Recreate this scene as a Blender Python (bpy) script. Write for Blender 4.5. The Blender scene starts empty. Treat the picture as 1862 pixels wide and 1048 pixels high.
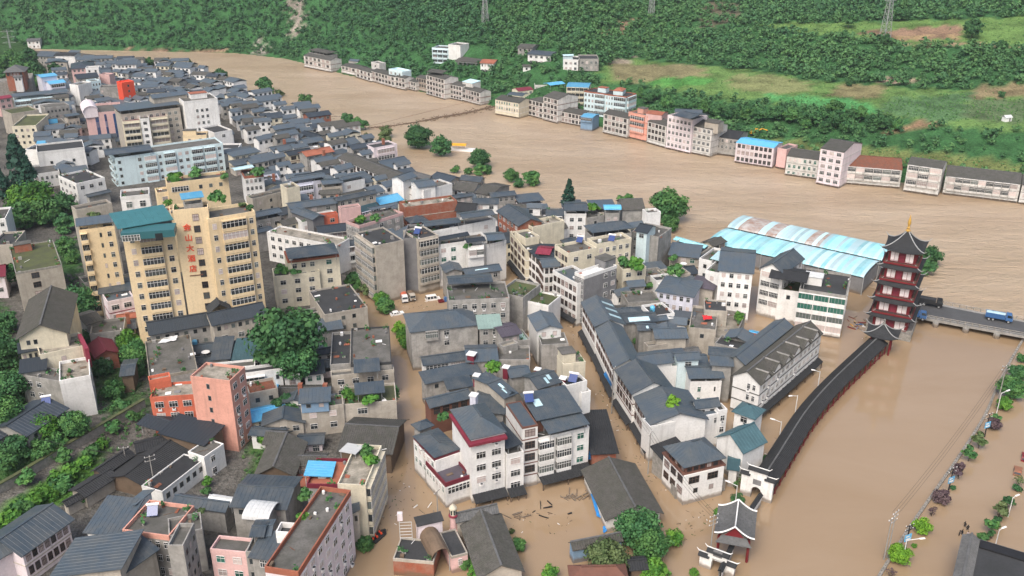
import bpy, math, random
import numpy as np
from mathutils import Vector
R = math.radians
rnd = random.Random(11)
S = bpy.context.scene
COL = S.collection

# ---------------------------------------------------------------- camera, sky, sun, exposure
FPX, CX, CY, TILT, CAMH = 1700.0, 931.0, 524.0, R(23.5), 124.0
SW, CW = math.sin(TILT), math.cos(TILT)
cam = bpy.data.cameras.new('camera'); cam.sensor_width = 36.0; cam.lens = FPX / 1862.0 * 36.0
cam.clip_start = 1.0; cam.clip_end = 6000.0
cam_o = bpy.data.objects.new('camera', cam); COL.objects.link(cam_o)
cam_o.location = (0, 0, CAMH); cam_o.rotation_euler = (R(90) - TILT, 0, 0)
S.camera = cam_o
world = bpy.data.worlds.new('World'); S.world = world; world.use_nodes = True
wn = world.node_tree.nodes; wl = world.node_tree.links
sky = wn.new('ShaderNodeTexSky'); sky.sky_type = 'NISHITA'; sky.sun_disc = False
SUN_EL, SUN_AZ = R(52), R(205)
sky.sun_elevation = SUN_EL; sky.sun_rotation = SUN_AZ
sky.air_density = 1.0; sky.dust_density = 6.0; sky.ozone_density = 1.0
wn['Background'].inputs['Strength'].default_value = 0.15
wl.new(sky.outputs[0], wn['Background'].inputs['Color'])
sl = bpy.data.lights.new('sun', 'SUN'); sl.energy = 1.5; sl.angle = R(35); sl.color = (1.0, 0.96, 0.90)
sun_o = bpy.data.objects.new('sun', sl); COL.objects.link(sun_o)
sd = Vector((math.sin(SUN_AZ) * math.cos(SUN_EL), math.cos(SUN_AZ) * math.cos(SUN_EL), math.sin(SUN_EL)))
sun_o.rotation_euler = sd.to_track_quat('Z', 'Y').to_euler(); sun_o.location = (0, 0, 400)
S.view_settings.view_transform = 'Standard'; S.view_settings.look = 'None'
S.view_settings.exposure = 0.52; S.view_settings.gamma = 1.0; S.view_settings.use_curve_mapping = False

# ---------------------------------------------------------------- photo pixel <-> place
def at(px, py, z=0.0):
    u = (px - CX) / FPX; v = (py - CY) / FPX
    dx, dy, dz = u, CW - v * SW, -SW - v * CW
    t = (z - CAMH) / dz
    return Vector((dx * t, dy * t, z))
def proj(x, y, z):
    dz = z - CAMH; dep = y * CW - dz * SW; up = y * SW + dz * CW
    return CX + FPX * x / dep, CY - FPX * up / dep
TX, TY, TS = 0.0, 0.0, 1.0
def tile(x, y, s=3.879):
    global TX, TY, TS
    TX, TY, TS = x, y, s
def tp(x, y): return TX + x / TS, TY + y / TS
def ta(x, y, z=0.0): return at(*tp(x, y), z)

# ---------------------------------------------------------------- materials
MATS = {}
def nd(nt, t, **k):
    n = nt.nodes.new(t)
    for a, b in k.items():
        if a in n.inputs: n.inputs[a].default_value = b
        else: setattr(n, a, b)
    return n
def mat(name, col, rough=0.85, dirt=0.35, dcol=None, nscale=0.35, streak=0.0, bump=0.15, bscale=3.0, var=0.10, spec=0.3, fine=0.15):
    m = bpy.data.materials.new(name); m.use_nodes = True; nt = m.node_tree; L = nt.links
    bs = nt.nodes['Principled BSDF']
    bs.inputs['Roughness'].default_value = rough
    bs.inputs['Specular IOR Level'].default_value = spec
    geo = nd(nt, 'ShaderNodeNewGeometry'); oi = nd(nt, 'ShaderNodeObjectInfo')
    base = nd(nt, 'ShaderNodeRGB'); base.outputs[0].default_value = (*col, 1)
    hv = nd(nt, 'ShaderNodeHueSaturation')
    mr = nd(nt, 'ShaderNodeMapRange'); mr.inputs[3].default_value = 1 - var; mr.inputs[4].default_value = 1 + var
    L.new(oi.outputs['Random'], mr.inputs[0]); L.new(mr.outputs[0], hv.inputs['Value']); L.new(base.outputs[0], hv.inputs['Color'])
    c = hv.outputs[0]
    def mixin(c, fac_out, col2, amt, lo, hi):
        rp = nd(nt, 'ShaderNodeMapRange'); rp.inputs[1].default_value = lo; rp.inputs[2].default_value = hi; rp.inputs[4].default_value = amt
        L.new(fac_out, rp.inputs[0])
        mx = nd(nt, 'ShaderNodeMix', data_type='RGBA')
        L.new(rp.outputs[0], mx.inputs[0]); L.new(c, mx.inputs[6]); mx.inputs[7].default_value = (*col2, 1)
        return mx.outputs[2]
    dc = dcol or tuple(x * 0.45 for x in col)
    if dirt:
        no = nd(nt, 'ShaderNodeTexNoise', Scale=nscale, Detail=5.0, Roughness=0.65); L.new(geo.outputs['Position'], no.inputs['Vector'])
        c = mixin(c, no.outputs[0], dc, dirt, 0.40, 0.66)
    if streak:
        mp = nd(nt, 'ShaderNodeMapping'); mp.inputs['Scale'].default_value = (0.8, 0.8, 0.07)
        L.new(geo.outputs['Position'], mp.inputs[0])
        no = nd(nt, 'ShaderNodeTexNoise', Scale=1.0, Detail=4.0, Roughness=0.6); L.new(mp.outputs[0], no.inputs['Vector'])
        c = mixin(c, no.outputs[0], (0.10, 0.095, 0.085), streak, 0.52, 0.80)
    if fine:
        no = nd(nt, 'ShaderNodeTexNoise', Scale=2.2, Detail=3.0); L.new(geo.outputs['Position'], no.inputs['Vector'])
        c = mixin(c, no.outputs[0], tuple(x * 0.6 for x in col), fine * 2, 0.45, 0.7)
    if streak >= 0.3:
        sx = nd(nt, 'ShaderNodeSeparateXYZ'); L.new(geo.outputs['Position'], sx.inputs[0])
        no = nd(nt, 'ShaderNodeTexNoise', Scale=0.6, Detail=3.0); L.new(geo.outputs['Position'], no.inputs['Vector'])
        su = nd(nt, 'ShaderNodeMath', operation='MULTIPLY_ADD'); L.new(no.outputs[0], su.inputs[0]); su.inputs[1].default_value = -1.6; L.new(sx.outputs[2], su.inputs[2])
        mm = nd(nt, 'ShaderNodeMapRange'); mm.inputs[1].default_value = -0.2; mm.inputs[2].default_value = 0.5; mm.inputs[3].default_value = 0.75; mm.inputs[4].default_value = 0.0
        L.new(su.outputs[0], mm.inputs[0]); mx = nd(nt, 'ShaderNodeMix', data_type='RGBA'); L.new(mm.outputs[0], mx.inputs[0]); L.new(c, mx.inputs[6]); mx.inputs[7].default_value = (0.15, 0.105, 0.065, 1); c = mx.outputs[2]
    L.new(c, bs.inputs['Base Color'])
    if bump:
        no = nd(nt, 'ShaderNodeTexNoise', Scale=bscale, Detail=3.0); L.new(geo.outputs['Position'], no.inputs['Vector'])
        bp = nd(nt, 'ShaderNodeBump', Strength=bump, Distance=0.15); L.new(no.outputs[0], bp.inputs['Height']); L.new(bp.outputs[0], bs.inputs['Normal'])
    MATS[name] = m
    return m
W_ = dict(streak=0.32, bump=0.05)
mat('white', (0.73, 0.73, 0.715), dirt=0.30, dcol=(0.42, 0.41, 0.38), **W_)
mat('oldwhite', (0.60, 0.595, 0.57), dirt=0.5, dcol=(0.30, 0.29, 0.26), nscale=0.4, streak=0.5, bump=0.05)
mat('lilac', (0.62, 0.63, 0.72), dirt=0.2, **W_)
mat('palepink', (0.72, 0.645, 0.67), dirt=0.2, **W_)
mat('pink', (0.66, 0.44, 0.42), dirt=0.25, **W_)
mat('cream', (0.66, 0.61, 0.48), dirt=0.35, dcol=(0.3, 0.28, 0.22), **W_)
mat('yellow', (0.71, 0.57, 0.365), dirt=0.15, dcol=(0.55, 0.4, 0.22), streak=0.25, bump=0.04)
mat('salmon', (0.63, 0.325, 0.255), dirt=0.2, streak=0.35, bump=0.05)
mat('orange', (0.55, 0.145, 0.085), dirt=0.25, streak=0.4, bump=0.05)
mat('signred', (0.72, 0.09, 0.045), dirt=0.05, streak=0.1, bump=0.02)
mat('brick', (0.30, 0.095, 0.055), dirt=0.5, dcol=(0.30, 0.22, 0.17), nscale=0.6, streak=0.3, bump=0.2)
mat('concrete', (0.34, 0.33, 0.31), dirt=0.65, dcol=(0.15, 0.15, 0.14), nscale=0.5, streak=0.6, bump=0.08)
mat('beige', (0.43, 0.395, 0.34), dirt=0.5, dcol=(0.22, 0.20, 0.17), nscale=0.45, streak=0.5, bump=0.06)
mat('darkwall', (0.20, 0.20, 0.205), dirt=0.4, streak=0.4, bump=0.08)
mat('aqua', (0.60, 0.73, 0.76), dirt=0.15, streak=0.25, bump=0.03)
mat('bluewall', (0.20, 0.31, 0.44), dirt=0.2, streak=0.3, bump=0.05)
mat('brown', (0.16, 0.075, 0.055), dirt=0.3, streak=0.2, bump=0.1)
mat('stone', (0.30, 0.285, 0.26), dirt=0.6, dcol=(0.11, 0.11, 0.095), nscale=1.4, streak=0.25, bump=0.5, bscale=1.6)
RF = dict(streak=0.0, bump=0.03, var=0.36)
mat('slate', (0.058, 0.080, 0.102), rough=0.45, dirt=0.65, dcol=(0.105, 0.110, 0.108), nscale=0.33, spec=0.4, **RF)
mat('darkslate', (0.038, 0.049, 0.062), rough=0.5, dirt=0.4, dcol=(0.03, 0.035, 0.04), **RF)
mat('tile', (0.085, 0.082, 0.076), dirt=0.6, dcol=(0.045, 0.05, 0.036), nscale=0.5, bump=0.5, bscale=2.5, var=0.14, fine=0.4)
mat('tilegrey', (0.125, 0.128, 0.13), dirt=0.5, dcol=(0.06, 0.062, 0.06), nscale=0.5, bump=0.45, bscale=2.5, fine=0.35)
mat('tileblack', (0.032, 0.034, 0.037), dirt=0.4, nscale=0.5, bump=0.3, bscale=2.5, fine=0.3)
mat('flat', (0.13, 0.126, 0.117), dirt=0.85, dcol=(0.06, 0.062, 0.052), nscale=0.25, bump=0.1, fine=0.3)
mat('flatdark', (0.048, 0.05, 0.053), dirt=0.6, dcol=(0.028, 0.03, 0.03), nscale=0.22, bump=0.1, fine=0.25)
mat('flatlight', (0.34, 0.31, 0.26), dirt=0.9, dcol=(0.10, 0.095, 0.07), nscale=0.4, bump=0.1, fine=0.3)
mat('moss', (0.085, 0.10, 0.04), dirt=0.7, dcol=(0.05, 0.05, 0.04), nscale=0.3, bump=0.4)
mat('teal', (0.045, 0.165, 0.185), rough=0.4, dirt=0.3, **RF)
mat('tealslate', (0.045, 0.095, 0.112), rough=0.45, dirt=0.3, **RF)
mat('blue', (0.09, 0.37, 0.62), rough=0.45, dirt=0.3, dcol=(0.25, 0.42, 0.5), **RF)
mat('turq', (0.27, 0.62, 0.70), rough=0.45, dirt=0.5, dcol=(0.55, 0.72, 0.74), nscale=0.12, **RF)
mat('paleblue', (0.42, 0.62, 0.68), rough=0.5, dirt=0.35, dcol=(0.55, 0.6, 0.6), **RF)
mat('palegreen', (0.30, 0.42, 0.38), rough=0.5, dirt=0.35, **RF)
mat('whiteroof', (0.66, 0.68, 0.68), rough=0.5, dirt=0.3, **RF)
mat('maroon', (0.20, 0.03, 0.05), rough=0.5, dirt=0.25, **RF)
mat('patched', (0.46, 0.44, 0.42), rough=0.6, dirt=0.9, dcol=(0.28, 0.15, 0.10), nscale=0.45, streak=0, bump=0.1)
mat('rust', (0.21, 0.075, 0.042), dirt=0.7, dcol=(0.10, 0.085, 0.07), nscale=0.7, bump=0.7, bscale=1.0, fine=0.5)
mat('purple', (0.085, 0.075, 0.095), rough=0.55, dirt=0.35, **RF)
mat('terracotta', (0.33, 0.12, 0.075), dirt=0.4, bump=0.2)
mat('glass', (0.030, 0.036, 0.040), rough=0.12, dirt=0, bump=0, fine=0, var=0.5, spec=0.5)
mat('glassdim', (0.075, 0.095, 0.09), rough=0.2, dirt=0.4, dcol=(0.2, 0.18, 0.17), nscale=1.5, bump=0, fine=0, var=0.5)
mat('glassblue', (0.025, 0.10, 0.16), rough=0.12, dirt=0, bump=0, fine=0, var=0.3, spec=0.5)
mat('glassgreen', (0.028, 0.105, 0.080), rough=0.15, dirt=0, bump=0, fine=0, var=0.4, spec=0.5)
mat('curtain', (0.45, 0.38, 0.36), rough=0.8, dirt=0.2, bump=0, fine=0, var=0.4)
mat('frame', (0.62, 0.62, 0.61), rough=0.5, dirt=0, bump=0, fine=0)
mat('rail', (0.33, 0.34, 0.34), rough=0.5, dirt=0.2, bump=0, fine=0)
mat('darkframe', (0.09, 0.055, 0.045), rough=0.6, dirt=0, bump=0, fine=0)
mat('pole', (0.30, 0.29, 0.27), dirt=0.3, bump=0)
mat('darkmetal', (0.035, 0.037, 0.04), rough=0.5, dirt=0.2, bump=0)
mat('whitepaint', (0.75, 0.75, 0.74), rough=0.35, dirt=0.12, bump=0, fine=0)
mat('bluepaint', (0.05, 0.13, 0.30), rough=0.35, dirt=0.2, bump=0, fine=0)
mat('bluetarp', (0.03, 0.24, 0.62), rough=0.5, dirt=0.35, dcol=(0.03, 0.14, 0.33), bump=0.4)
mat('redtarp', (0.62, 0.03, 0.035), rough=0.5, dirt=0.2, bump=0.3)
mat('redpaint', (0.175, 0.020, 0.025), rough=0.5, dirt=0.25, bump=0.05)
mat('vestred', (0.80, 0.075, 0.025), rough=0.6, dirt=0.1, bump=0.1)
mat('black', (0.018, 0.018, 0.02), rough=0.6, dirt=0.1, bump=0)
mat('rubber', (0.025, 0.026, 0.028), rough=0.7, dirt=0.1, bump=0)
mat('skin', (0.42, 0.25, 0.17), dirt=0, bump=0, fine=0)
mat('gold', (0.55, 0.33, 0.07), rough=0.35, dirt=0.2, bump=0)
mat('panelwhite', (0.72, 0.66, 0.66), dirt=0.2, bump=0)
mat('solar', (0.03, 0.06, 0.20), rough=0.15, dirt=0, bump=0, spec=0.6)
mat('asphalt', (0.085, 0.088, 0.092), dirt=0.5, dcol=(0.05, 0.05, 0.05), nscale=0.2, bump=0.1)
mat('paving', (0.23, 0.22, 0.20), dirt=0.6, dcol=(0.11, 0.11, 0.095), nscale=0.2, bump=0.1)
mat('soil', (0.20, 0.155, 0.11), dirt=0.6, dcol=(0.10, 0.09, 0.06), nscale=0.3, bump=0.5)
mat('yellowpaint', (0.72, 0.36, 0.03), rough=0.4, dirt=0.25, bump=0)
mat('timber', (0.16, 0.115, 0.08), dirt=0.5, bump=0.3)
mat('bark', (0.075, 0.058, 0.042), dirt=0.4, bump=0.4)
def leafmat(name, col, col2, var=0.2):
    m = bpy.data.materials.new(name); m.use_nodes = True; nt = m.node_tree; L = nt.links
    bs = nt.nodes['Principled BSDF']; bs.inputs['Roughness'].default_value = 0.7; bs.inputs['Specular IOR Level'].default_value = 0.25
    geo = nd(nt, 'ShaderNodeNewGeometry'); oi = nd(nt, 'ShaderNodeObjectInfo')
    no = nd(nt, 'ShaderNodeTexNoise', Scale=0.55, Detail=3.0); L.new(geo.outputs['Position'], no.inputs['Vector'])
    at_ = nd(nt, 'ShaderNodeAttribute'); at_.attribute_name = 'tint'
    ad = nd(nt, 'ShaderNodeMath', operation='ADD'); L.new(no.outputs[0], ad.inputs[0]); L.new(at_.outputs['Fac'], ad.inputs[1])
    rp = nd(nt, 'ShaderNodeMapRange'); rp.inputs[1].default_value = 0.3; rp.inputs[2].default_value = 1.0; L.new(ad.outputs[0], rp.inputs[0])
    mx = nd(nt, 'ShaderNodeMix', data_type='RGBA'); mx.inputs[6].default_value = (*col, 1); mx.inputs[7].default_value = (*col2, 1)
    L.new(rp.outputs[0], mx.inputs[0])
    hv = nd(nt, 'ShaderNodeHueSaturation'); mr = nd(nt, 'ShaderNodeMapRange'); mr.inputs[3].default_value = 1 - var; mr.inputs[4].default_value = 1 + var
    L.new(oi.outputs['Random'], mr.inputs[0]); L.new(mr.outputs[0], hv.inputs['Value']); L.new(mx.outputs[2], hv.inputs['Color'])
    L.new(hv.outputs[0], bs.inputs['Base Color'])
    MATS[name] = m
leafmat('leaf_forest', (0.042, 0.125, 0.052), (0.090, 0.200, 0.066), 0.0)
leafmat('leaf_dark', (0.030, 0.100, 0.036), (0.075, 0.180, 0.055))
leafmat('leaf_mid', (0.042, 0.130, 0.040), (0.105, 0.225, 0.055))
leafmat('leaf_bright', (0.045, 0.150, 0.025), (0.130, 0.270, 0.030))
leafmat('leaf_conifer', (0.014, 0.055, 0.036), (0.030, 0.090, 0.055))
leafmat('leaf_purple', (0.07, 0.045, 0.055), (0.14, 0.10, 0.10))
leafmat('leaf_lime', (0.10, 0.24, 0.02), (0.19, 0.36, 0.03))
leafmat('leaf_olive', (0.06, 0.10, 0.035), (0.13, 0.17, 0.07))

# ---------------------------------------------------------------- mesh helpers
def sub(a, b): return (a[0] - b[0], a[1] - b[1], a[2] - b[2])
class MB:
    def __init__(s, fr=None): s.v = []; s.f = []; s.m = []; s.fr = fr or (lambda x, y, z: (x, y, z))
    def poly(s, pts, mi=0):
        b = len(s.v); s.v += [s.fr(*p) for p in pts]; s.f.append(tuple(range(b, b + len(pts)))); s.m.append(mi)
    def hexa(s, p, mi=0):
        b = len(s.v); s.v += [s.fr(*q) for q in p]
        for q in ((3, 2, 1, 0), (4, 5, 6, 7), (0, 1, 5, 4), (1, 2, 6, 5), (2, 3, 7, 6), (3, 0, 4, 7)):
            s.f.append(tuple(b + i for i in q)); s.m.append(mi)
    def box(s, x0, y0, z0, x1, y1, z1, mi=0):
        s.hexa([(x0, y0, z0), (x1, y0, z0), (x1, y1, z0), (x0, y1, z0), (x0, y0, z1), (x1, y0, z1), (x1, y1, z1), (x0, y1, z1)], mi)
    def sheet(s, q, th, mi=0):      # quad (4 pts, counter-clockwise from above) given thickness downwards
        s.hexa([(a, b, c - th) for a, b, c in q] + list(q), mi)
    def bar(s, p, q, r, mi=0, n=6, r2=None):
        p = Vector(s.fr(*p)); q = Vector(s.fr(*q)); d = (q - p).normalized()
        u = d.orthogonal().normalized(); w = d.cross(u); r2 = r if r2 is None else r2
        b = len(s.v)
        for c, rr in ((p, r), (q, r2)):
            for k in range(n):
                a = 2 * math.pi * k / n; s.v.append(tuple(c + (u * math.cos(a) + w * math.sin(a)) * rr))
        for k in range(n):
            j = (k + 1) % n; s.f.append((b + k, b + j, b + n + j, b + n + k)); s.m.append(mi)
        s.f.append(tuple(b + k for k in reversed(range(n)))); s.m.append(mi)
        s.f.append(tuple(b + n + k for k in range(n))); s.m.append(mi)
    def lathe(s, c, prof, n=10, mi=0):
        b = len(s.v)
        for r, z in prof:
            for k in range(n):
                a = 2 * math.pi * k / n; s.v.append(s.fr(c[0] + r * math.cos(a), c[1] + r * math.sin(a), c[2] + z))
        for i in range(len(prof) - 1):
            for k in range(n):
                j = (k + 1) % n; s.f.append((b + i * n + k, b + i * n + j, b + (i + 1) * n + j, b + (i + 1) * n + k)); s.m.append(mi)
        s.f.append(tuple(b + (len(prof) - 1) * n + k for k in range(n))); s.m.append(mi)
    def mesh(s, name, mats, root=None):
        v = s.v
        if root is not None: v = [tolocal(root, p) for p in v]
        me = bpy.data.meshes.new(name); me.from_pydata(v, [], s.f)
        for x in mats: me.materials.append(MATS[x])
        me.polygons.foreach_set('material_index', s.m)
        return me
    def build(s, name, mats, parent=None, root=None):
        if not s.f: return None
        me = s.mesh(name, mats if isinstance(mats, (list, tuple)) else [mats], root)
        return link(name, me, parent)
def link(name, me, parent=None):
    o = bpy.data.objects.new(name, me); COL.objects.link(o)
    if parent is not None: o.parent = parent
    return o
def tolocal(root, p):
    x, y, z = root[0]; a = root[1]; dx, dy = p[0] - x, p[1] - y; c, s_ = math.cos(a), math.sin(a)
    return (dx * c + dy * s_, -dx * s_ + dy * c, p[2] - z)
def tag(o, label=None, cat=None, group=None, kind=None):
    if label: o['label'] = label
    if cat: o['category'] = cat
    if group: o['group'] = group
    if kind: o['kind'] = kind
    return o
def thing(name, label, cat, loc=(0, 0, 0), rot=0.0, group=None):
    o = bpy.data.objects.new(name, None); COL.objects.link(o); o.empty_display_size = 1
    o.location = loc; o.rotation_euler = (0, 0, rot)
    tag(o, label, cat, group)
    return o, (tuple(loc), rot)
def copy_tree(o, parent=None):
    c = o.copy(); COL.objects.link(c)
    if parent is not None: c.parent = parent
    for ch in list(o.children): copy_tree(ch, c)
    return c

# ---------------------------------------------------------------- ground and hills
def poly_np(pts, z=0.0): return np.array([[*at(x, y, z)[:2]] for x, y in pts])
def dist_line(X, Y, P, closed=False):
    d = np.full(X.shape, 1e9); sg = np.zeros(X.shape)
    n = len(P) if closed else len(P) - 1
    for i in range(n):
        a, b = P[i], P[(i + 1) % len(P)]; e = b - a; l2 = (e ** 2).sum()
        t = np.clip(((X - a[0]) * e[0] + (Y - a[1]) * e[1]) / l2, 0, 1)
        dx, dy = X - a[0] - t * e[0], Y - a[1] - t * e[1]; dd = np.hypot(dx, dy)
        k = dd < d; d = np.where(k, dd, d); sg = np.where(k, np.sign(e[0] * dy - e[1] * dx), sg)
    return d, sg
def inside(X, Y, P):
    r = np.zeros(X.shape, bool); j = len(P) - 1
    for i in range(len(P)):
        xi, yi, xj, yj = P[i][0], P[i][1], P[j][0], P[j][1]
        if yi != yj: r ^= ((yi > Y) != (yj > Y)) & (X < (xj - xi) * (Y - yi) / (yj - yi) + xi)
        j = i
    return r
BANK = poly_np([(-700, 92), (0, 88), (150, 91), (300, 94), (430, 97), (520, 107), (570, 119), (625, 135), (780, 170), (900, 193), (990, 211), (1085, 230), (1220, 256), (1380, 283), (1480, 307), (1640, 332), (1862, 357), (2300, 415)])
def hill_h(X, Y):
    d, sg = dist_line(X, Y, BANK); d = d * sg
    u = X / (Y * CW + 100 * SW)
    px = CX + FPX * u
    rt = np.interp(d, [-6, -1, 2, 15, 60, 130, 186, 205, 290, 400, 700, 1100], [-2.5, -1, 2.2, 4, 15.5, 19, 32, 33.5, 46, 95, 260, 330])
    md = np.interp(d, [-6, -1, 2, 14, 50, 90, 120, 300, 700, 1100], [-2.5, -1, 2.2, 4.5, 24, 36, 52, 150, 300, 360])
    lf = np.interp(d, [-6, -1, 2, 9, 30, 100, 300, 700, 1100], [-2.5, -1, 2, 4, 20, 75, 210, 340, 380])
    a = np.clip((px - 560) / 240, 0, 1); b = np.clip((px - 980) / 190, 0, 1)
    a = a * a * (3 - 2 * a); b = b * b * (3 - 2 * b)
    h = lf * (1 - a) + md * a; h = h * (1 - b) + rt * b
    n = (np.sin(X * 0.055 + 1.3) * np.cos(Y * 0.043) + 0.6 * np.sin(X * 0.13 - Y * 0.11) + 0.3 * np.sin(X * 0.31 + Y * 0.27))
    return h + n * np.clip((d - 12) / 40, 0, 1) * (1.6 - 0.9 * b)
DRY = poly_np([(-500, 92), (60, 92), (150, 96), (330, 117), (420, 148), (560, 214), (640, 262), (740, 330), (720, 420), (660, 500), (655, 545), (600, 590), (640, 640), (690, 720), (690, 800), (665, 860), (640, 930), (600, 1000), (540, 1100), (500, 1300), (-900, 1300)])
HL1 = poly_np([(-60, 930), (20, 885), (95, 838), (160, 805), (150, 775), (60, 745), (20, 690), (5, 560), (-40, 500), (-120, 400)])
HL2 = poly_np([(-200, 180), (20, 170), (62, 160), (76, 120), (70, 95), (40, 80)], 4)
def town_h(X, Y):
    d, _ = dist_line(X, Y, DRY, True); i = inside(X, Y, DRY); s = np.where(i, d, -d)
    h = np.clip(s * 0.25 - 0.5, -2.0, 1.3)
    d1, g1 = dist_line(X, Y, HL1); h = h + np.where(g1 > 0, np.interp(d1, [0, 3, 12, 60, 200], [0, 2.2, 5, 22, 60]), 0) * (Y < 420)
    d2, g2 = dist_line(X, Y, HL2); h = h + np.where(g2 > 0, np.interp(d2, [0, 3, 30, 120], [0, 5, 13, 50]), 0) * (Y > 420)
    return h
def gz(x, y):
    X = np.array([x]); Y = np.array([y]); d, sg = dist_line(X, Y, BANK)
    return float(hill_h(X, Y)[0]) if sg[0] > 0 else max(-0.6, float(town_h(X, Y)[0]))
def atg(px, py):                    # point on the ground (or under the flood) seen at a pixel
    z = 0.0
    for _ in range(14):
        p = at(px, py, z); z += 0.6 * (gz(p.x, p.y) - z)
    return at(px, py, z)
def grid(name, x0, x1, nx, y0, y1, ny, hf, keep, mats, colf=None):
    X, Y = np.meshgrid(np.linspace(x0, x1, nx), np.linspace(y0, y1, ny)); Z = hf(X, Y)
    k = keep(X, Y, Z); idx = np.arange(nx * ny).reshape(ny, nx)
    q = np.stack([idx[:-1, :-1], idx[:-1, 1:], idx[1:, 1:], idx[1:, :-1]], -1).reshape(-1, 4)
    q = q[k.ravel()[q].any(1)]
    me = bpy.data.meshes.new(name); V = np.stack([X, Y, Z], -1).reshape(-1, 3)
    me.vertices.add(len(V)); me.vertices.foreach_set('co', V.ravel().astype(np.float32))
    me.loops.add(q.size); me.loops.foreach_set('vertex_index', q.ravel().astype(np.int32))
    me.polygons.add(len(q)); me.polygons.foreach_set('loop_start', np.arange(0, q.size, 4, dtype=np.int32)); me.polygons.foreach_set('loop_total', np.full(len(q), 4, dtype=np.int32))
    me.update(calc_edges=True); me.shade_smooth()
    if colf is not None:
        ca = me.color_attributes.new('Col', 'FLOAT_COLOR', 'POINT'); c = colf(X, Y, Z).reshape(-1, 3)
        ca.data.foreach_set('color', np.concatenate([c, np.ones((len(c), 1))], 1).ravel().astype(np.float32))
    for x in mats: me.materials.append(MATS[x])
    return tag(link(name, me), kind='structure')
FIELDS = [  # photo outline of each patch, ground colour
    ([(1090, 122), (1150, 106), (1240, 116), (1400, 133), (1500, 150), (1560, 153), (1640, 160), (1760, 165), (1900, 155), (1900, 245), (1740, 232), (1640, 218), (1560, 207), (1450, 192), (1330, 182), (1230, 167), (1165, 152), (1090, 152)], (0.115, 0.20, 0.06)),
    ([(1110, 117), (1250, 117), (1290, 130), (1270, 141), (1200, 140), (1175, 152), (1120, 146)], (0.21, 0.19, 0.10)),
    ([(1190, 143), (1270, 140), (1300, 147), (1290, 156), (1200, 157)], (0.085, 0.25, 0.06)),
    ([(1330, 135), (1420, 138), (1480, 150), (1470, 168), (1390, 172), (1330, 160)], (0.19, 0.21, 0.09)),
    ([(1400, 170), (1520, 178), (1600, 192), (1590, 207), (1500, 200), (1390, 182)], (0.08, 0.26, 0.085)),
    ([(1520, 152), (1620, 158), (1600, 180), (1510, 175)], (0.20, 0.18, 0.09)),
    ([(1610, 182), (1690, 176), (1762, 168), (1742, 222), (1640, 216), (1600, 205)], (0.085, 0.165, 0.07)),
    ([(1770, 158), (1900, 152), (1900, 178), (1765, 178)], (0.22, 0.18, 0.10)),
    ([(1760, 180), (1900, 182), (1900, 225), (1750, 215)], (0.10, 0.15, 0.07)),
    ([(1375, 44), (1560, 40), (1720, 36), (1900, 28), (1900, 84), (1760, 84), (1640, 76), (1540, 66), (1450, 62)], (0.12, 0.21, 0.06)),
    ([(1555, 58), (1640, 52), (1745, 48), (1750, 58), (1735, 74), (1640, 74), (1560, 64)], (0.25, 0.165, 0.11)),
    ([(1620, 66), (1740, 66), (1740, 70), (1620, 70)], (0.34, 0.25, 0.13)),
    ([(1640, 77), (1900, 84), (1900, 90), (1640, 81)], (0.30, 0.23, 0.14)),
    ([(1085, 66), (1130, 42), (1148, 32), (1142, 55), (1110, 66)], (0.32, 0.21, 0.14)),
    ([(1268, 4), (1350, 4), (1345, 36), (1310, 44), (1275, 58)], (0.125, 0.115, 0.075)),
    ([(522, 0), (548, 0), (552, 40), (545, 78), (528, 74), (534, 40)], (0.27, 0.235, 0.20)),
    ([(470, 70), (478, 66), (486, 96), (474, 98)], (0.25, 0.235, 0.20)),
    ([(1598, 243), (1668, 222), (1725, 226), (1660, 238)], (0.25, 0.165, 0.10)),
    ([(1115, 108), (1148, 104), (1152, 116), (1118, 117)], (0.29, 0.25, 0.19)),
    ([(1385, 252), (1640, 272), (1862, 300), (1862, 330), (1640, 300), (1500, 285)], (0.14, 0.17, 0.06)),
    ([(1600, 144), (1655, 144), (1655, 151), (1605, 151)], (0.33, 0.26, 0.19)),
    ([(230, 90), (420, 92), (420, 99), (230, 97)], (0.26, 0.17, 0.12)),
]
def hill_col(X, Y, Z):
    dep = Y * CW - (Z - CAMH) * SW; PX = CX + FPX * X / dep; PY = CY - FPX * (Y * SW + (Z - CAMH) * CW) / dep
    jx = 6 * np.sin(Y * 0.5 + X * 0.31) + 4 * np.sin(X * 0.9); jy = 1.6 * np.sin(X * 0.43 + Y * 0.2) + 1.2 * np.sin(X * 1.1)
    C = np.empty(X.shape + (3,)); C[:] = (0.040, 0.115, 0.040)
    for P, c in FIELDS: C[inside(PX + jx, PY + jy, P)] = c
    return C
def infield(px, py, ks=None):
    return any(bool(inside(np.array([px]), np.array([py]), P)[0]) for i, (P, c) in enumerate(FIELDS) if ks is None or i in ks)
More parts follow.
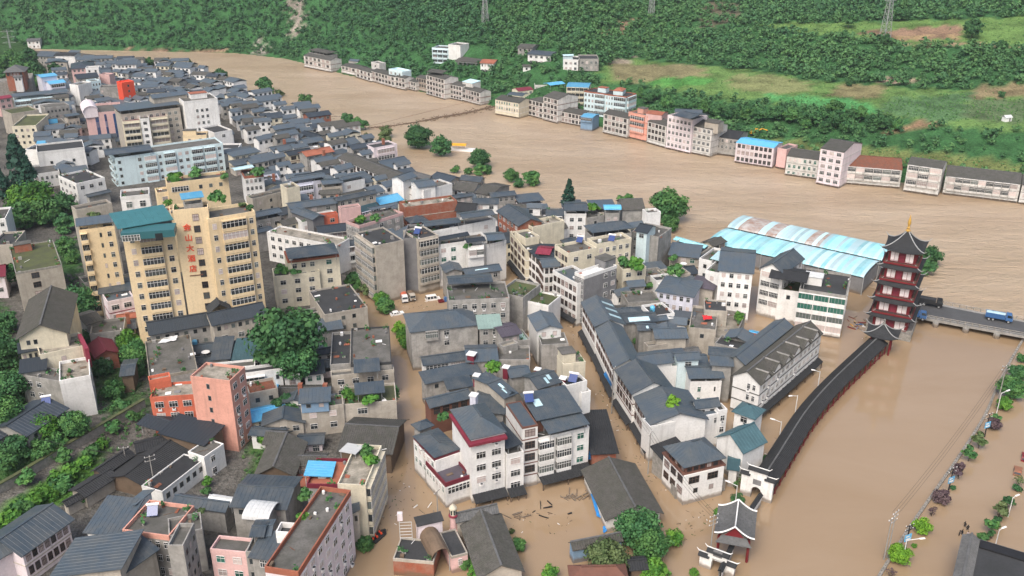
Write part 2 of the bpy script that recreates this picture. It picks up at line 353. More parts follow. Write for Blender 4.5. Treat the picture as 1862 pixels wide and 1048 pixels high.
def vcmat(name):
    m = bpy.data.materials.new(name); m.use_nodes = True; nt = m.node_tree; L = nt.links; bs = nt.nodes['Principled BSDF']
    bs.inputs['Roughness'].default_value = 0.95; bs.inputs['Specular IOR Level'].default_value = 0.1
    geo = nd(nt, 'ShaderNodeNewGeometry'); a = nd(nt, 'ShaderNodeVertexColor', layer_name='Col')
    c = a.outputs[0]
    for sc, lo, amt in ((0.09, 0.40, 0.55), (0.8, 0.42, 0.55), (3.0, 0.4, 0.4)):
        no = nd(nt, 'ShaderNodeTexNoise', Scale=sc, Detail=4.0); L.new(geo.outputs['Position'], no.inputs['Vector'])
        rp = nd(nt, 'ShaderNodeMapRange'); rp.inputs[1].default_value = lo; rp.inputs[2].default_value = 0.7; rp.inputs[3].default_value = 1.15; rp.inputs[4].default_value = 1.15 - amt
        L.new(no.outputs[0], rp.inputs[0])
        mx = nd(nt, 'ShaderNodeMix', data_type='RGBA', blend_type='MULTIPLY'); mx.inputs[0].default_value = 1
        L.new(c, mx.inputs[6]); L.new(rp.outputs[0], mx.inputs[7]); c = mx.outputs[2]
    L.new(c, bs.inputs['Base Color'])
    no = nd(nt, 'ShaderNodeTexNoise', Scale=1.2, Detail=5.0); L.new(geo.outputs['Position'], no.inputs['Vector'])
    bp = nd(nt, 'ShaderNodeBump', Strength=0.9, Distance=0.8); L.new(no.outputs[0], bp.inputs['Height']); L.new(bp.outputs[0], bs.inputs['Normal'])
    MATS[name] = m
vcmat('hillside')
grid('hillside', -1000, 900, 360, 320, 1500, 260, hill_h, lambda X, Y, Z: Z > -2.4, ['hillside'], hill_col)
def town_col(X, Y, Z):
    C = np.empty(X.shape + (3,)); C[:] = (0.11, 0.105, 0.095)
    d1, g1 = dist_line(X, Y, HL1); d2, g2 = dist_line(X, Y, HL2)
    C[((g1 > 0) & (Y < 420)) | ((g2 > 0) & (Y > 420))] = (0.05, 0.11, 0.035)
    for P, c in GREENS: C[inside(X, Y, poly_np(P, 1.0))] = c
    return C
GREENS = [([(0, 925), (0, 990), (60, 950), (150, 900), (190, 850), (190, 805), (120, 845), (60, 890)], (0.07, 0.16, 0.03)),
          ([(150, 640), (220, 640), (270, 720), (280, 770), (200, 760), (170, 700)], (0.055, 0.10, 0.04)),
          ([(460, 780), (520, 760), (520, 860), (450, 880)], (0.06, 0.12, 0.035)),
          ([(100, 440), (140, 440), (150, 500), (110, 500)], (0.05, 0.11, 0.035))]
grid('town_ground', -700, 120, 300, 60, 860, 300, town_h, lambda X, Y, Z: Z > -1.6, ['hillside'], town_col)

# ---------------------------------------------------------------- the flood
def watermat(name, col, col2, rough, waves):
    m = bpy.data.materials.new(name); m.use_nodes = True; nt = m.node_tree; L = nt.links; bs = nt.nodes['Principled BSDF']
    bs.inputs['Roughness'].default_value = rough; bs.inputs['IOR'].default_value = 1.5
    geo = nd(nt, 'ShaderNodeNewGeometry')
    mp = nd(nt, 'ShaderNodeMapping'); mp.inputs['Rotation'].default_value = (0, 0, R(28)); mp.inputs['Scale'].default_value = (0.012, 0.035, 1)
    L.new(geo.outputs['Position'], mp.inputs[0])
    no = nd(nt, 'ShaderNodeTexNoise', Scale=1.0, Detail=6.0, Roughness=0.6, Distortion=0.6); L.new(mp.outputs[0], no.inputs['Vector'])
    rp = nd(nt, 'ShaderNodeMapRange'); rp.inputs[1].default_value = 0.3; rp.inputs[2].default_value = 0.7; L.new(no.outputs[0], rp.inputs[0])
    mx = nd(nt, 'ShaderNodeMix', data_type='RGBA'); mx.inputs[6].default_value = (*col, 1); mx.inputs[7].default_value = (*col2, 1)
    L.new(rp.outputs[0], mx.inputs[0]); L.new(mx.outputs[2], bs.inputs['Base Color'])
    prev = None
    for sx, sy, st, rot in waves:
        mp = nd(nt, 'ShaderNodeMapping'); mp.inputs['Rotation'].default_value = (0, 0, R(rot)); mp.inputs['Scale'].default_value = (sx, sy, 1)
        L.new(geo.outputs['Position'], mp.inputs[0])
        no = nd(nt, 'ShaderNodeTexNoise', Scale=1.0, Detail=4.0, Roughness=0.6, Distortion=0.4); L.new(mp.outputs[0], no.inputs['Vector'])
        bp = nd(nt, 'ShaderNodeBump', Strength=1.0, Distance=st); L.new(no.outputs[0], bp.inputs['Height'])
        if prev is not None: L.new(prev, bp.inputs['Normal'])
        prev = bp.outputs[0]
    L.new(prev, bs.inputs['Normal']); MATS[name] = m
watermat('river', (0.325, 0.236, 0.152), (0.445, 0.350, 0.250), 0.30, [(0.06, 0.16, 1.3, 26), (0.25, 0.5, 0.6, 15), (0.7, 1.3, 0.2, 40)])
watermat('flood', (0.275, 0.192, 0.113), (0.325, 0.24, 0.158), 0.055, [(0.25, 0.7, 0.012, -20), (0.03, 0.05, 0.05, 10)])
RIV = [(-700, 60), (150, 60), (600, 60), (2300, 300), (2700, 700), (2300, 650), (1862, 597), (1690, 558), (1640, 540), (1575, 520), (1330, 490), (1235, 450), (1150, 425), (1000, 395), (900, 365), (800, 345), (700, 305), (560, 230), (420, 165), (330, 128), (150, 102), (-700, 100)]
mb = MB(); mb.poly([(*p, 0.0) for p in poly_np(RIV)][::-1])
tag(mb.build('river', 'river'), kind='structure')
mb = MB(); mb.box(-1500, -150, -3, 1500, 1500, -0.02)
tag(mb.build('flood_water', 'flood'), kind='structure')

HZ = True
if HZ:
    hm = bpy.data.materials.new('haze'); hm.use_nodes = True; hn = hm.node_tree
    for n_ in list(hn.nodes):
        if n_.type != 'OUTPUT_MATERIAL': hn.nodes.remove(n_)
    pv = hn.nodes.new('ShaderNodeVolumePrincipled'); pv.inputs['Color'].default_value = (0.86, 0.93, 0.96, 1); pv.inputs['Density'].default_value = 0.00011; pv.inputs['Anisotropy'].default_value = 0.3
    hn.links.new(pv.outputs[0], [n_ for n_ in hn.nodes if n_.type == 'OUTPUT_MATERIAL'][0].inputs['Volume']); MATS['haze'] = hm
    mb = MB(); mb.box(-1700, -300, -5, 1700, 1700, 420); hz = mb.build('haze', 'haze'); tag(hz, kind='stuff')
# ---------------------------------------------------------------- house builder
UNIT = {}
def unit(style, wall):
    """One window or balcony, 1 wide and 1 high, standing on y = 0 and facing -y; stretched to size where it is used."""
    key = (style, wall if style in 'beq' else '')
    if key in UNIT: return UNIT[key]
    m = MB(); mats = ['frame', 'glass', wall, 'rail', 'curtain']
    def frame(n, rows, y, z0=0.0, z1=1.0, t=0.032, fm=0):
        t2 = t * 0.9
        m.box(0, -y, z0, 1, 0, z0 + t2, fm); m.box(0, -y, z1 - t2, 1, 0, z1, fm)
        for k in range(n + 1):
            c = k / n; a, b = (0, t) if k == 0 else ((1 - t, 1) if k == n else (c - t * 0.4, c + t * 0.4))
            m.box(a, -y + 0.004, z0 + t2, b, 0, z1 - t2, fm)
        for r in rows: m.box(t, -y + 0.008, z0 + r - 0.02, 1 - t, 0, z0 + r + 0.02, fm)
    pane = None
    if style == 'w': frame(2, [0.66], 0.12)
    elif style == 'p': frame(3, [0.70], 0.12)
    elif style == 'g': frame(2, [0.66], 0.12); mats[1] = 'glassgreen'
    elif style == 'r': frame(3, [0.6], 0.12, fm=0); mats[0] = 'darkframe'
    elif style == 'n': frame(1, [], 0.08, t=0.06); mats[0] = 'concrete'
    elif style == 's': frame(6, [0.62], 0.14, t=0.03)
    elif style == 'v': frame(3, [i / 9.0 for i in range(1, 9)], 0.12, t=0.05); mats[1] = 'glassblue'; mats[0] = 'solar'
    elif style == 'b':
        m.box(0, -1.1, 0, 1, 0, 0.06, 2); m.box(0, -1.1, 0.06, 1, -1.0, 0.34, 2); m.box(0, -1.0, 0.06, 0.025, 0, 0.34, 2); m.box(0.975, -1.0, 0.06, 1, 0, 0.34, 2)
        m.box(0, -1.1, 0.34, 1, -1.02, 0.37, 3)
        m.box(0, -0.3, 0.37, 0.04, 0, 0.94, 2); m.box(0.96, -0.3, 0.37, 1, 0, 0.94, 2)
        for c in (0.3, 0.5, 0.7): m.box(c - 0.012, -0.06, 0.06, c + 0.012, 0, 0.94, 0)
        m.box(0, -1.1, 0.94, 1, 0, 1.0, 2)
    elif style == 'e':
        m.box(0, -0.9, 0, 1, 0, 0.30, 2); m.box(0, -0.9, 0.92, 1, 0, 1.0, 2)
        for k in range(7):
            c = k / 6; a = min(max(c - 0.008, 0), 0.984); m.box(a, -0.88, 0.30, a + 0.016, -0.8, 0.92, 0)
        m.box(0.03, -0.87, 0.70, 0.97, -0.81, 0.73, 0)
    elif style == 'q':
        mats[1] = 'glassgreen'
        m.box(0, -0.5, 0, 1, 0, 0.36, 2); m.box(0, -0.5, 0.93, 1, 0, 1.0, 2)
        for k in range(15): c = k / 14 * .994; m.box(c, -0.48, 0.36, c + .006, -0.40, 0.93, 3)
        for c in (.33, .66): m.box(c - .008, -.55, 0, c + .008, -.5, 1, 2)
    elif style == 'x': m.box(0, -0.02, 0, 1, 0.0, 1, 1)
    y = {'b': 0.03, 'e': 0.78, 'q': .38}.get(style, 0.05)
    pm = MB()
    if style in 'wpgrnsv': pm.box(0.02, -y, 0.02, 0.98, 0.0, 0.98, 0)
    elif style == 'b': pm.box(0.04, -y, 0.06, 0.96, 0.0, 0.94, 0)
    elif style == 'q': pm.box(0, -.38, .36, 1, -.02, .93, 0)
    elif style == 'e': pm.box(0.01, -y, 0.30, 0.99, -0.02, 0.92, 0)
    gm = 'glassgreen' if style in 'gq' else ('glassblue' if style == 'v' else 'glass')
    fme = m.mesh('window_frame', mats); pme = [pm.mesh('pane', [g]) for g in ((gm, gm, gm, 'curtain') if style not in 'eb' else (gm, 'glassdim', 'glassdim'))] if pm.f else None
    cm = MB(); cm.v = list(m.v); cm.f = list(m.f); cm.m = list(m.m)
    b = len(cm.v); cm.v += pm.v; cm.f += [tuple(i + b for i in f) for f in pm.f]; cm.m += [1] * len(pm.f)
    UNIT[key] = (fme, pme, [cm.mesh('window', [mats[0], g] + mats[2:]) for g in (mats[1], mats[1], mats[1], 'glassdim', 'curtain')])
    return UNIT[key]
SPECW = {'w': (0.52, 1.7, 0.9, 1.5), 'p': (0.62, 2.6, 0.85, 1.6), 'g': (0.52, 1.7, 0.9, 1.5), 'r': (0.70, 2.6, 0.7, 1.8), 'n': (0.55, 1.15, 0.95, 1.35), 's': (0.94, 40, 0.8, 1.7),
         'x': (0.9, 8, 0.4, 2.0), 'q': (1.0, 60, 0.0, 3.1), 'v': (0.55, 2.4, 0.0, 3.1), 'b': (0.92, 9, 0.0, 2.9), 'e': (0.94, 9, 0.05, 2.9)}
NAMES = {'q': 'window_strip', 'b': 'balcony', 'e': 'glazed_balcony', 'v': 'window_strip'}
ACU = None
POST = {}
def post(parent, root, P, ang, t, h, name, mt):
    if mt not in POST: pm = MB(); pm.box(-.5, -.5, 0, .5, .5, 1); POST[mt] = pm.mesh('post', [mt])
    o = link(name, POST[mt], parent); o.location = tolocal(root, P); o.rotation_euler = (0, 0, ang - root[1]); o.scale = (t, t, h); return o
def put_window(parent, root, P, ang, w, h, style, wall, near):
    fme, pme, cme = unit(style, wall)
    o = link(NAMES.get(style, 'window'), fme if (near and pme) else rnd.choice(cme), parent)
    o.location = tolocal(root, P); o.rotation_euler = (0, 0, ang - root[1]); o.scale = (w, 1, h)
    if near and pme:
        p = link('pane', rnd.choice(pme), o)
    return o
import re
FOOT = []                      # centre, axes and half sizes of every footprint, for the houses filled in between
RIBS = {'slate': 0.9, 'darkslate': 0.9, 'tile': 0.5, 'tilegrey': 0.5, 'tileblack': 0.5, 'teal': 0.9, 'tealslate': 0.9, 'blue': 0.9, 'turq': 1.0, 'paleblue': 0.9, 'purple': 0.9, 'maroon': 0.8, 'whiteroof': 0.9, 'palegreen': 0.8}
def roof_faces(kind, w, d, z, rise):
    """Roof planes as quads in the block's own frame (x along the front, y to the back)."""
    if kind == 'gx': return [[(0, 0, z), (w, 0, z), (w, d / 2, z + rise), (0, d / 2, z + rise)], [(w, d, z), (0, d, z), (0, d / 2, z + rise), (w, d / 2, z + rise)]]
    if kind == 'gy': return [[(0, d, z), (0, 0, z), (w / 2, 0, z + rise), (w / 2, d, z + rise)], [(w, 0, z), (w, d, z), (w / 2, d, z + rise), (w / 2, 0, z + rise)]]
    if kind == 'F': return [[(0, 0, z), (w, 0, z), (w, d, z + rise), (0, d, z + rise)]]
    if kind == 'B': return [[(w, d, z), (0, d, z), (0, 0, z + rise), (w, 0, z + rise)]]
    if kind == 'L': return [[(0, d, z), (0, 0, z), (w, 0, z + rise), (w, d, z + rise)]]
    if kind == 'R': return [[(w, 0, z), (w, d, z), (0, d, z + rise), (0, 0, z + rise)]]
    if kind == 'hip':
        if w >= d:
            i = min(d * 0.48, w * 0.45); r0, r1 = (i, d / 2, z + rise), (w - i, d / 2, z + rise)
            return [[(0, 0, z), (w, 0, z), r1, r0], [(w, d, z), (0, d, z), r0, r1], [(0, d, z), (0, 0, z), r0], [(w, 0, z), (w, d, z), r1]]
        i = min(w * 0.48, d * 0.45); r0, r1 = (w / 2, i, z + rise), (w / 2, d - i, z + rise)
        return [[(0, d, z), (0, 0, z), r0, r1], [(w, 0, z), (w, d, z), r1, r0], [(0, 0, z), (w, 0, z), r0], [(w, d, z), (0, d, z), r1]]
    if kind in ('ax', 'ay'):
        q = []; n = 8
        for i in range(n):
            a0, a1 = math.pi * i / n, math.pi * (i + 1) / n
            if kind == 'ay': q.append([(w / 2 - w / 2 * math.cos(a1), 0, z + rise * math.sin(a1)), (w / 2 - w / 2 * math.cos(a1), d, z + rise * math.sin(a1)), (w / 2 - w / 2 * math.cos(a0), d, z + rise * math.sin(a0)), (w / 2 - w / 2 * math.cos(a0), 0, z + rise * math.sin(a0))])
            else: q.append([(0, d / 2 - d / 2 * math.cos(a0), z + rise * math.sin(a0)), (w, d / 2 - d / 2 * math.cos(a0), z + rise * math.sin(a0)), (w, d / 2 - d / 2 * math.cos(a1), z + rise * math.sin(a1)), (0, d / 2 - d / 2 * math.cos(a1), z + rise * math.sin(a1))])
        return q
def ridge_line(kind, w, d, z, rise):
    if kind == 'gx': return (0, d / 2, z + rise), (w, d / 2, z + rise)
    if kind == 'gy': return (w / 2, 0, z + rise), (w / 2, d, z + rise)
    if kind == 'hip':
        f = roof_faces('hip', w, d, z, rise)[0]; return f[3], f[2]
    return None
def b(ax, ay, bx, by, px, py, z, wall, roof, win='', **k): return dict(A=tp(ax, ay), B=tp(bx, by), P=tp(px, py), z=z, wall=wall, roof=roof, win=win, **k)
def frame_of(q):
    if 'hgt' in q:
        z = q['hgt'] + 10
        for _ in range(12): p = at((q['A'][0] + q['B'][0]) / 2, (q['A'][1] + q['B'][1]) / 2, z); z += .5 * (gz(p.x, p.y) + q['hgt'] - z)
        q['z'] = z
    z = q['z']
    if 'raw' in q: a, ang, w, d = q['raw']; a = Vector((*a, 0)); e = Vector((math.cos(ang), math.sin(ang), 0)); n = Vector((-e.y, e.x, 0)); return a, e, n, w, d
    a, b_, c = at(*q['A'], z), at(*q['B'], z), at(*q['P'], z)
    e = b_ - a; w = e.length; e.normalize(); n = Vector((-e.y, e.x, 0)); d = (c - a).dot(n)
    if d < 2.5: print('shallow', round(w, 1), round(d, 1), q['A'], q['B']); d = max(2.5, abs(d))
    if d > 45: print('deep', round(w, 1), round(d, 1), q['A'], q['B'])
    return a, e, n, w, d
def house(label, blocks, name='house', cat='house', group=None, ground=None):
    fr = [frame_of(q) for q in blocks]
    a, e, n, w, d = fr[0]; c = a + e * (w / 2) + n * (d / 2); ang0 = math.atan2(e.y, e.x)
    zg = max(0.0, gz(c.x, c.y)) if ground is None else ground
    o, root = thing(name, label, cat, (c.x, c.y, zg), ang0, group)
    for q, F in zip(blocks, fr): block(o, root, q, F, zg)
    return o
RC = random.Random(77)
def clutter(T, x0, x1, y0, y1, z, o, root, k=1):
    m = MB(T); A_ = (x1 - x0) * (y1 - y0)
    for _ in range(int(3 + A_ / 14)):
        x, y = RC.uniform(x0, x1), RC.uniform(y0, y1)
        if RC.random() < .6: x = RC.choice((x0 + .2, x1 - .5)) if RC.random() < .5 else x; y = y if RC.random() < .5 else RC.choice((y0 + .2, y1 - .5))
        r = RC.random(); s, t = RC.uniform(.3, 1.1), RC.uniform(.3, .9)
        if r < .34:                                   # planters with greenery
            m.box(x - s * .5, y - .25, z, x + s * .5, y + .25, z + .35, RC.choice((0, 1)))
            for _ in range(RC.randint(8, 22)):
                a, b_, c = x + RC.uniform(-.6, .6) * (s + .3), y + RC.uniform(-.45, .45), z + .4 + abs(RC.gauss(0, .45)); d = RC.uniform(.15, .32); e_ = RC.uniform(-.25, .25)
                m.poly([(a - d, b_, c + e_), (a, b_ - d, c - e_), (a + d, b_, c - e_), (a, b_ + d, c + e_)], RC.choice((5, 5, 6)))
        elif r < .55: m.box(x, y, z, x + s, y + t, z + RC.uniform(.2, 1.0), RC.choice((0, 1, 2, 3, 4)))
        elif r < .72: m.sheet([(x, y, z + .1), (x + s * 1.6, y, z + .12), (x + s * 1.6, y + t * 1.4, z + .3), (x, y + t * 1.4, z + .2)], .05, RC.choice((1, 2, 3, 4, 7)))
        elif r < .86: m.bar((x, y, z + .08), (x + RC.uniform(-2, 2), y + RC.uniform(-2, 2), z + RC.uniform(.05, .5)), .06, RC.choice((1, 2, 3)), 4)
        else: m.lathe((x, y, z), [(.3, 0), (.32, .6), (.2, .75)], 8, RC.choice((2, 4, 7)))
    tag(m.build('roof_clutter', ['concrete', 'rust', 'whitepaint', 'timber', 'darkwall', 'leaf_dark', 'leaf_mid', 'terracotta'], o, root), kind='stuff')
def block(o, root, q, F, zg):
    a, e, n, w, d = F; z = q['z']; wall = q['wall']; fh = q.get('fh', 3.1); zb = q.get('zb', zg - 2.5 if zg > 1.5 else -1.5)
    ang = math.atan2(e.y, e.x); cc = a + e * (w / 2) + n * (d / 2); far = math.hypot(cc.x, cc.y); near = far < 250
    FOOT.append((cc.x, cc.y, ang, w / 2, d / 2, z))
    T = lambda x, y, zz: (a.x + e.x * x + n.x * y, a.y + e.y * x + n.y * y, zz)
    rp = q['roof'].split(':'); kind = rp[0]; rm = rp[1] if len(rp) > 1 else 'flat'; can = kind[0] == 'c'
    if can: kind = kind[1:]
    pitched = kind != 'flat' and kind != 'none'
    rise = float(rp[2]) if len(rp) > 2 else {'gx': d * 0.17, 'gy': w * 0.17, 'hip': min(w, d) * 0.22, 'F': d * 0.10, 'B': d * 0.10, 'L': w * 0.10, 'R': w * 0.10, 'ax': d * 0.12, 'ay': w * 0.12}.get(kind, 0)
    ov = q.get('ov', 0.6 if pitched else 0.0); ov = min(ov, w * 0.2, d * 0.2)
    gap = q.get('gap', 2.4); zt = z - gap if can else z
    x0, x1, y0, y1 = ov, w - ov, ov, d - ov
    # walls, run up into the gables
    m = MB(T)
    if wall != 'none':
        m.box(x0, y0, zb, x1, y1, zt)
        if pitched and not can:
            def zr(x, y):
                if kind == 'gx': return z + rise * (1 - abs(y - d / 2) / (d / 2))
                if kind == 'gy': return z + rise * (1 - abs(x - w / 2) / (w / 2))
                if kind == 'F': return z + rise * y / d
                if kind == 'B': return z + rise * (1 - y / d)
                if kind == 'L': return z + rise * x / w
                if kind == 'R': return z + rise * (1 - x / w)
                if kind == 'ay': return z + rise * math.sqrt(max(0, 1 - ((x - w / 2) / (w / 2)) ** 2))
                if kind == 'ax': return z + rise * math.sqrt(max(0, 1 - ((y - d / 2) / (d / 2)) ** 2))
                return z
            if kind != 'hip':
                xs = [x0 + (x1 - x0) * i / 8 for i in range(9)] if kind in ('gy', 'L', 'R', 'ay') else [x0, x1]
                ys = [y0 + (y1 - y0) * i / 8 for i in range(9)] if kind in ('gx', 'F', 'B', 'ax') else [y0, y1]
                for y in (y0, y1):
                    if len(xs) > 2 or kind in ('F', 'B'): m.poly([(x0, y, zt), (x1, y, zt)] + [(x, y, zr(x, y) - 0.12) for x in reversed(xs)])
                for x in (x0, x1):
                    if len(ys) > 2 or kind in ('L', 'R'): m.poly([(x, y0, zt), (x, y1, zt)] + [(x, y, zr(x, y) - 0.12) for y in reversed(ys)])
        m.build('wall', wall, o, root)
    # roof
    if not pitched or can:
        if kind != 'none':
            frm = rm if not can else q.get('deck', 'flat')
            m = MB(T); m.box(x0 + 0.22, y0 + 0.22, zt - 0.2, x1 - 0.22, y1 - 0.22, zt + 0.06); m.build('roof' if not can else 'roof_deck', frm, o, root)
            ph = q.get('par', 0.8); pw = q.get('pm', wall if wall != 'none' else 'concrete')
            m = MB(T)
            for u in ((x0 - .03, y0 - .03, x1 + .03, y0 + .22), (x0 - .03, y1 - .22, x1 + .03, y1 + .03), (x0 - .03, y0 + .22, x0 + .22, y1 - .22), (x1 - .22, y0 + .22, x1 + .03, y1 - .22)):
                m.box(u[0], u[1], zt - 0.25, u[2], u[3], zt + ph)
            m.build('parapet', pw, o, root)
            if far < 420 and not can and min(x1 - x0, y1 - y0) > 4 and not q.get('clean'): clutter(T, x0 + .5, x1 - .5, y0 + .5, y1 - .5, zt + .06, o, root, q.get('moss', 1))
    if pitched:
        m = MB(T); th = 0.16
        Fs = roof_faces(kind, w, d, z, rise)
        for f in Fs: m.hexa([(x, y, zz - th) for x, y, zz in f] + list(f)) if len(f) == 4 else (m.poly(f), m.poly([(x, y, zz - th) for x, y, zz in reversed(f)]), m.poly([f[0], (f[0][0], f[0][1], f[0][2] - th), (f[1][0], f[1][1], f[1][2] - th), f[1]]))
        sp = RIBS.get(rm)
        if sp and far < 420:
            if far > 260: sp *= 2
            hw = 0.05 if sp > 0.7 else 0.11; hh = 0.05 if sp > 0.7 else 0.09
            for f in Fs:
                p0, p1, p2, p3 = [Vector(x) for x in (f if len(f) == 4 else (f[0], f[1], f[2], f[2]))]
                L = (p1 - p0).length; u = (p1 - p0) / L; N = int(L / sp); nn = u.cross(p3 - p0).normalized()
                for i in range(N):
                    s = (i + 0.5) * sp; qa = p0 + u * s
                    va, vb = (p3 - p0), (p2 - p1)       # climb until the side edges cut the rib off
                    s3 = (p3 - p0).dot(u); s2 = L + (p2 - p1).dot(u); up = (p3 - p0) - u * s3
                    t = 1.0
                    if s3 > 0.01 and s < s3: t = s / s3
                    if s2 < L - 0.01 and s > s2: t = min(t, (L - s) / (L - s2))
                    qb = qa + up * t
                    if t < 0.08: continue
                    m.poly([tuple(qa - u * hw), tuple(qa + nn * hh), tuple(qb + nn * hh), tuple(qb - u * hw)]); m.poly([tuple(qa + nn * hh), tuple(qa + u * hw), tuple(qb + u * hw), tuple(qb + nn * hh)])
        ro = m.build('roof', rm, o, root)
        rl = ridge_line(kind, w, d, z, rise)
        if rl and far < 480:
            m = MB(T); (a0, a1, a2), (b0, b1, b2) = rl
            if abs(b0 - a0) > abs(b1 - a1): m.box(a0, a1 - 0.2, a2 - 0.1, b0, a1 + 0.2, a2 + 0.14)
            else: m.box(a0 - 0.2, a1, a2 - 0.1, a0 + 0.2, b1, a2 + 0.14)
            m.build('ridge_cap', q.get('ridge', 'tilegrey' if rm == 'tile' else rm), ro, root)
        for (fi, u, v, du, dv) in q.get('sky', ()):      # translucent sheets let into the metal
            f = [Vector(x) for x in Fs[fi]]
            pt = lambda s, t: tuple((f[0] * (1 - s) + f[1] * s) * (1 - t) + (f[3] * (1 - s) + f[2] * s) * t + Vector((0, 0, 0.06)))
            m = MB(T); m.sheet([pt(u, v), pt(u + du, v), pt(u + du, v + dv), pt(u, v + dv)], 0.04); m.build('skylight', q.get('skym', 'paleblue'), ro, root)
        if wall == 'none' and not can:
            for x in (x0 + .2, x1 - .2):
                for y in (y0 + .2, y1 - .2): post(o, root, T(x, y, z - q.get('gap', 2.6)), ang, .14, q.get('gap', 2.6) - .05, 'canopy_post', 'rail')
        if can:
            nx = max(2, int(w / 4) + 1)
            for i in range(nx):
                x = x0 + 0.15 + (x1 - x0 - 0.3) * i / (nx - 1)
                for y in (y0 + 0.15, y1 - 0.15):
                    zz = {'gx': z, 'gy': z + rise * (1 - abs(x - w / 2) / (w / 2)), 'F': z + rise * y / d, 'B': z + rise * (1 - y / d), 'L': z + rise * x / w, 'R': z + rise * (1 - x / w)}.get(kind, z)
                    post(o, root, T(x, y, zt), ang, 0.14, zz - 0.1 - zt, 'canopy_post', 'rail')
            if q.get('hutw', True) and min(w, d) > 5:
                m = MB(T); hx0 = x0 + (x1 - x0) * rnd.uniform(0.05, 0.3); hx1 = hx0 + (x1 - x0) * rnd.uniform(0.35, 0.6)
                m.box(hx0, y0 + (y1 - y0) * 0.45, zt, hx1, y1 - 0.3, z - 0.15); m.build('roof_room', wall if wall != 'none' else 'concrete', o, root)
    if q.get('band') and wall != 'none':
        m = MB(T); i = 1
        while zt - i * fh > 0.8 and i <= 12:
            zz = zt - i * fh
            for u in ((x0 - .08, y0 - .08, x1 + .08, y0), (x0 - .08, y0, x0, y1), (x1, y0, x1 + .08, y1)): m.box(u[0], u[1], zz - .12, u[2], u[3], zz + .12)
            i += 1
        m.build('floor_band', q['band'] if isinstance(q['band'], str) else wall, o, root)
    if q.get('stilt'):
        m = MB(T); m.box(x0 - .05, y0 - .05, -1.6, x1 + .05, y0 - .002, 1.0); m.build('flooded_arcade', 'darkwall', o, root)  # dark slab colours in the shade of the open underside at the waterline
        m = MB(T); k = max(2, int((x1 - x0) / 3))
        for i in range(k + 1): x = x0 + (x1 - x0 - .35) * i / k; m.box(x, y0 - .16, -1.6, x + .35, y0 - .052, 1.1)
        m.box(x0 - .1, y0 - .7, 1.0, x1 + .1, y0 - .003, 1.18); m.build('arcade_piers', wall, o, root)
    if q.get('eave'):                 # a long tiled eave over the ground floor, F side
        em, ez, ew = q['eave']; m = MB(T); m.sheet([(x0, y0 - ew, ez - 0.9), (x1, y0 - ew, ez - 0.9), (x1, y0, ez), (x0, y0, ez)], 0.14)
        for i in range(int((x1 - x0) / 0.6)):
            x = x0 + 0.3 + i * 0.6; m.poly([(x - .1, y0 - ew, ez - .9), (x, y0 - ew, ez - .8), (x, y0, ez + .1), (x - .1, y0, ez)]); m.poly([(x, y0 - ew, ez - .8), (x + .1, y0 - ew, ez - .9), (x + .1, y0, ez), (x, y0, ez + .1)])
        m.build('street_eave', em, o, root)
        k = max(2, int((x1 - x0) / 5))
        for i in range(k + 1): post(o, root, T(x0 + .2 + (x1 - x0 - .4) * i / k, y0 - ew + .3, -1.5), ang, .25, ez - .85 + 1.5, 'eave_post', 'timber')
    if q.get('hut'):
        m = MB(T); hx, hy = x0 + (x1 - x0) * q['hut'][0], y0 + (y1 - y0) * q['hut'][1]; hw, hd = q['hut'][2:4]
        m.box(hx, hy, zt, hx + hw, hy + hd, zt + 2.6); m.build('stair_hut', q.get('hutm', wall), o, root)
        m = MB(T); m.box(hx - .2, hy - .2, zt + 2.6, hx + hw + .2, hy + hd + .2, zt + 2.78); m.build('hut_roof', q.get('hutr', 'flat'), o, root)
    # windows
    sides = {'F': (x0, x1, lambda s, zz: T(x0 + s, y0, zz), ang), 'R': (y0, y1, lambda s, zz: T(x1, y0 + s, zz), ang + math.pi / 2),
             'B': (x0, x1, lambda s, zz: T(x1 - s, y1, zz), ang + math.pi), 'L': (y0, y1, lambda s, zz: T(x0, y1 - s, zz), ang - math.pi / 2)}
    for spec in q['win'].split():
        g = re.match(r'([FRBL])(\d+)x(\d+)([a-z])(?:@([\d.]+)-([\d.]+))?(?:\^(\d+))?', spec).groups()
        s0, s1, fn, wa = sides[g[0]]; nc, nr, st = int(g[1]), int(g[2]), g[3]; L = s1 - s0
        f0, f1 = (float(g[4]), float(g[5])) if g[4] else (0.03, 0.97); first = int(g[6] or 0)
        wf, wmax, sill, hh = SPECW[st]; pitch = L * (f1 - f0) / nc; ww = min(pitch * wf, wmax)
        hh = hh * fh / 3.1; sill = sill * fh / 3.1
        for r in range(first, first + nr):
            zz = zt - (r + 1) * fh + sill
            if zz < 0.15 + 0.0 * zg: continue
            for i in range(nc):
                s = L * f0 + pitch * (i + 0.5) - ww / 2
                put_window(o, root, fn(s, zz), wa, ww, hh, st, wall, near)
                if near and st in 'wp' and rnd.random() < 0.22:
                    global ACU
                    if ACU is None:
                        am = MB(); am.box(-.42, -.38, 0, .42, 0, .6, 0); am.lathe((0, -.2, .6), [(.3, 0), (.26, .04)], 10, 1); ACU = am.mesh('air_conditioner', ['whitepaint', 'darkmetal'])
                    ac = link('air_conditioner', ACU, o); ac.location = tolocal(root, fn(s + ww / 2, zz - 0.85)); ac.rotation_euler = (0, 0, wa - root[1])
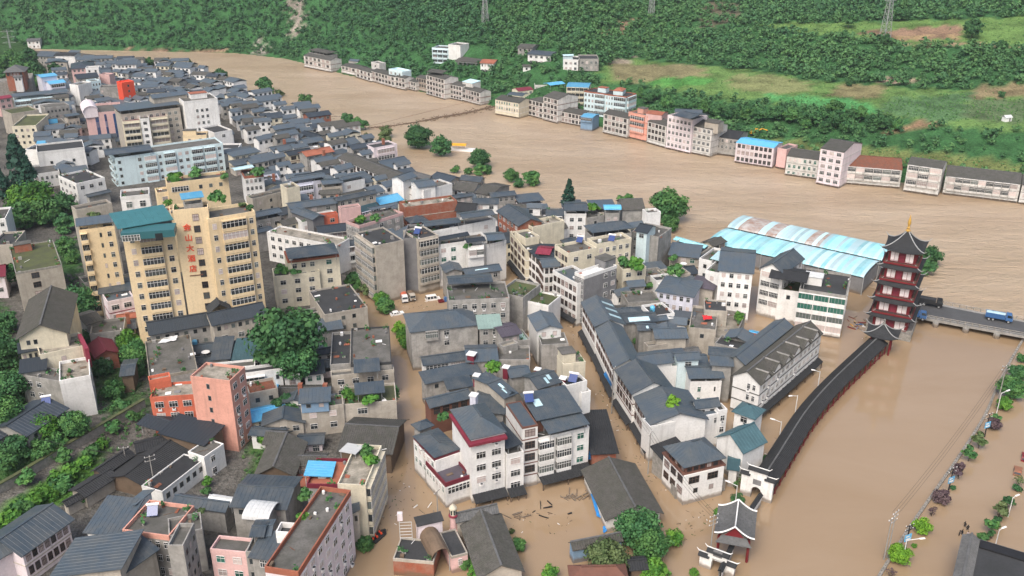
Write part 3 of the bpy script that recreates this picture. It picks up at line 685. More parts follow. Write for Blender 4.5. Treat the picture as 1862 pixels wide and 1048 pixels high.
# ---------------------------------------------------------------- the buildings, one by one
FARG = 'houses standing along the far river bank'
TOWN = 'houses packed along the flooded streets'
def H(label, *bl, **k):
    if k.pop('verges', None):
        a, e, n, w, d = frame_of(bl[0]); bl = list(bl); an = math.atan2(e.y, e.x)
        for u, ww in ((0, 3.2), (14, 3.2), (29, 3.2)): p = a + e * u; bl.append(dict(raw=((p.x, p.y), an, ww, d), z=6.2, zb=5.5, wall='concrete', roof='gy:tilegrey:1', win='', ov=.1))
        p = a + n * (d - 2.6) + e * 3.3; bl.append(dict(raw=((p.x, p.y), an, 10.6, 2.4), z=6.3, zb=5.8, wall='black', roof='flat:black', win='', par=.1, clean=1))
        p = a + n * (d - 4.6) + e * 17.3; bl.append(dict(raw=((p.x, p.y), an, 11, 3), z=6.3, zb=5.8, wall='black', roof='flat:black', win='', par=.1, clean=1))
    if k.pop('gables', None):
        a, e, n, w, d = frame_of(bl[0]); bl = list(bl); an = math.atan2(e.y, e.x)
        for i in range(6):
            p = a + e * (w * (.04 + .155 * i)) - n * .1; bl.append(dict(raw=((p.x, p.y), an, w * .115, d * .55), z=10.7 + .5 * (i % 2), zb=9.5, wall='white', roof='gy:tile:1.7', win='', ov=.3, ridge='concrete'))
    return house(label, list(bl), group=k.pop('group', TOWN), **k)
# --- far bank row, upstream to downstream
def FB(label, *bl, **k):
    for q_ in bl:
        q_.setdefault('ov', .15)
        if q_['wall'] == 'white': q_['wall'] = 'oldwhite'
        if q_['wall'] == 'palepink': q_['band'] = 'oldwhite'
    if bl[0]['A'][1] > 95 and '-1' not in str(bl[0].get('zb')): bl[0]['stilt'] = True
    return house(label, list(bl), group=FARG, ground=0.0, **k)
tile(460, 0)
FB('white four-storey house at the upstream end of the far bank row', b(355, 392, 545, 428, 610, 412, 8.6, 'white', 'gx:tile:1.4', 'F6x3r', band='brown', zb=-2), b(545, 428, 618, 420, 600, 405, 8, 'white', 'gy:tile:1', ''), b(390, 352, 520, 378, 560, 360, 11.6, 'concrete', 'chip:tile:1.2', 'F4x1w', fh=2.6, zb=6))
FB('low white two-storey house with timber balconies beside the grassy bank', b(620, 462, 722, 484, 770, 462, 5.6, 'white', 'gx:tile:1', 'F4x2r', band='brown'), b(672, 430, 740, 436, 745, 424, 7, 'concrete', 'gx:slate', ''))
FB('narrow white far bank house with a dark boat-shaped porch at the water', b(722, 482, 832, 515, 880, 495, 6.4, 'white', 'gx:tile:1', 'F4x2r', band='brown'))
FB('long white far bank house under a white rooftop hut', b(832, 500, 1000, 545, 1040, 522, 7.4, 'white', 'gx:tile:1.1', 'F7x2r', band='brown'), b(832, 445, 890, 458, 890, 440, 11, 'white', 'flat', 'F1x1n', zb=4))
FB('white far bank house end with blue-grey upper storey behind', b(1000, 540, 1072, 556, 1110, 540, 7.8, 'white', 'gx:tile:1', 'F3x2r', band='brown'), b(955, 495, 1052, 515, 1052, 490, 10.5, 'aqua', 'flat:paleblue', 'F3x1w', zb=4))
FB('low whitewashed house joined to the tall far bank block', b(1075, 565, 1148, 582, 1180, 560, 6, 'white', 'gx:tile:1', 'F4x2r', band='brown'))
FB('dark-fronted timber balcony house beside the tall far bank block', b(1148, 545, 1222, 562, 1250, 540, 8.5, 'beige', 'gx:tile:1', 'F4x3r', band='brown'))
FB('tall white balconied block with grey end wall on the far bank', b(1218, 528, 1350, 562, 1422, 540, 12.6, 'white', 'gx:tile:1.5', 'F6x4r', band='brown'), b(1225, 505, 1335, 520, 1385, 500, 15, 'none', 'gx:tile:1.0', ''))
FB('white house with pale blue roof panel left of the broken footbridge', b(1366, 590, 1474, 612, 1540, 590, 9.2, 'white', 'gx:tile:1.2', 'F5x3r', band='brown'), b(1475, 575, 1548, 590, 1540, 565, 11.5, 'white', 'F:paleblue', '', zb=6))
FB('broad white house with gable ends at the footbridge landing', b(1474, 622, 1600, 655, 1675, 640, 8, 'white', 'gx:tile:1.4', 'F6x2r', band='brown'))
FB('green-windowed three-storey riverside block beside the pink roof', dict(b(1706, 700, 1862, 722, 1900, 690, 9, 'cream', 'gx:tile:1.6', 'F9x2g', band='white'), B=(944, 188)), b(1790, 668, 1900, 680, 1900, 655, 11.5, 'none', 'gx:slate:.7', ''))
tile(920, 0)
FB('white four-storey house with dark hipped roof and timber balconies', b(155, 700, 262, 726, 300, 695, 9.6, 'white', 'hip:tile:1.4', 'F4x3r', band='brown'))
FB('tall white house showing a blank stepped gable to the river', b(262, 680, 366, 705, 438, 660, 13.6, 'white', 'gx:tile:2', 'F4x4r', band='brown'))
FB('long white house with blue glazed corner balcony on the river', b(358, 780, 545, 815, 600, 785, 6.6, 'white', 'gx:tile:1.6', 'F7x2r', band='brown'), b(525, 822, 612, 832, 605, 800, 7.6, 'bluewall', 'gx:blue:.6', 'F2x1e', fh=2.6))
FB('bright blue roofed apartment house behind the riverside row', b(425, 612, 585, 618, 590, 585, 16, 'cream', 'gx:blue:.9', 'F5x4b', zb=-1), b(312, 603, 420, 590, 410, 570, 17, 'none', 'gx:blue:.7', ''))
FB('small house with a crimson metal roof behind the riverside row', b(88, 645, 195, 632, 195, 610, 9, 'cream', 'gx:maroon:1.2', 'F3x2w', zb=-1))
FB('low white house beside the crimson roof across the river', b(200, 610, 312, 610, 300, 592, 10.5, 'white', 'flat', 'F4x2w', zb=-1))
FB('pale blue-white apartment block trimmed with red roof tiles', b(550, 648, 850, 690, 925, 665, 16, 'aqua', 'flat:flatdark', 'F3x4w@0-.25 F1x4e@.27-.5 F3x4w@.52-.7 F1x4e@.72-1 R1x4e', pm='terracotta', par=0.5, zb=-1, hut=(.25, .3, 5, 4), hutr='terracotta'), b(755, 640, 825, 645, 840, 625, 18.5, 'aqua', 'hip:terracotta', '', zb=15))
FB('white three-balcony terrace beside the orange riverside house', b(686, 800, 862, 838, 905, 808, 10.8, 'white', 'gx:tile:1.6', 'F6x3r', band='concrete'))
FB('orange riverside house with green glazed balconies', b(862, 800, 1000, 830, 1030, 795, 13, 'salmon', 'flat', 'F1x1w@.1-.5 F1x3e', band='orange', hut=(.2, .4, 4, 4)))
FB('white balcony house between the orange house and the tall pinkish one', b(998, 855, 1132, 890, 1180, 850, 11.5, 'white', 'gx:tile:1.5', 'F5x3r', band='concrete'), b(985, 800, 1100, 815, 1090, 785, 15, 'pink', 'gx:terracotta:.8', '', zb=10))
FB('tall pinkish white house with blue-grey canopy on its roof', b(1138, 822, 1316, 858, 1395, 822, 16.5, 'palepink', 'flat:flat', 'F6x5p', band='white'), b(1180, 812, 1300, 840, 1350, 790, 19.6, 'none', 'gx:slate:1.0', ''), b(1190, 792, 1385, 800, 1390, 775, 20.2, 'none', 'gx:slate:.8', ''))
FB('white house with big square window panes under a dark tiled roof', b(1316, 888, 1455, 915, 1510, 868, 14, 'white', 'gx:tile:2', 'F4x4p', band='concrete'), b(1400, 860, 1500, 875, 1500, 850, 17, 'beige', 'gx:tile:1', '', zb=12))
FB('low grey house with dark overhanging gable next to the blue roof', b(1480, 965, 1640, 985, 1700, 930, 9, 'concrete', 'gx:tileblack:2', 'F5x2w'))
tile(1382, 0)
FB('riverside shed house with sky blue sheet roof', b(-170, 1005, 100, 1045, 130, 1000, 10, 'palepink', 'gx:blue:.9', 'F8x3r', band='bluewall'))
FB('small pale pink stairwell house between two riverside houses', b(120, 1055, 188, 1068, 190, 1020, 9, 'pink', 'flat', ''))
tile(1382, 260)
FB('green-windowed white house with sagging dark roof on the river', b(188, 92, 418, 122, 470, 70, 9.2, 'white', 'gx:tile:2', 'F6x3g', band='concrete'))
FB('tallest white river house with tiled gable and blue rear tarp', b(425, 38, 594, 68, 655, -10, 16.4, 'palepink', 'gx:tile:2.2', 'F3x5p', band='concrete'))
FB('long white riverside house under a collapsing rust red roof', b(604, 160, 1006, 192, 1040, 110, 8.6, 'white', 'gx:rust:2.4', 'F6x2e', band='white'))
FB('white three-storey house with a garden on its dark roof', b(1040, 150, 1290, 184, 1312, 130, 12.4, 'white', 'gx:tile:1.6', 'F3x3e', band='concrete'))
FB('longest white riverside house with ten windows above flooded arcades', b(1308, 232, 1842, 292, 1860, 225, 8.4, 'white', 'gx:tile:2.6', 'F9x2e', band='concrete'))
FB('white house cut off by the photo edge at the end of the far bank row', b(1848, 296, 2150, 330, 2170, 260, 8.4, 'white', 'gx:tile:2.4', 'F6x2p', band='concrete'))
# hamlet on the slope behind
tile(460, 0)
HAM = 'houses on the slope across the river'
def HM(label, *bl): return house(label, list(bl), group=HAM)
HM('white hillside block with a tall blank wall and balconies', b(1262, 345, 1378, 352, 1370, 330, 0, 'aqua', 'flat', 'F3x3b', hgt=9), b(1378, 322, 1462, 330, 1462, 308, 0, 'white', 'flat', '', hgt=11))
HM('long low tiled farmhouse beside the white hillside block', b(1420, 432, 1598, 445, 1600, 405, 0, 'white', 'gx:tile:1.5', 'F5x1n', hgt=4))
HM('small white farmhouse with brown roof on the wooded slope', b(1596, 445, 1700, 450, 1700, 420, 0, 'white', 'gx:terracotta:1.2', 'F4x2w', hgt=5.5))
tile(920, 0)
HM('grey unplastered farmhouse at the edge of the trees', b(75, 335, 188, 342, 190, 312, 0, 'concrete', 'gx:tile:1.3', 'F3x2n', hgt=6))
HM('hillside house with pale blue roof and dark veranda', b(145, 382, 318, 395, 320, 362, 0, 'white', 'gx:slate:1.2', 'F4x2w', hgt=5))
HM('tiny white hut below the hillside houses', b(112, 470, 178, 472, 178, 458, 0, 'white', 'gx:tile:.8', 'F1x1n', hgt=3.2))
HM('pair of white hillside houses with a blue tank roof beside the field', b(405, 428, 510, 432, 510, 405, 0, 'white', 'flat:flatdark', 'F3x2w', hgt=6), b(520, 425, 655, 425, 655, 395, 0, 'concrete', 'flat:flatdark', 'F4x2w', hgt=7), b(405, 395, 480, 392, 480, 385, 0, 'aqua', 'gx:paleblue', '', hgt=8))
tile(0, 0)
HM('white valley house with grey roof at the foot of the far hill', b(182, 292, 282, 288, 275, 272, 0, 'white', 'gx:tilegrey:1.2', 'F3x2n', hgt=5.5))

# --- far left part of the town
T0 = (0, 60, 5.24)
tile(*T0)
H('red-brown hall with sweeping grey hipped roof on a stone terrace', b(25, 380, 235, 370, 225, 330, 19, 'brick', 'hip:tilegrey:3', 'F5x1r', ov=1.2, ground=None), b(120, 425, 210, 420, 210, 405, 16.5, 'white', 'gx:tilegrey:.8', 'F2x1n'), name='hall', cat='hall', ground=10)
H('dark stone retaining terrace under the red-brown hall', b(-120, 490, 305, 460, 300, 400, 11.5, 'stone', 'flat:paving', '', par=1.1, pm='concrete', zb=-1), name='retaining_terrace', cat='terrace wall', ground=0)
H('pale house with two stepped bright blue roofs', b(385, 425, 550, 405, 545, 375, 16, 'lilac', 'gx:blue:.8', ''), b(470, 490, 632, 470, 625, 440, 13, 'lilac', 'gx:blue:1', 'F1x1e'))
H('long pale blue gallery block with slate roof near the terrace', b(120, 612, 655, 560, 650, 535, 11, 'aqua', 'cF:slate:.4', 'F3x2e@0-.3 F1x2w@.3-.37 F4x2e@.4-.98', gap=2.6))
H('small pink house with red roof beside the gallery block', b(-20, 635, 120, 612, 115, 590, 11.5, 'pink', 'gx:maroon:1', 'F2x3w'))
H('cream building with two moss-green flat roofs', b(115, 905, 345, 895, 335, 790, 12, 'cream', 'flat:moss', 'F4x3n'), b(110, 785, 370, 745, 365, 690, 13, 'beige', 'flat:moss', ''))
H('bright cream low hall in front of the mossy roofs', b(195, 915, 350, 890, 330, 880, 10, 'cream', 'flat:flatlight', 'R2x2n'))
H('grey shell building with an open concrete grid front', b(430, 730, 660, 700, 655, 665, 12, 'concrete', 'flat:flat', 'F6x2n'))
H('grey house with blue water tanks on its low roof', b(410, 900, 640, 870, 640, 815, 8, 'concrete', 'flat:flat', 'F4x2w', hut=(.2, .4, 6, 4), hutm='blue'))
H('slate canopy house with purple sheet beside the pink landmark', b(630, 800, 765, 780, 765, 755, 12, 'beige', 'cgx:slate:.5', 'F3x2w'))
H('white gable-ended house at the far tip of the town', b(508, 215, 712, 215, 700, 190, 10, 'white', 'gx:tileblack:1.2', ''), b(330, 220, 505, 230, 500, 190, 8, 'concrete', 'gx:slate', 'F5x2n'))
H('wide grey-hipped house over pink walls near the river bend', b(670, 345, 900, 330, 880, 280, 13, 'pink', 'hip:darkslate:2.2', 'F5x2w'), b(815, 345, 940, 340, 940, 325, 14, 'white', 'flat', 'F2x1n'))
H('slate-roofed house with pink side wings near the river bend', b(730, 440, 945, 420, 930, 390, 13, 'beige', 'gx:darkslate:2', 'F4x2w'), b(945, 405, 1040, 410, 1035, 392, 12, 'pink', 'flat', ''))
H('white blank-walled house below the pink wings', b(745, 510, 870, 480, 860, 455, 13, 'white', 'flat', ''), b(870, 475, 960, 462, 955, 440, 12, 'aqua', 'flat', 'F3x2w'))
H('white gabled house with slate roof nearest the bend trees', b(1100, 305, 1300, 300, 1280, 262, 10, 'white', 'gx:slate:2', 'F5x2n'))
H('bright orange-red painted stair block rising above grey roofs', b(1160, 488, 1275, 470, 1270, 450, 17, 'signred', 'flat:signred', 'F1x4n', pm='signred'))
H('blank grey rendered wall house left of the orange-red block', b(950, 535, 1160, 525, 1150, 500, 12, 'concrete', 'flat', 'F1x2n@0-.2'))
H('pink corner building with arched crown and three tall blue glass strips', b(815, 790, 1145, 765, 1120, 680, 17, 'pink', 'flat:flat', 'F1x5v@.22-.40 F1x5v@.50-.62 F1x5v@.74-.92', fh=3.3, par=1.2), b(790, 770, 945, 755, 930, 690, 18.5, 'palepink', 'ay:palepink:3.5', '', zb=16), name='landmark_building', cat='building')
H('apartment block with two bays of white and green balconies', b(1165, 860, 1335, 845, 1330, 800, 18, 'cream', 'flat:maroon', 'F1x6b@0-1'), b(1335, 835, 1420, 828, 1420, 790, 18.5, 'white', 'flat', 'F1x6w'), b(1420, 825, 1600, 805, 1590, 770, 18, 'cream', 'flat:maroon', 'F1x6b@0-1'), name='apartment_block', cat='apartment block')
tile(300, 90, 5.24)
H('long dull grey office block under a slate rooftop canopy', b(-440, 590, 150, 520, 140, 465, 23, 'beige', 'cF:slate:.5', 'F9x6w', gap=2.6), b(-120, 470, 225, 425, 220, 395, 26, 'beige', 'gx:slate', ''), name='office_block', cat='office block')
H('tall plain white block with a grid of twelve windows', b(180, 510, 500, 475, 480, 420, 24, 'white', 'flat:flat', 'F3x4w@.28-.72^1', hut=(.3, .4, 8, 5), hutr='terracotta', par=0.6), name='tower_block', cat='tower block')
H('low white hall with a dark flat roof beside the plain white block', b(470, 810, 640, 780, 585, 715, 11, 'white', 'flat:flatdark', 'F1x1w'), name='hall', cat='hall')
H('small yellow house with black flat roof', b(170, 840, 395, 830, 390, 795, 12, 'yellow', 'flat:flatdark', 'F2x1n', hut=(0, .3, 6, 3)))
tile(0, 260)
H('pale blue four-storey apartment row with recessed balconies', b(815, 118, 1572, 12, 1560, -35, 13.5, 'aqua', 'flat:flat', 'F1x4n@.0-.06 F1x4w@.18-.24 F1x4e@.25-.36 F1x4w@.37-.42 F1x4e@.43-.54 F2x4w@.55-.68 F1x4e@.69-.8 F1x4e@.81-.92 F1x4w@.93-.99 L2x4b', hut=(.05, .4, 5, 4)), b(745, 90, 1075, 50, 1065, 5, 16, 'none', 'gx:slate:1', ''), name='apartment_block', cat='apartment block')
H('white assembly hall with arched mouldings and dark roof', b(262, 78, 596, 42, 560, -10, 13, 'white', 'flat:flatdark', 'F2x1n^1'), b(200, 240, 420, 210, 390, 150, 7, 'white', 'flat:flat', 'F6x1w'), b(176, 58, 262, 60, 270, 20, 11, 'white', 'flat:flatdark', ''), name='assembly_hall', cat='hall')
H('white three-window block with ribbed black flat roof', b(540, 300, 740, 256, 650, 190, 12, 'white', 'flat:flatdark', 'F3x1w L4x3w'), name='block', cat='building')
H('white corner house at the photo edge below the bamboo', b(-120, 560, 40, 545, 20, 470, 12, 'white', 'flat:tile', 'F3x3w'))
H('maroon-trimmed house at the photo edge beside dark trees', b(-150, 965, 40, 940, 20, 860, 9, 'palepink', 'gx:maroon', 'F2x2w'))
H('tall beige block with a moss-stained flat roof and one window column', b(110, 925, 438, 868, 390, 690, 14, 'beige', 'flat:moss', 'F1x4r@.28-.52', par=.4, pm='stone', hut=(.1, .75, 5, 3), hutm='brick', ground=None), b(-60, 740, 100, 730, 90, 640, 13.5, 'beige', 'flat:flatdark', ''), name='apartment_block', cat='apartment block')
# --- the yellow hotel tower
YT = [b(862, 655, 1225, 612, 1165, 470, 36.4, 'yellow', 'flat:flat', 'F1x10w@.08-.26^0 F1x10e@.30-.74 F1x10w@.78-.98^1 R2x9n', fh=3.35),
      b(1222, 500, 1470, 478, 1440, 440, 41, 'yellow', 'flat:flat', 'F1x11r@.48-.74', fh=3.35, par=1.0),
      b(1468, 560, 1800, 505, 1750, 440, 38, 'yellow', 'flat:flat', 'F1x11w@.04-.20 F1x11e@.25-.80 F1x11w@.82-.98', fh=3.35, par=1.0),
      b(535, 590, 815, 555, 800, 518, 31, 'yellow', 'cF:slate:.8', 'F1x8n@.52-.64 F1x8w@.72-.94 F1x8b@.0-.22', fh=3.3, gap=2.2),
      b(830, 608, 1225, 540, 1160, 462, 39.4, 'none', 'F:teal:1.2', '', ov=.2),
      b(850, 640, 1228, 612, 1218, 565, 38.9, 'teal', 'none', 'F1x1s@.0-.36 F1x1x@.62-.78', zb=36.9),
      b(1280, 400, 1440, 380, 1420, 350, 44.5, 'concrete', 'cF:blue:.5', '', gap=2.6)]
tower = H('yellow high-rise hotel with red vertical lettering and teal roof', *YT, name='hotel_tower', cat='hotel tower', ground=0.5)
H('lower yellow block with a planted terrace behind the hotel tower', b(1180, 305, 1610, 255, 1590, 215, 32, 'yellow', 'flat:flat', 'F1x1s@.05-.35 F3x1n@.45-.95', par=1), b(1110, 370, 1300, 345, 1290, 310, 29, 'yellow', 'flat:flat', 'F2x2w'), name='hotel_annex', cat='hotel annex')
H('white rooftop room with two dark doors behind the teal roof', b(850, 400, 1055, 380, 1050, 330, 36, 'white', 'flat:flat', 'F2x1w', fh=4), name='annex', cat='building')
H('tan-walled house with torn dark canopy behind the hotel wing', b(540, 490, 790, 440, 770, 410, 27, 'beige', 'flat:tile', ''), b(620, 385, 790, 345, 770, 330, 24, 'concrete', 'gx:slate', ''), name='annex', cat='building')
# --- middle of the town, tile at (460,260)
tile(460, 260)
H('lilac three-storey house with slate canopy and glazed gallery', b(280, 272, 520, 235, 500, 205, 14, 'lilac', 'cgx:slate:.6', 'F1x3e@.1-.6 F1x3w@.66-.95', gap=2.2), b(490, 295, 640, 280, 630, 240, 12.5, 'beige', 'cgx:slate:.6', 'F3x2w', gap=2.2), b(620, 265, 800, 228, 785, 205, 13, 'white', 'cgx:slate:.6', 'F1x2w@.15-.45', gap=2.2))
H('long brown-and-white arcade terrace with a dark continuous eave', b(592, 105, 1118, 322, 1190, 262, 9.5, 'white', 'gx:tile:1.6', 'F16x3r', band='brown', ov=.4), name='terrace_row', cat='terrace')
H('slate-gabled white house standing on the arcade terrace', b(965, 250, 1060, 272, 1180, 240, 13, 'white', 'gy:slate:1.5', ''))
H('white house with a curved parapet and slate shed roof', b(1165, 318, 1300, 300, 1400, 228, 14.5, 'white', 'gx:slate:1', ''), b(1205, 350, 1405, 298, 1385, 250, 12.5, 'white', 'flat:flat', '', pm='white'))
H('unplastered red brick building with broken flat roof', b(1070, 470, 1440, 422, 1420, 380, 12.5, 'brick', 'flat:flatlight', '', band='beige', pm='brick'))
H('pink corner house with a green roof garden', b(750, 600, 1060, 505, 1030, 452, 13, 'concrete', 'flat:flat', 'F3x2w@.4-.95 L5x3p', pm='pink'), b(620, 480, 760, 460, 750, 440, 14, 'pink', 'flat:flat', ''), b(830, 475, 1000, 440, 990, 420, 15.5, 'concrete', 'cgx:slate:.4', ''))
H('white and orange house with a steep slate canopy', b(350, 575, 610, 525, 590, 480, 9.5, 'white', 'flat:flat', 'F2x2w@.0-.35 F2x2w@.4-.9'), b(258, 485, 420, 545, 470, 500, 12, 'darkwall', 'gx:slate:1', ''), b(440, 535, 600, 512, 595, 495, 11, 'orange', 'flat:slate', 'F2x1w'))
H('long low house with three stepped slate roofs', b(260, 470, 600, 425, 570, 380, 12, 'concrete', 'gx:slate:1', 'F3x2w'), b(590, 415, 880, 355, 860, 335, 12.5, 'beige', 'gx:slate:1', 'F5x1w'))
H('old cream house with mossy flat roof and blank tall side wall', b(0, 410, 245, 348, 235, 320, 10.5, 'beige', 'flat:tile', 'F3x2n'), b(240, 335, 330, 318, 310, 285, 15, 'cream', 'flat:flat', ''))
H('white three-storey school-like block with rubble-strewn flat roof', b(98, 640, 590, 735, 690, 688, 11.5, 'white', 'flat:flatlight', 'F9x3w', pm='white', par=.6), name='block', cat='building')
H('white and green house with slate hipped canopy over red eaves', b(250, 820, 606, 778, 560, 705, 18.3, 'none', 'hip:slate:1.6', '', gap=2.3), b(245, 845, 608, 800, 570, 730, 16, 'cream', 'flat:terracotta', 'F3x3w@.04-.55 F1x3g@.58-1', pm='terracotta', par=.5), b(150, 962, 470, 925, 440, 870, 11.5, 'cream', 'flat:flat', 'F3x3w', par=.9))
H('tall weathered concrete apartment block with stained blank end wall', b(862, 738, 1062, 695, 930, 600, 19.5, 'beige', 'flat:flatdark', 'L3x6e', par=.5), b(1062, 690, 1165, 690, 1150, 590, 18.5, 'darkwall', 'flat:flatdark', ''), b(1162, 690, 1308, 658, 1230, 590, 18.8, 'beige', 'flat:flatdark', 'F1x5e', par=.5), name='apartment_block', cat='apartment block')  # dark middle block stands in for the shaded gap between the wings
H('big white blank-walled house with slate rooftop canopies', b(1265, 640, 1712, 552, 1690, 500, 17, 'white', 'flat:flat', 'F1x1w@.78-.9 R2x3w'), b(1212, 590, 1470, 560, 1440, 525, 19.5, 'none', 'gx:slate:.4', ''), b(1478, 535, 1712, 505, 1690, 462, 21, 'none', 'gx:slate:.6', ''))
H('white stepped house with green windows and rooftop greenhouse canopy', b(1308, 735, 1652, 690, 1635, 640, 15, 'white', 'flat:flat', 'F2x3g@.0-.4 F1x3g@.62-.8'), b(1310, 690, 1530, 650, 1510, 628, 17.6, 'none', 'gx:darkslate:.5', ''), b(1508, 705, 1645, 690, 1630, 660, 17.3, 'white', 'cgx:darkslate:.5', 'F2x1e', gap=2.4), b(1648, 735, 1786, 702, 1770, 660, 14, 'white', 'flat:flat', ''), b(1655, 690, 1785, 680, 1760, 625, 16.6, 'none', 'gx:slate:.8', ''))
H('slate-roofed house with a white water tank in front of the green windows', b(1355, 920, 1490, 905, 1460, 845, 10.5, 'concrete', 'gy:slate:1', ''), b(1500, 935, 1760, 898, 1720, 850, 10, 'concrete', 'gx:slate:1', 'F4x1w', sky=((0, .3, .5, .35, .12),)))
H('large slate barn roof over a red wall by the narrow street', b(1712, 480, 1870, 590, 1990, 520, 15, 'brick', 'gx:slate:2', 'F5x2w'), name='hall', cat='hall')
H('slate canopy house right behind the hotel tower', b(0, 530, 210, 488, 190, 450, 12.5, 'concrete', 'cgx:slate:.8', 'F3x3w'), b(20, 640, 150, 610, 140, 575, 9, 'concrete', 'gx:slate:.5', ''))
H('white house with red eaves and a rooftop thicket', b(-60, 250, 75, 235, 60, 190, 13, 'white', 'flat:flat', 'F4x3p@0-.9', pm='terracotta'), b(-130, 195, 10, 170, 0, 150, 15.5, 'none', 'gx:paleblue:.4', ''))
# white houses and slate roofs toward the river
H('low slate roof house tucked behind the brick building', b(1400, 395, 1560, 372, 1545, 350, 11, 'concrete', 'gx:slate:.6', 'F3x2w'))
H('slate gable house with a white end wall near the tall poplar pair', b(1550, 432, 1735, 432, 1700, 395, 12, 'white', 'gx:slate:1.2', 'F2x1w'))
H('dark old tiled house with deep eaves beside the slate gable', b(1420, 480, 1560, 490, 1545, 430, 10.5, 'darkwall', 'gx:tileblack:1.8', ''))
H('grey-tiled courtyard house facing the riverside poplars', b(1400, 330, 1560, 345, 1600, 290, 9, 'white', 'gx:tile:1.8', 'F5x2r'))
H('long grey-tiled riverside house with pale gable trim', b(1560, 350, 1680, 372, 1820, 300, 9.5, 'concrete', 'gx:tile:1.6', 'F4x2w'))
H('low slate house in front of the two poplars', b(1680, 385, 1862, 368, 1840, 338, 10, 'concrete', 'gx:slate:.9', 'F4x2w'))
# --- tile at (920,260)
tile(920, 260)
H('white house with a gabled slate canopy and rooftop plants', b(412, 478, 580, 478, 625, 415, 15, 'white', 'cgx:slate:1', 'F2x3w@.1-.9 L3x3w', gap=2.2), b(572, 545, 690, 525, 680, 480, 11.5, 'concrete', 'flat:flat', 'F1x2n'))
H('stained cream block with a bare concrete roof beside the narrow street', b(188, 608, 412, 560, 335, 525, 14, 'cream', 'flat:flatlight', 'L2x4r', par=.7))
H('grey house topped by a blue and white arched canopy', b(690, 470, 815, 470, 800, 445, 15, 'concrete', 'cax:blue:1', 'F2x1w'))
H('grey rendered house with a dark tiled gable near the big riverside tree', b(815, 475, 985, 470, 1000, 400, 14, 'concrete', 'gx:tile:2.4', '', ov=.5), b(1000, 510, 1092, 500, 1080, 470, 13.5, 'white', 'flat:flat', ''))
H('house under a broad slate hipped canopy with dark open loft', b(608, 635, 905, 600, 850, 548, 19.5, 'concrete', 'chip:slate:1.6', 'F4x4w', gap=2.6, hutw=False))
H('cream five-storey house with two solar heaters on its terrace', b(440, 800, 640, 760, 600, 690, 17, 'cream', 'flat:flat', 'F2x1w L4x5r', par=1), b(640, 735, 885, 690, 870, 640, 18, 'cream', 'flat:flat', 'F5x3w', par=1))
H('grey and white house with a dark roof corner and plants', b(885, 640, 1075, 680, 1090, 600, 16, 'concrete', 'flat:flat', 'F2x5w@.05-.5 L1x3w'), b(905, 620, 1000, 640, 1060, 590, 18.5, 'aqua', 'gx:darkslate:1.5', 'F1x1w'))
H('dark grey cement box house with a white parapet', b(552, 958, 782, 880, 735, 845, 16, 'darkwall', 'flat:whiteroof', 'F2x4w@.55-1 L3x5p', pm='white', par=.8, hut=(.72, .3, 4.5, 4.5)))
H('cream house with an overgrown roof garden behind the cement box', b(822, 905, 988, 885, 975, 845, 12.5, 'cream', 'flat:moss', 'F2x3w', par=.6))
SR = 'balconied houses lining the narrow flooded street'
H('brown-balconied street house at the head of the narrow street', b(28, 640, 140, 770, 230, 690, 12, 'cream', 'flat:tile', 'F4x3r', band='white', eave=('tileblack', 2.5, 1.3)), b(60, 640, 140, 690, 200, 650, 14, 'cream', 'flat:flat', ''), group=SR)
H('street house with a crimson sheet roof between balconies', b(138, 745, 262, 850, 385, 745, 12.5, 'white', 'gx:darkslate:1', 'F4x3r', band='white', eave=('tileblack', 2.5, 1.3)), b(205, 780, 310, 790, 370, 735, 13.6, 'none', 'gx:maroon:.8', ''), group=SR)
H('street house with slate roof and rounded white gable', b(258, 880, 390, 870, 388, 800, 12.5, 'white', 'gx:slate:1.2', 'L4x3r F3x3r', band='white'), group=SR)
H('narrow brick-windowed house left of the dark cement box', b(330, 915, 505, 1010, 550, 920, 13.5, 'white', 'flat:slate', 'F6x4r', band='white', eave=('tileblack', 2.5, 1.3)), group=SR)
H('old walled house with a weedy roof beside the beige alley', b(990, 960, 1130, 940, 1120, 885, 8.5, 'concrete', 'flat:flat', 'F2x1n', pm='stone'), b(1130, 960, 1300, 935, 1290, 880, 8, 'beige', 'flat:moss', 'F2x1g'))
H('slate house with a pale blue gable window above the ruined yard', b(1050, 1045, 1330, 1090, 1400, 975, 10.5, 'lilac', 'hip:slate:1.6', 'F5x2w'), b(1290, 1010, 1470, 1040, 1520, 960, 9.5, 'beige', 'hip:purple:1.5', ''))
H('beige annex with slate lean-to beside the striped market roof', b(1140, 790, 1365, 815, 1400, 745, 9.5, 'beige', 'F:slate:1.2', 'F3x2g'))
H('black flat-roofed shed with a turquoise striped edge', b(1155, 735, 1380, 790, 1430, 740, 8.5, 'beige', 'flat:flatdark', ''), b(1178, 680, 1400, 745, 1470, 735, 9, 'none', 'gx:turq:.5', ''))
H('white house with a pale blue sheet roof over open galleries', b(1440, 815, 1620, 860, 1690, 780, 14.5, 'white', 'cgx:paleblue:.8', 'R1x3b', gap=2.4), b(1362, 830, 1450, 850, 1500, 760, 13, 'white', 'flat:flat', 'F1x3n'))
tile(1382, 260)
H('white apartment house with two slate gables and green-shuttered windows', b(-300, 900, -40, 925, 30, 760, 16.5, 'white', 'gx:slate:2.6', 'F4x5w', ov=.5), b(-10, 885, 170, 930, 240, 800, 15.5, 'white', 'gy:slate:2.6', 'F2x4s@.05-.9 R4x4w', ov=.5), b(-385, 915, -290, 935, -250, 830, 13, 'white', 'flat:flat', 'F1x4n'), name='apartment_block', cat='apartment block')
tile(1382, 520)
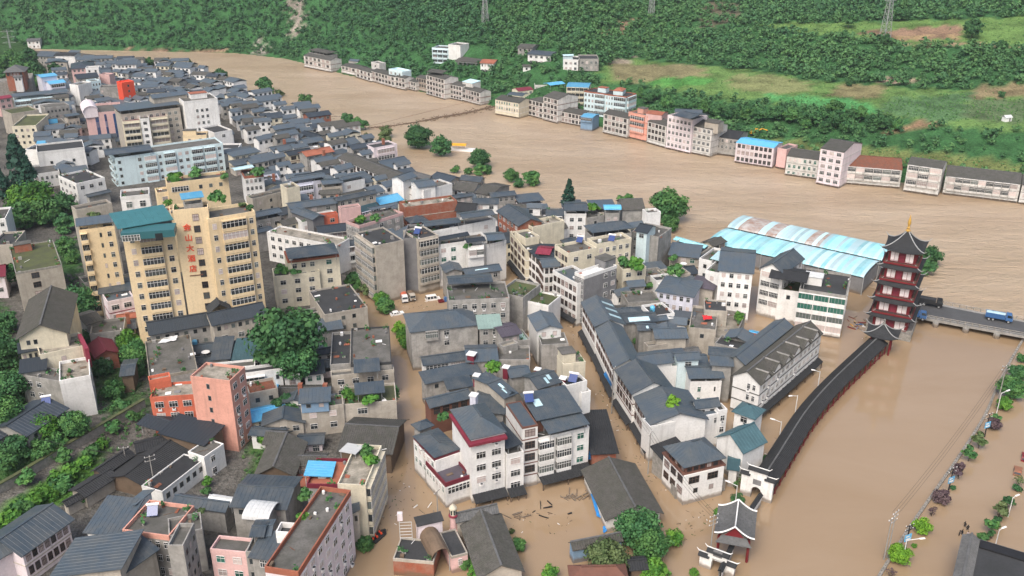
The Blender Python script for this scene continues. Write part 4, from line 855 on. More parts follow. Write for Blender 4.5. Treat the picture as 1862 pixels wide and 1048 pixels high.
H('cream and green glazed apartment house with a cluttered roof terrace', b(275, 40, 605, 90, 735, -50, 13, 'white', 'flat:flatdark', 'F1x4q@0-1 R5x3w', par=.9, pm='concrete', hut=(.05, .35, 5, 4), hutm='white', hutr='whiteroof'), b(60, -60, 330, -20, 360, -110, 15.2, 'none', 'gx:tileblack:1.0', ''), b(130, 40, 275, 60, 340, -30, 10, 'white', 'flat:moss', 'F1x1n'), name='apartment_block', cat='apartment block')
# --- lower left, tiles at (0,520) and (0,778)
tile(0, 520)
H('old house with a big grey tiled gable above stepped white terraces', b(105, 385, 490, 335, 345, 80, 18, 'cream', 'gy:tile:3.4', 'F2x1n@.1-.4', ov=.8), b(125, 480, 290, 450, 280, 400, 14.5, 'cream', 'F:darkslate:1', 'F3x1n'), b(285, 510, 600, 440, 560, 350, 14, 'cream', 'flat:flatlight', 'F1x1n', par=.9), b(130, 620, 330, 590, 310, 530, 12.5, 'concrete', 'F:darkslate:1.4', ''), b(145, 640, 430, 690, 640, 640, 11, 'concrete', 'flat:flat', 'F2x3w@.1-.55', par=.6), b(422, 690, 640, 650, 610, 520, 11.6, 'white', 'flat:flatlight', 'R2x2n'), b(595, 445, 625, 438, 600, 330, 15.5, 'maroon', 'none', '', zb=10))
H('large slate-roofed house in the bottom corner behind the trees', b(190, 1065, 492, 862, 250, 795, 8.5, 'concrete', 'gx:darkslate:1.8', 'F3x1n'), b(-60, 1130, 110, 1010, 0, 930, 7.5, 'concrete', 'gx:darkslate:1.5', ''))
H('little shed with a dark red metal gable roof', b(665, 515, 848, 470, 815, 368, 6, 'brick', 'gy:maroon:1.6', 'F1x1n'), name='shed', cat='shed')
H('grey cement house with a stepped tiled roof below the hotel', b(635, 360, 875, 330, 860, 240, 7, 'concrete', 'flat:flat', ''), b(605, 280, 735, 240, 700, 150, 8.5, 'concrete', 'gx:tile:1.2', ''))
H('narrow slate-roofed porch house among the dark trees', b(838, 640, 948, 628, 930, 515, 6.5, 'timber', 'gx:slate:.8', ''), name='shed', cat='shed')
H('pinkish two-storey house with a maroon band beside the hotel foot', b(760, 130, 945, 90, 930, 20, 9, 'palepink', 'flat:slate', 'F2x2p', band='maroon'))
H('slate house squeezed behind the maroon-banded house', b(690, 60, 930, 30, 900, -60, 10, 'concrete', 'gx:slate:.8', 'F5x1p'))
H('long slate-roofed row at the foot of the hotel, lower end', b(1048, 352, 1500, 272, 1480, 170, 10, 'concrete', 'gx:darkslate:1.6', 'F6x2n'), name='row_house', cat='row house')
H('slate-roofed row at the hotel foot with a cross gable and blue windows', b(1492, 285, 1890, 200, 1870, 108, 12, 'beige', 'gx:darkslate:2', 'F7x1n F3x2w^1'), b(1470, 200, 1640, 170, 1640, 110, 12.5, 'none', 'gy:darkslate:2.4', ''), name='row_house', cat='row house')
H('bare cement flat roof house with a white tarpaulin', b(1055, 660, 1395, 600, 1385, 345, 9, 'concrete', 'flat:flat', '', par=.5, pm='flatlight'))
H('salmon painted six-storey narrow house with mossy terrace roof', b(1345, 655, 1622, 690, 1740, 590, 19.5, 'salmon', 'flat:flatlight', 'F1x5n@.35-.5 R2x6w', par=.7), name='town_house')
H('lower red-orange wing with mossy stepped roof beside the salmon house', b(1060, 805, 1375, 785, 1345, 690, 11.5, 'orange', 'flat:flatlight', 'F3x3p', par=.7), b(1055, 690, 1205, 660, 1195, 640, 13.5, 'orange', 'flat:flatlight', ''))
H('slate and teal sheet-roofed sheds under the huge tree', b(1480, 525, 1625, 515, 1630, 385, 8, 'concrete', 'F:slate:1.4', ''), b(1625, 525, 1862, 515, 1850, 395, 7.5, 'beige', 'F:tealslate:1.4', 'F3x1w'))
H('white house with long blue balconies below the teal roof', b(1470, 610, 1800, 575, 1790, 530, 7.5, 'white', 'flat:flat', 'F1x2b', par=.6), b(1700, 640, 1990, 600, 1970, 560, 8, 'white', 'flat:flatdark', 'F1x1b@0-.6 F1x2n@.8-.95'))
H('tattered brown house with rubble on its roof near the salmon house', b(1760, 780, 1960, 740, 1940, 660, 8, 'beige', 'flat:rust', 'F2x2n'))
H('slate carport roof behind the dark tiled yard', b(960, 975, 1140, 1030, 1250, 920, 6.5, 'none', 'gx:darkslate:.8', ''), b(1110, 1040, 1440, 1130, 1580, 1010, 7.5, 'timber', 'F:darkslate:1.2', ''), name='shed', cat='shed')
tile(0, 778)
H('white two-storey farmhouse with a purple door above the yard', b(1145, 460, 1440, 230, 1380, 130, 5.5, 'white', 'flat:tileblack', 'F6x1n', par=.3), b(1440, 215, 1578, 120, 1500, 60, 7, 'white', 'flat:flat', 'F1x2w@.2-.6', par=.3))
H('black tiled low house filling the yard beneath crossing wires', b(1030, 425, 1350, 165, 850, 270, 4.6, 'timber', 'gx:tileblack:1.8', ''), b(730, 345, 960, 190, 800, 200, 5.2, 'timber', 'gx:tileblack:1.2', ''), b(960, 180, 1200, 120, 1100, 60, 5.4, 'timber', 'gx:tileblack:1', ''))
H('long dark tiled shed along the rubble path', b(600, 495, 845, 340, 760, 270, 4.5, 'beige', 'gx:tileblack:1', ''), b(470, 560, 620, 480, 560, 480, 4, 'beige', 'gx:tileblack:.8', ''), name='shed', cat='shed')
H('slate gable row house with red doors on an upper balcony', b(150, 915, 530, 645, 255, 548, 8.5, 'palepink', 'gx:slate:2.2', 'F7x2r', ov=.9, band='beige'), name='row_house', cat='row house')
H('slate gable at the photo edge beside the red-door row house', b(-150, 1010, 140, 850, 0, 765, 8, 'palepink', 'gx:slate:2', ''))
H('broad two-pitch slate roof hall at the bottom edge', b(820, 1075, 1130, 855, 800, 760, 10, 'beige', 'gx:slate:1.6', ''), b(340, 1060, 870, 1060, 790, 775, 11, 'beige', 'L:slate:2', ''), name='hall', cat='hall')
H('slate lean-to house with a solar heater on its corner', b(580, 740, 850, 770, 1040, 560, 9, 'white', 'F:slate:2', ''), b(870, 550, 960, 575, 1070, 455, 10, 'white', 'L:slate:1', ''))
H('flat-roofed cement house with orange parapet stripe', b(868, 745, 1195, 790, 1330, 570, 10.5, 'concrete', 'flat:flat', 'F4x3w@.3-1', par=.9, pm='salmon'), b(1195, 790, 1430, 740, 1560, 590, 10.3, 'concrete', 'flat:flat', '', par=.9))
H('grey windowless stair tower house stained with damp', b(1185, 858, 1295, 858, 1410, 700, 15, 'concrete', 'flat:flat', 'R3x4n', par=.9))
H('small pink house with green panes at the bottom edge', b(1485, 875, 1735, 900, 1760, 800, 10, 'pink', 'flat:flat', 'F2x3g', par=.7))
H('grey house with a rusted ledge right of the small pink house', b(1735, 895, 1870, 900, 1900, 780, 11, 'concrete', 'flat:flat', 'F2x3n', par=.7), b(1755, 770, 1862, 770, 1900, 660, 13, 'none', 'gx:slate:.6', ''))
H('slate and white sheet-roofed workshop behind the stair tower', b(1200, 545, 1590, 600, 1640, 510, 7, 'concrete', 'gx:slate:1', ''), b(1455, 520, 1640, 548, 1660, 490, 7.6, 'none', 'gx:whiteroof:.6', ''), name='workshop', cat='workshop')
tile(460, 778)
H('wide slate-roofed workshop with an arched white skylight', b(-170, 560, 240, 580, 395, 345, 9.5, 'concrete', 'gx:slate:1.2', 'F4x1n'), b(-80, 640, 110, 660, 160, 530, 10, 'concrete', 'ax:whiteroof:1.2', ''), name='workshop', cat='workshop')
H('old courtyard house with a wide weathered tile gable', b(0, 345, 300, 345, 400, 100, 6, 'timber', 'gy:tile:2.6', ''), b(60, 120, 220, 130, 420, 30, 6.5, 'timber', 'gx:tile:1.6', ''))
H('dark tiled house dipping to the flooded street', b(590, 165, 985, 190, 1010, -60, 5.5, 'timber', 'gx:tile:2.6', ''))
H('pale pink six-storey house leaning a window grid over the water', b(322, 1050, 690, 470, 480, 440, 15.5, 'palepink', 'flat:flat', 'F7x5w', par=1, pm='terracotta'), name='apartment_block', cat='apartment block')
H('grey rear house with slate sheds joined to the pale pink block', b(-40, 915, 330, 965, 400, 790, 11.5, 'concrete', 'F:slate:1', 'F1x1s@.15-.5 F1x1s@.55-.95 F2x2n^1'), b(-20, 770, 130, 765, 260, 640, 12.5, 'concrete', 'gx:slate:.6', ''), b(165, 770, 440, 790, 470, 720, 13.5, 'white', 'flat:flatdark', '', par=1.2))
H('cream house with green glazed balconies and a roof garden', b(795, 432, 908, 150, 720, 150, 13, 'cream', 'flat:flatlight', 'F4x4e', par=.9), b(380, 420, 665, 425, 700, 240, 12, 'concrete', 'flat:terracotta', '', par=.8, pm='maroon'))
H('sky blue sheet canopy on the terrace of the garden house', b(358, 348, 560, 345, 600, 238, 13, 'none', 'R:blue:.4', '', ov=.1), b(605, 165, 725, 195, 748, 125, 14, 'none', 'L:whiteroof:.3', '', ov=.1), name='canopy', cat='canopy')
H('slate shed roof between the pale pink block and the cream house', b(690, 610, 760, 600, 785, 485, 9, 'beige', 'L:slate:.8', 'F1x1n'), name='shed', cat='shed')
# --- tile at (460,520)
tile(460, 520)
H('beige building with a wide black flat roof by the flooded square', b(505, 215, 808, 160, 690, -5, 9.5, 'beige', 'flat:flatdark', 'F2x2n@.3-.8', par=.5, pm='beige'), b(330, 225, 500, 190, 480, 160, 7, 'concrete', 'flat:flatdark', ''))
H('slate lean-to below the black flat roof', b(420, 330, 640, 300, 620, 230, 7, 'concrete', 'F:slate:.8', ''), name='shed', cat='shed')
H('cement flat-roofed house with a bare pergola frame', b(690, 568, 978, 548, 948, 295, 9.5, 'concrete', 'flat:flat', '', par=.5, pm='flatdark'), b(545, 575, 690, 565, 680, 340, 8.5, 'concrete', 'flat:flatdark', '', par=.8), b(552, 650, 995, 605, 985, 570, 7.5, 'beige', 'flat:flat', 'F4x2w', par=.6), b(712, 615, 898, 600, 890, 525, 10, 'none', 'F:slate:.8', ''))
H('beige garden house with slate shed roofs facing the street', b(340, 885, 640, 850, 620, 780, 8.5, 'beige', 'flat:flat', 'F2x3w', par=.6), b(640, 855, 1012, 825, 1000, 700, 8, 'beige', 'flat:moss', 'F1x1p@.2-.5', par=.7), b(318, 832, 548, 815, 545, 725, 11, 'bluewall', 'F:slate:.6', 'F2x1n', fh=2.4, zb=8), b(718, 770, 932, 750, 930, 680, 10.5, 'none', 'F:slate:.6', ''))
H('pair of low white houses in the shade of the huge tree', b(222, 650, 330, 640, 320, 600, 6, 'white', 'flat:darkslate', 'F1x2w'), b(348, 635, 512, 615, 500, 540, 6, 'white', 'F:darkslate:1', 'F2x1g F3x1n^1'))
H('grey house with wide slate hipped roof above the flooded square', b(1105, 330, 1600, 275, 1585, 140, 12, 'concrete', 'hip:slate:2.4', 'F1x1e@.2-.4 F1x2w@.45-.6', ov=.5))
H('house with a pale green sheet roof and grey rendered walls', b(1588, 305, 1762, 295, 1720, 215, 12, 'concrete', 'F:palegreen:.8', 'F2x3w', sky=()))
H('purple-roofed house next to the blue gable by the narrow street', b(1755, 365, 1900, 335, 1880, 240, 11.5, 'concrete', 'gx:purple:1', 'F2x2n'), b(1765, 450, 1870, 420, 1860, 390, 9.5, 'concrete', 'flat:flatlight', ''))
H('slate house with a long white glazed gallery', b(1198, 565, 1520, 520, 1500, 455, 8.8, 'white', 'gx:slate:1.2', 'F1x1s@0-.6 F1x1s@.62-1', fh=2.6), b(1500, 540, 1735, 530, 1690, 410, 9, 'concrete', 'gx:slate:1.4', ''))
H('long slate shed roof along the main flooded street', b(1212, 695, 1618, 612, 1590, 545, 7.5, 'concrete', 'F:slate:1', 'F3x1n'))
H('low slate house with a timber porch beside the hip-roofed corner block', b(1370, 735, 1560, 705, 1550, 640, 8, 'concrete', 'F:slate:.8', ''), b(1245, 865, 1550, 790, 1530, 715, 8, 'brown', 'gx:slate:1.2', 'F4x1r'))
# --- the white corner block and its wings
tile(740, 640, 3.7425)
H('white five-storey corner house with slate hipped roof and maroon cornice', b(430, 600, 680, 545, 520, 345, 16.5, 'white', 'hip:slate:2.4', 'F2x4p@.05-.97', ov=.35, par=.5, eave=('tileblack', 2.3, 2.2)), b(424, 636, 684, 579, 530, 372, 15.9, 'maroon', 'none', '', zb=15.3), name='corner_house')
H('maroon-edged annex with slate roofs at the street corner', b(185, 722, 365, 660, 260, 500, 9.5, 'maroon', 'hip:slate:1', '', ov=.2, zb=8.4), b(262, 915, 440, 855, 360, 690, 5.6, 'white', 'flat:purple', 'F1x1s@.04-.96 L6x1g', par=.8, pm='maroon'), b(195, 745, 365, 685, 270, 520, 8.6, 'white', 'none', 'L5x2g'), b(80, 540, 190, 500, 170, 440, 9, 'concrete', 'hip:slate:1', ''))
H('white house with stacked balconies joined to the corner house', b(680, 715, 795, 690, 700, 500, 10.5, 'white', 'flat:flat', 'F1x3p', par=.5, eave=('tileblack', 2.3, 2.2)), b(680, 660, 790, 625, 700, 480, 12.5, 'none', 'F:darkslate:.8', ''), b(785, 520, 890, 500, 820, 330, 15.5, 'white', 'flat:slate', 'F1x4r', par=.2, pm='brown', band='brown'))
H('wide house with many slate roof sheets and white pilasters over the water', b(890, 600, 1240, 520, 1130, 330, 11.5, 'white', 'flat:flat', 'F1x3e@.0-.30 F1x3e@.34-.64 F1x3g@.68-.98', par=.4, eave=('tileblack', 2.6, 3.2)), b(965, 560, 1245, 490, 1200, 415, 13.6, 'none', 'F:slate:1', ''), b(880, 470, 1195, 405, 1100, 260, 15, 'brown', 'F:slate:1.6', '', sky=((0, .15, .45, .16, .25),)))
H('diagonal slate gable with pale skylights between brick chimneys', b(660, 320, 760, 280, 580, 120, 14.5, 'beige', 'gx:slate:1', '', sky=((0, .4, .2, .1, .3), (0, .5, .5, .15, .3))), b(485, 180, 665, 320, 770, 290, 14, 'beige', 'gx:slate:1.2', '', sky=((1, .3, .2, .1, .4),)))
H('slate-roofed wing with two skylights beside the white stair wall', b(890, 255, 1060, 205, 960, 110, 16, 'concrete', 'gx:slate:1.2', '', sky=((0, .45, .2, .1, .5), (0, .6, .45, .12, .4))), b(700, 180, 850, 160, 810, 85, 14.5, 'concrete', 'gx:slate:1', ''))
H('white stepped wall house with solar heater on the narrow street', b(1085, 250, 1225, 215, 1190, 165, 15, 'white', 'flat:flatdark', '', par=.8, pm='white'), b(1190, 300, 1250, 285, 1215, 240, 12.5, 'white', 'flat:flat', ''))
H('cream cement stair house beside the narrow street', b(1065, 95, 1215, 75, 1180, 10, 14, 'cream', 'flat:flatlight', '', hut=(0, .2, 3.5, 3.5), par=.4))
H('slate house behind the hip-roofed corner house', b(440, 410, 670, 425, 560, 250, 11, 'concrete', 'gx:slate:1.6', ''))
H('dark tiled lean-to sloping into the flooded lane', b(1250, 700, 1445, 690, 1330, 440, 5.5, 'brick', 'F:tileblack:2', ''), name='lean_to', cat='lean-to')
# --- row along the narrow street, tile at (920,520)
tile(920, 520)
H('grey unpainted apartment house at the head of the flooded square', b(-405, 120, 25, 100, 10, -20, 15, 'concrete', 'flat:flat', 'F6x4w', par=.7), b(-405, -10, -90, -30, -100, -90, 17.5, 'none', 'gx:slate:.5', ''), name='apartment_block', cat='apartment block')
H('white-walled house with rubble terrace at the lane bend', b(120, 110, 300, 150, 300, 60, 10, 'white', 'flat:moss', '', par=.5), b(-60, 60, 120, 100, 130, -20, 12, 'concrete', 'flat:moss', ''))
H('small house with a blue-grey gable roof on the lane bend', b(215, 320, 405, 300, 375, 185, 11, 'white', 'gy:slate:1.2', 'F2x2n', ov=.5))
H('cement terrace house with a green sheet below the blue-grey gable', b(0, 420, 170, 395, 150, 320, 8.5, 'concrete', 'flat:palegreen', ''), b(250, 440, 440, 430, 420, 350, 8, 'concrete', 'flat:flat', 'R1x1n', par=1), b(-240, 540, 170, 540, 170, 440, 8, 'concrete', 'flat:flat', ''))
RW = 'slate-gabled houses in the long street row'
H('uppermost slate-gabled house of the street row with white skylight bars', b(525, 115, 622, 292, 845, 270, 11, 'white', 'gx:slate:2', 'F5x2r', band='white', eave=('tileblack', 2.5, 1.3), sky=((1, .2, .1, .08, .75), (1, .45, .1, .08, .75), (1, .7, .1, .08, .75))), group=RW)
H('second slate-gabled house of the street row, plain and broad', b(620, 290, 760, 580, 965, 545, 10.5, 'white', 'gx:slate:2.2', 'F8x2r', band='white', eave=('tileblack', 2.5, 1.3)), group=RW)
H('slate-gabled house of the street row with a bright blue tarp below', b(765, 592, 885, 768, 1180, 712, 10.5, 'white', 'gx:slate:2.6', 'F5x2r', band='brown', eave=('tileblack', 2.5, 1.3)), group=RW)
H('lowest slate-gabled house of the street row with a grassy roof patch', b(888, 772, 1015, 985, 1400, 895, 9.5, 'white', 'gx:slate:2.4', 'F6x2r', eave=('tileblack', 2.5, 1.3)), group=RW)
H('long blank white gable house above the hipped riverside house', b(1015, 1000, 1500, 905, 1440, 850, 9.2, 'white', 'flat:slate', 'F1x1w@.92-.99', par=.3))
H('slate side wing behind the second row house', b(950, 570, 1195, 540, 1180, 440, 10, 'white', 'gx:slate:1.2', ''))
H('white hut with a slate gable beside the side wing', b(1205, 530, 1380, 520, 1370, 460, 11, 'aqua', 'gx:slate:1', 'F1x1w'))
H('low slate roofs with a white skylight sheet behind the row', b(785, 270, 1080, 250, 1060, 175, 9, 'concrete', 'gx:slate:1', '', sky=((0, .3, .15, .5, .5),)), b(1055, 250, 1150, 240, 1110, 200, 8.5, 'concrete', 'gx:slate:.6', ''))
H('small slate pavilion roof beside the kitchen garden', b(930, 318, 1075, 312, 1060, 258, 9, 'concrete', 'gx:slate:.8', '', sky=((0, .45, .3, .12, .4),)))
H('beige house with a curved slate roof and a green window', b(1050, 375, 1290, 370, 1270, 290, 9.5, 'beige', 'gx:slate:1.4', ''), b(1000, 445, 1295, 400, 1285, 370, 7, 'beige', 'flat:flat', 'F1x1g@.55-.75'))
H('dark tiled low house below the slate hip roof', b(860, 170, 1120, 190, 1110, 130, 6.5, 'concrete', 'flat:tileblack', ''), b(860, 135, 1085, 120, 1080, 40, 8.5, 'concrete', 'flat:flat', '', pm='stone'))
H('roofless cement shell house with a red tarpaulin', b(1290, 310, 1480, 330, 1580, 180, 8.5, 'beige', 'flat:flat', 'F1x1n', par=.8), b(1400, 180, 1560, 190, 1640, 120, 10, 'beige', 'flat:flatdark', '', par=.5))
H('crumbling courtyard walls around a debris-filled yard', b(1400, 385, 1600, 420, 1800, 240, 5.5, 'beige', 'flat:flatlight', '', par=1.4, pm='stone'))
H('white house with a green window and slate canopy at the lane end', b(1290, 655, 1545, 650, 1560, 540, 8.5, 'white', 'cgx:slate:1', 'F1x2g@.2-.4 F1x1n@.75-.85', gap=2.0), b(1085, 590, 1290, 580, 1280, 560, 8, 'white', 'flat:palegreen', ''))
H('long tile-roofed market house with a white end wall and ornate side', b(1798, 705, 2240, 335, 1555, 660, 10.3, 'white', 'gx:tile:2.6', 'F13x3p L2x2w@.5-.9', ov=.4, band='tile', eave=('tileblack', 3.0, 1.6)), name='market_house', gables=True)
H('long slate-roofed house joined to the back of the market house', b(1690, 560, 2030, 285, 1560, 500, 11.3, 'concrete', 'gx:slate:1.6', ''), b(1440, 560, 1610, 570, 1700, 480, 11, 'concrete', 'gx:slate:1', ''))
H('white house with a teal slate roof near the lane mouth', b(1590, 885, 1760, 945, 1830, 870, 8, 'white', 'hip:tealslate:1.6', 'F1x1w'))
H('white house with a small slate roof above the blank gable', b(1340, 870, 1520, 850, 1500, 790, 10.5, 'white', 'gx:slate:1.2', 'F2x1n'), b(1500, 900, 1560, 890, 1550, 840, 9.5, 'white', 'flat:flat', 'F1x2w'))
H('black tiled wedge roof beside the white hipped house', b(1010, 1170, 1130, 1260, 1180, 1090, 5.5, 'stone', 'R:tileblack:1.5', ''), name='lean_to', cat='lean-to')
tile(1180, 680, 5.82)
H('teal slate gabled hall on the waterside lane', b(690, 670, 1000, 850, 1150, 660, 8, 'white', 'gy:tealslate:3', '', ov=.5), name='hall', cat='hall')
H('low teal slate lean-to running along the waterside wall', b(820, 1010, 960, 1030, 1010, 880, 4.8, 'white', 'gx:tealslate:1', ''), b(1110, 700, 1190, 690, 1280, 520, 5, 'white', 'R:tealslate:1', ''), name='lean_to', cat='lean-to')
tile(920, 778)
H('white corner house with a large slate hipped roof on a stone plinth', b(1255, 285, 1558, 212, 1480, 45, 9.8, 'brown', 'hip:slate:3', 'F5x1r L5x1r', ov=1.0, fh=2.6, zb=7), b(1262, 345, 1540, 275, 1470, 105, 7.4, 'white', 'none', 'F2x1r@.0-.95^0 F2x1n@.1-.9^1 L3x2r', fh=2.9), b(1250, 330, 1552, 258, 1480, 85, 7.7, 'brown', 'none', '', zb=7.3), b(1200, 440, 1550, 380, 1480, 200, 2.4, 'stone', 'flat:stone', '', par=.3), name='corner_house')
H('long tile-roofed house with blue tarps floating at its side', b(700, 660, 1115, 605, 870, 255, 3.4, 'white', 'gy:tile:2.6', '', ov=.7), name='long_house')
H('little tiled shed with a blue end wall in the flood', b(470, 870, 830, 800, 800, 740, 3.4, 'bluewall', 'gx:tile:1.2', '', ov=.3), name='shed', cat='shed')
H('brown metal roof cut off by the bottom edge', b(450, 1090, 870, 1080, 780, 960, 4.5, 'timber', 'hip:brown:1.6', ''), name='shed', cat='shed')
H('small dark roofed hut under the leaning trees', b(870, 1010, 1010, 1000, 1000, 900, 3.5, 'timber', 'gx:tileblack:.8', ''), name='shed', cat='shed')
tile(640, 900, 5.82)
H('long tile-roofed hall with one brown and one grey slope', b(1330, 900, 1830, 812, 1560, 200, 4, 'beige', 'gy:tile:2.4', '', ov=.5), b(1100, 300, 1560, 190, 1480, 130, 5.2, 'beige', 'gx:tilegrey:1.4', ''), name='hall', cat='hall')
tile(1382, 778)
H('dark flat-roofed building at the bottom right with tiled verges', b(1345, 1110, 1900, 1290, 1478, 775, 6, 'concrete', 'flat:flatdark', '', par=.35, pm='tilegrey', clean=1), name='building', cat='building', verges=True)
# ---------------------------------------------------------------- pagoda
def curved_roof(T, ho, hi, z0, z1, lift, n=8, concave=0.0, dx=1.0):
    """Four concave slopes from an outer square with raised corners up to an inner square (or point)."""
    m = MB(T); dirs = [((-1, -1), (1, -1)), ((1, -1), (1, 1)), ((1, 1), (-1, 1)), ((-1, 1), (-1, -1))]; rows = 5
    for a, c in dirs:
        P = []
        for r in range(rows + 1):
            t = r / rows; h = ho + (hi - ho) * t; zz = z0 + (z1 - z0) * (t ** (1 + concave))
            row = []
            for i in range(n + 1):
                s = i / n; x = (a[0] + (c[0] - a[0]) * s) * h; y = (a[1] + (c[1] - a[1]) * s) * h
                k = abs(2 * s - 1); out = 1 + 0.05 * k ** 3 * (1 - t)
                row.append((x * out * dx, y * out, zz + lift * k ** 3 * (1 - t) ** 2))
            P.append(row)
        for r in range(rows):
            for i in range(n): m.poly([P[r][i], P[r][i + 1], P[r + 1][i + 1], P[r + 1][i]]); m.poly([(x, y, z - .2) for x, y, z in (P[r][i], P[r + 1][i], P[r + 1][i + 1], P[r][i + 1])])
        for i in range(n): p, q = P[0][i], P[0][i + 1]; m.poly([(p[0], p[1], p[2] - .2), (q[0], q[1], q[2] - .2), q, p])
    return m
def hip_caps(T, ho, hi, z0, z1, lift, concave, r=0.16, dx=1.0):
    m = MB(T)
    for sx, sy in ((-1, -1), (1, -1), (1, 1), (-1, 1)):
        prev = None
        for i in range(7):
            t = i / 6; h = ho + (hi - ho) * t; o_ = 1 + .05 * (1 - t)
            p = (sx * h * o_ * dx, sy * h * o_, z0 + (z1 - z0) * t ** (1 + concave) + lift * (1 - t) ** 2 + .1)
            if prev: m.bar(prev, p, r, n=5)
            prev = p
        m.bar((sx * ho * 1.05 * dx, sy * ho * 1.05, z0 + lift + .1), (sx * (ho + .7) * 1.05 * dx, sy * (ho + .7) * 1.05, z0 + lift + .75), r * .9, n=5, r2=.05)
    return m
pc = at(1621, 588, 2); PA = R(-28.8)
pg, proot = thing('pagoda', 'five-tier red and white pagoda with dark upturned eaves and golden finial', 'pagoda', (pc.x, pc.y, 0), PA)
L0 = lambda x, y, z: (x, y, z)
m = MB(); m.box(-6.4, -6.4, -2, 6.4, 6.4, 2.2); m.build('base_platform', 'stone', pg)
m = MB()
for sx, sy, ex, ey in ((-6.3, -6.3, 6.3, -6.3), (6.3, -6.3, 6.3, 6.3), (6.3, 6.3, -6.3, 6.3), (-6.3, 6.3, -6.3, -6.3)):
    m.bar((sx, sy, 3.2), (ex, ey, 3.2), .1); m.bar((sx, sy, 2.8), (ex, ey, 2.8), .05)
    for i in range(9): m.bar((sx + (ex - sx) * i / 9, sy + (ey - sy) * i / 9, 2.2), (sx + (ex - sx) * i / 9, sy + (ey - sy) * i / 9, 3.3), .09, n=5)
m.build('base_railing', 'stone', pg)
PANEL = None
def tier(i, zf, zt, bh, eh, top=False):
    m = MB(); m.box(-bh, -bh, zf, bh, bh, zt); bd = m.build('tier_wall', 'redpaint', pg)
    for k in range(4):
        a = k * math.pi / 2; ca, sa = math.cos(a), math.sin(a); T = lambda x, y, z: (x * ca - y * sa, x * sa + y * ca, z)
        w = bh * 2
        for u0, u1 in ((.075, .21), (.225, .365), (.635, .775), (.79, .925)):
            m = MB(T); m.box(-bh + w * u0, -bh - .06, zf + .35, -bh + w * u1, -bh - .002, zt - .55); m.build('wall_panel', 'panelwhite', bd)
        m = MB(T); m.box(-bh + w * .41, -bh - .1, zf + .1, -bh + w * .59, -bh - .002, zt - .9); m.build('door', 'maroon', bd)
        for u in (.06, .38, .62, .94): m = MB(T); m.bar((-bh + w * u, -bh - .08, zf), (-bh + w * u, -bh - .08, zt), .13, n=6); m.build('column', 'redpaint', bd)
        rh = bh + 1.15
        if i > 0:
            m = MB(T); m.bar((-rh, -rh, zf + .95), (rh, -rh, zf + .95), .06); m.bar((-rh, -rh, zf + .5), (rh, -rh, zf + .5), .03)
            m.box(-rh, -rh - .03, zf - .4, rh, -rh + .03, zf + .15)
            for j in range(12): m.bar((-rh + 2 * rh * j / 11, -rh, zf), (-rh + 2 * rh * j / 11, -rh, zf + 1.0), .035, n=5)
            m.build('balcony_railing', 'redpaint', pg)
    if i > 0:
        m = MB(); m.box(-bh - 1.1, -bh - 1.1, zf - .35, bh + 1.1, bh + 1.1, zf); m.build('balcony_floor', 'timber', pg)
    if not top:
        curved_roof(L0, eh, bh * .96, zt - .3, zt + 1.35, .75, concave=.25).build('eave_roof', 'tileblack', pg)
        hip_caps(L0, eh, bh * .96, zt - .3, zt + 1.35, .75, .25, .13).build('hip_ridge', 'rail', pg)
Z = [2.2, 7.2, 12.4, 17.6, 22.8]
for i, zf in enumerate(Z):
    bh = 4.75 - .28 * i; tier(i, zf, zf + 4.0, bh, bh + 1.75, i == 4)
curved_roof(L0, 5.4, .15, 26.6, 31.6, .9, concave=.55).build('top_roof', 'tileblack', pg)
hip_caps(L0, 5.4, .15, 26.6, 31.6, .9, .55, .16).build('hip_ridge', 'rail', pg)
m = MB(); m.lathe((0, 0, 31.3), [(.5, 0), (.75, .4), (.3, .8), (.55, 1.2), (.25, 1.5), (.35, 1.9), (.5, 2.6), (.42, 3.4), (.2, 4.2), (.05, 5.2)], 10); m.build('finial', 'gold', pg)
# gate pavilion at the pagoda foot and the roofed corridor
def dirang(p, q): return math.atan2(q.y - p.y, q.x - p.x)
gp = at(1605, 604, 6.0); GA = R(-28.8)
g, gr = thing('gate_pavilion', 'small red gate pavilion with dark upswept roof at the pagoda foot', 'pavilion', (gp.x, gp.y, 0), GA)
curved_roof(L0, 3.5, .1, 5.4, 8.6, 1.1, concave=.6, dx=1.25).build('roof', 'tileblack', g); hip_caps(L0, 3.5, .1, 5.4, 8.6, 1.1, .6, .14, 1.25).build('hip_ridge', 'rail', g)
m = MB(); m.lathe((0, 0, 8.4), [(.3, 0), (.4, .5), (.15, .9), (.25, 1.3), (.04, 1.9)], 8); m.build('finial', 'stone', g)
for sx in (-2.6, 2.6):
    for sy in (-1.9, 1.9): m = MB(); m.bar((sx, sy, -1.5), (sx, sy, 5.6), .24); m.build('column', 'redpaint', g)
m = MB(); m.box(-2.8, -2.1, 4.7, 2.8, -1.8, 5.4); m.box(-2.8, 1.8, 4.7, 2.8, 2.1, 5.4); m.box(-2.8, -1.8, 4.7, -2.5, 1.8, 5.4); m.box(2.5, -1.8, 4.7, 2.8, 1.8, 5.4); m.build('beam', 'redpaint', g)
cp = [at(x, y, 5.0) for x, y in ((1599, 612), (1560, 648), (1521, 685), (1488, 720), (1462, 753), (1438, 790), (1413, 830), (1386, 872))]
c0 = cp[len(cp) // 2]
co, cr = thing('covered_corridor', 'long curving covered walkway with dark tiled gable roof and red columns', 'covered walkway', (c0.x, c0.y, 0), 0)
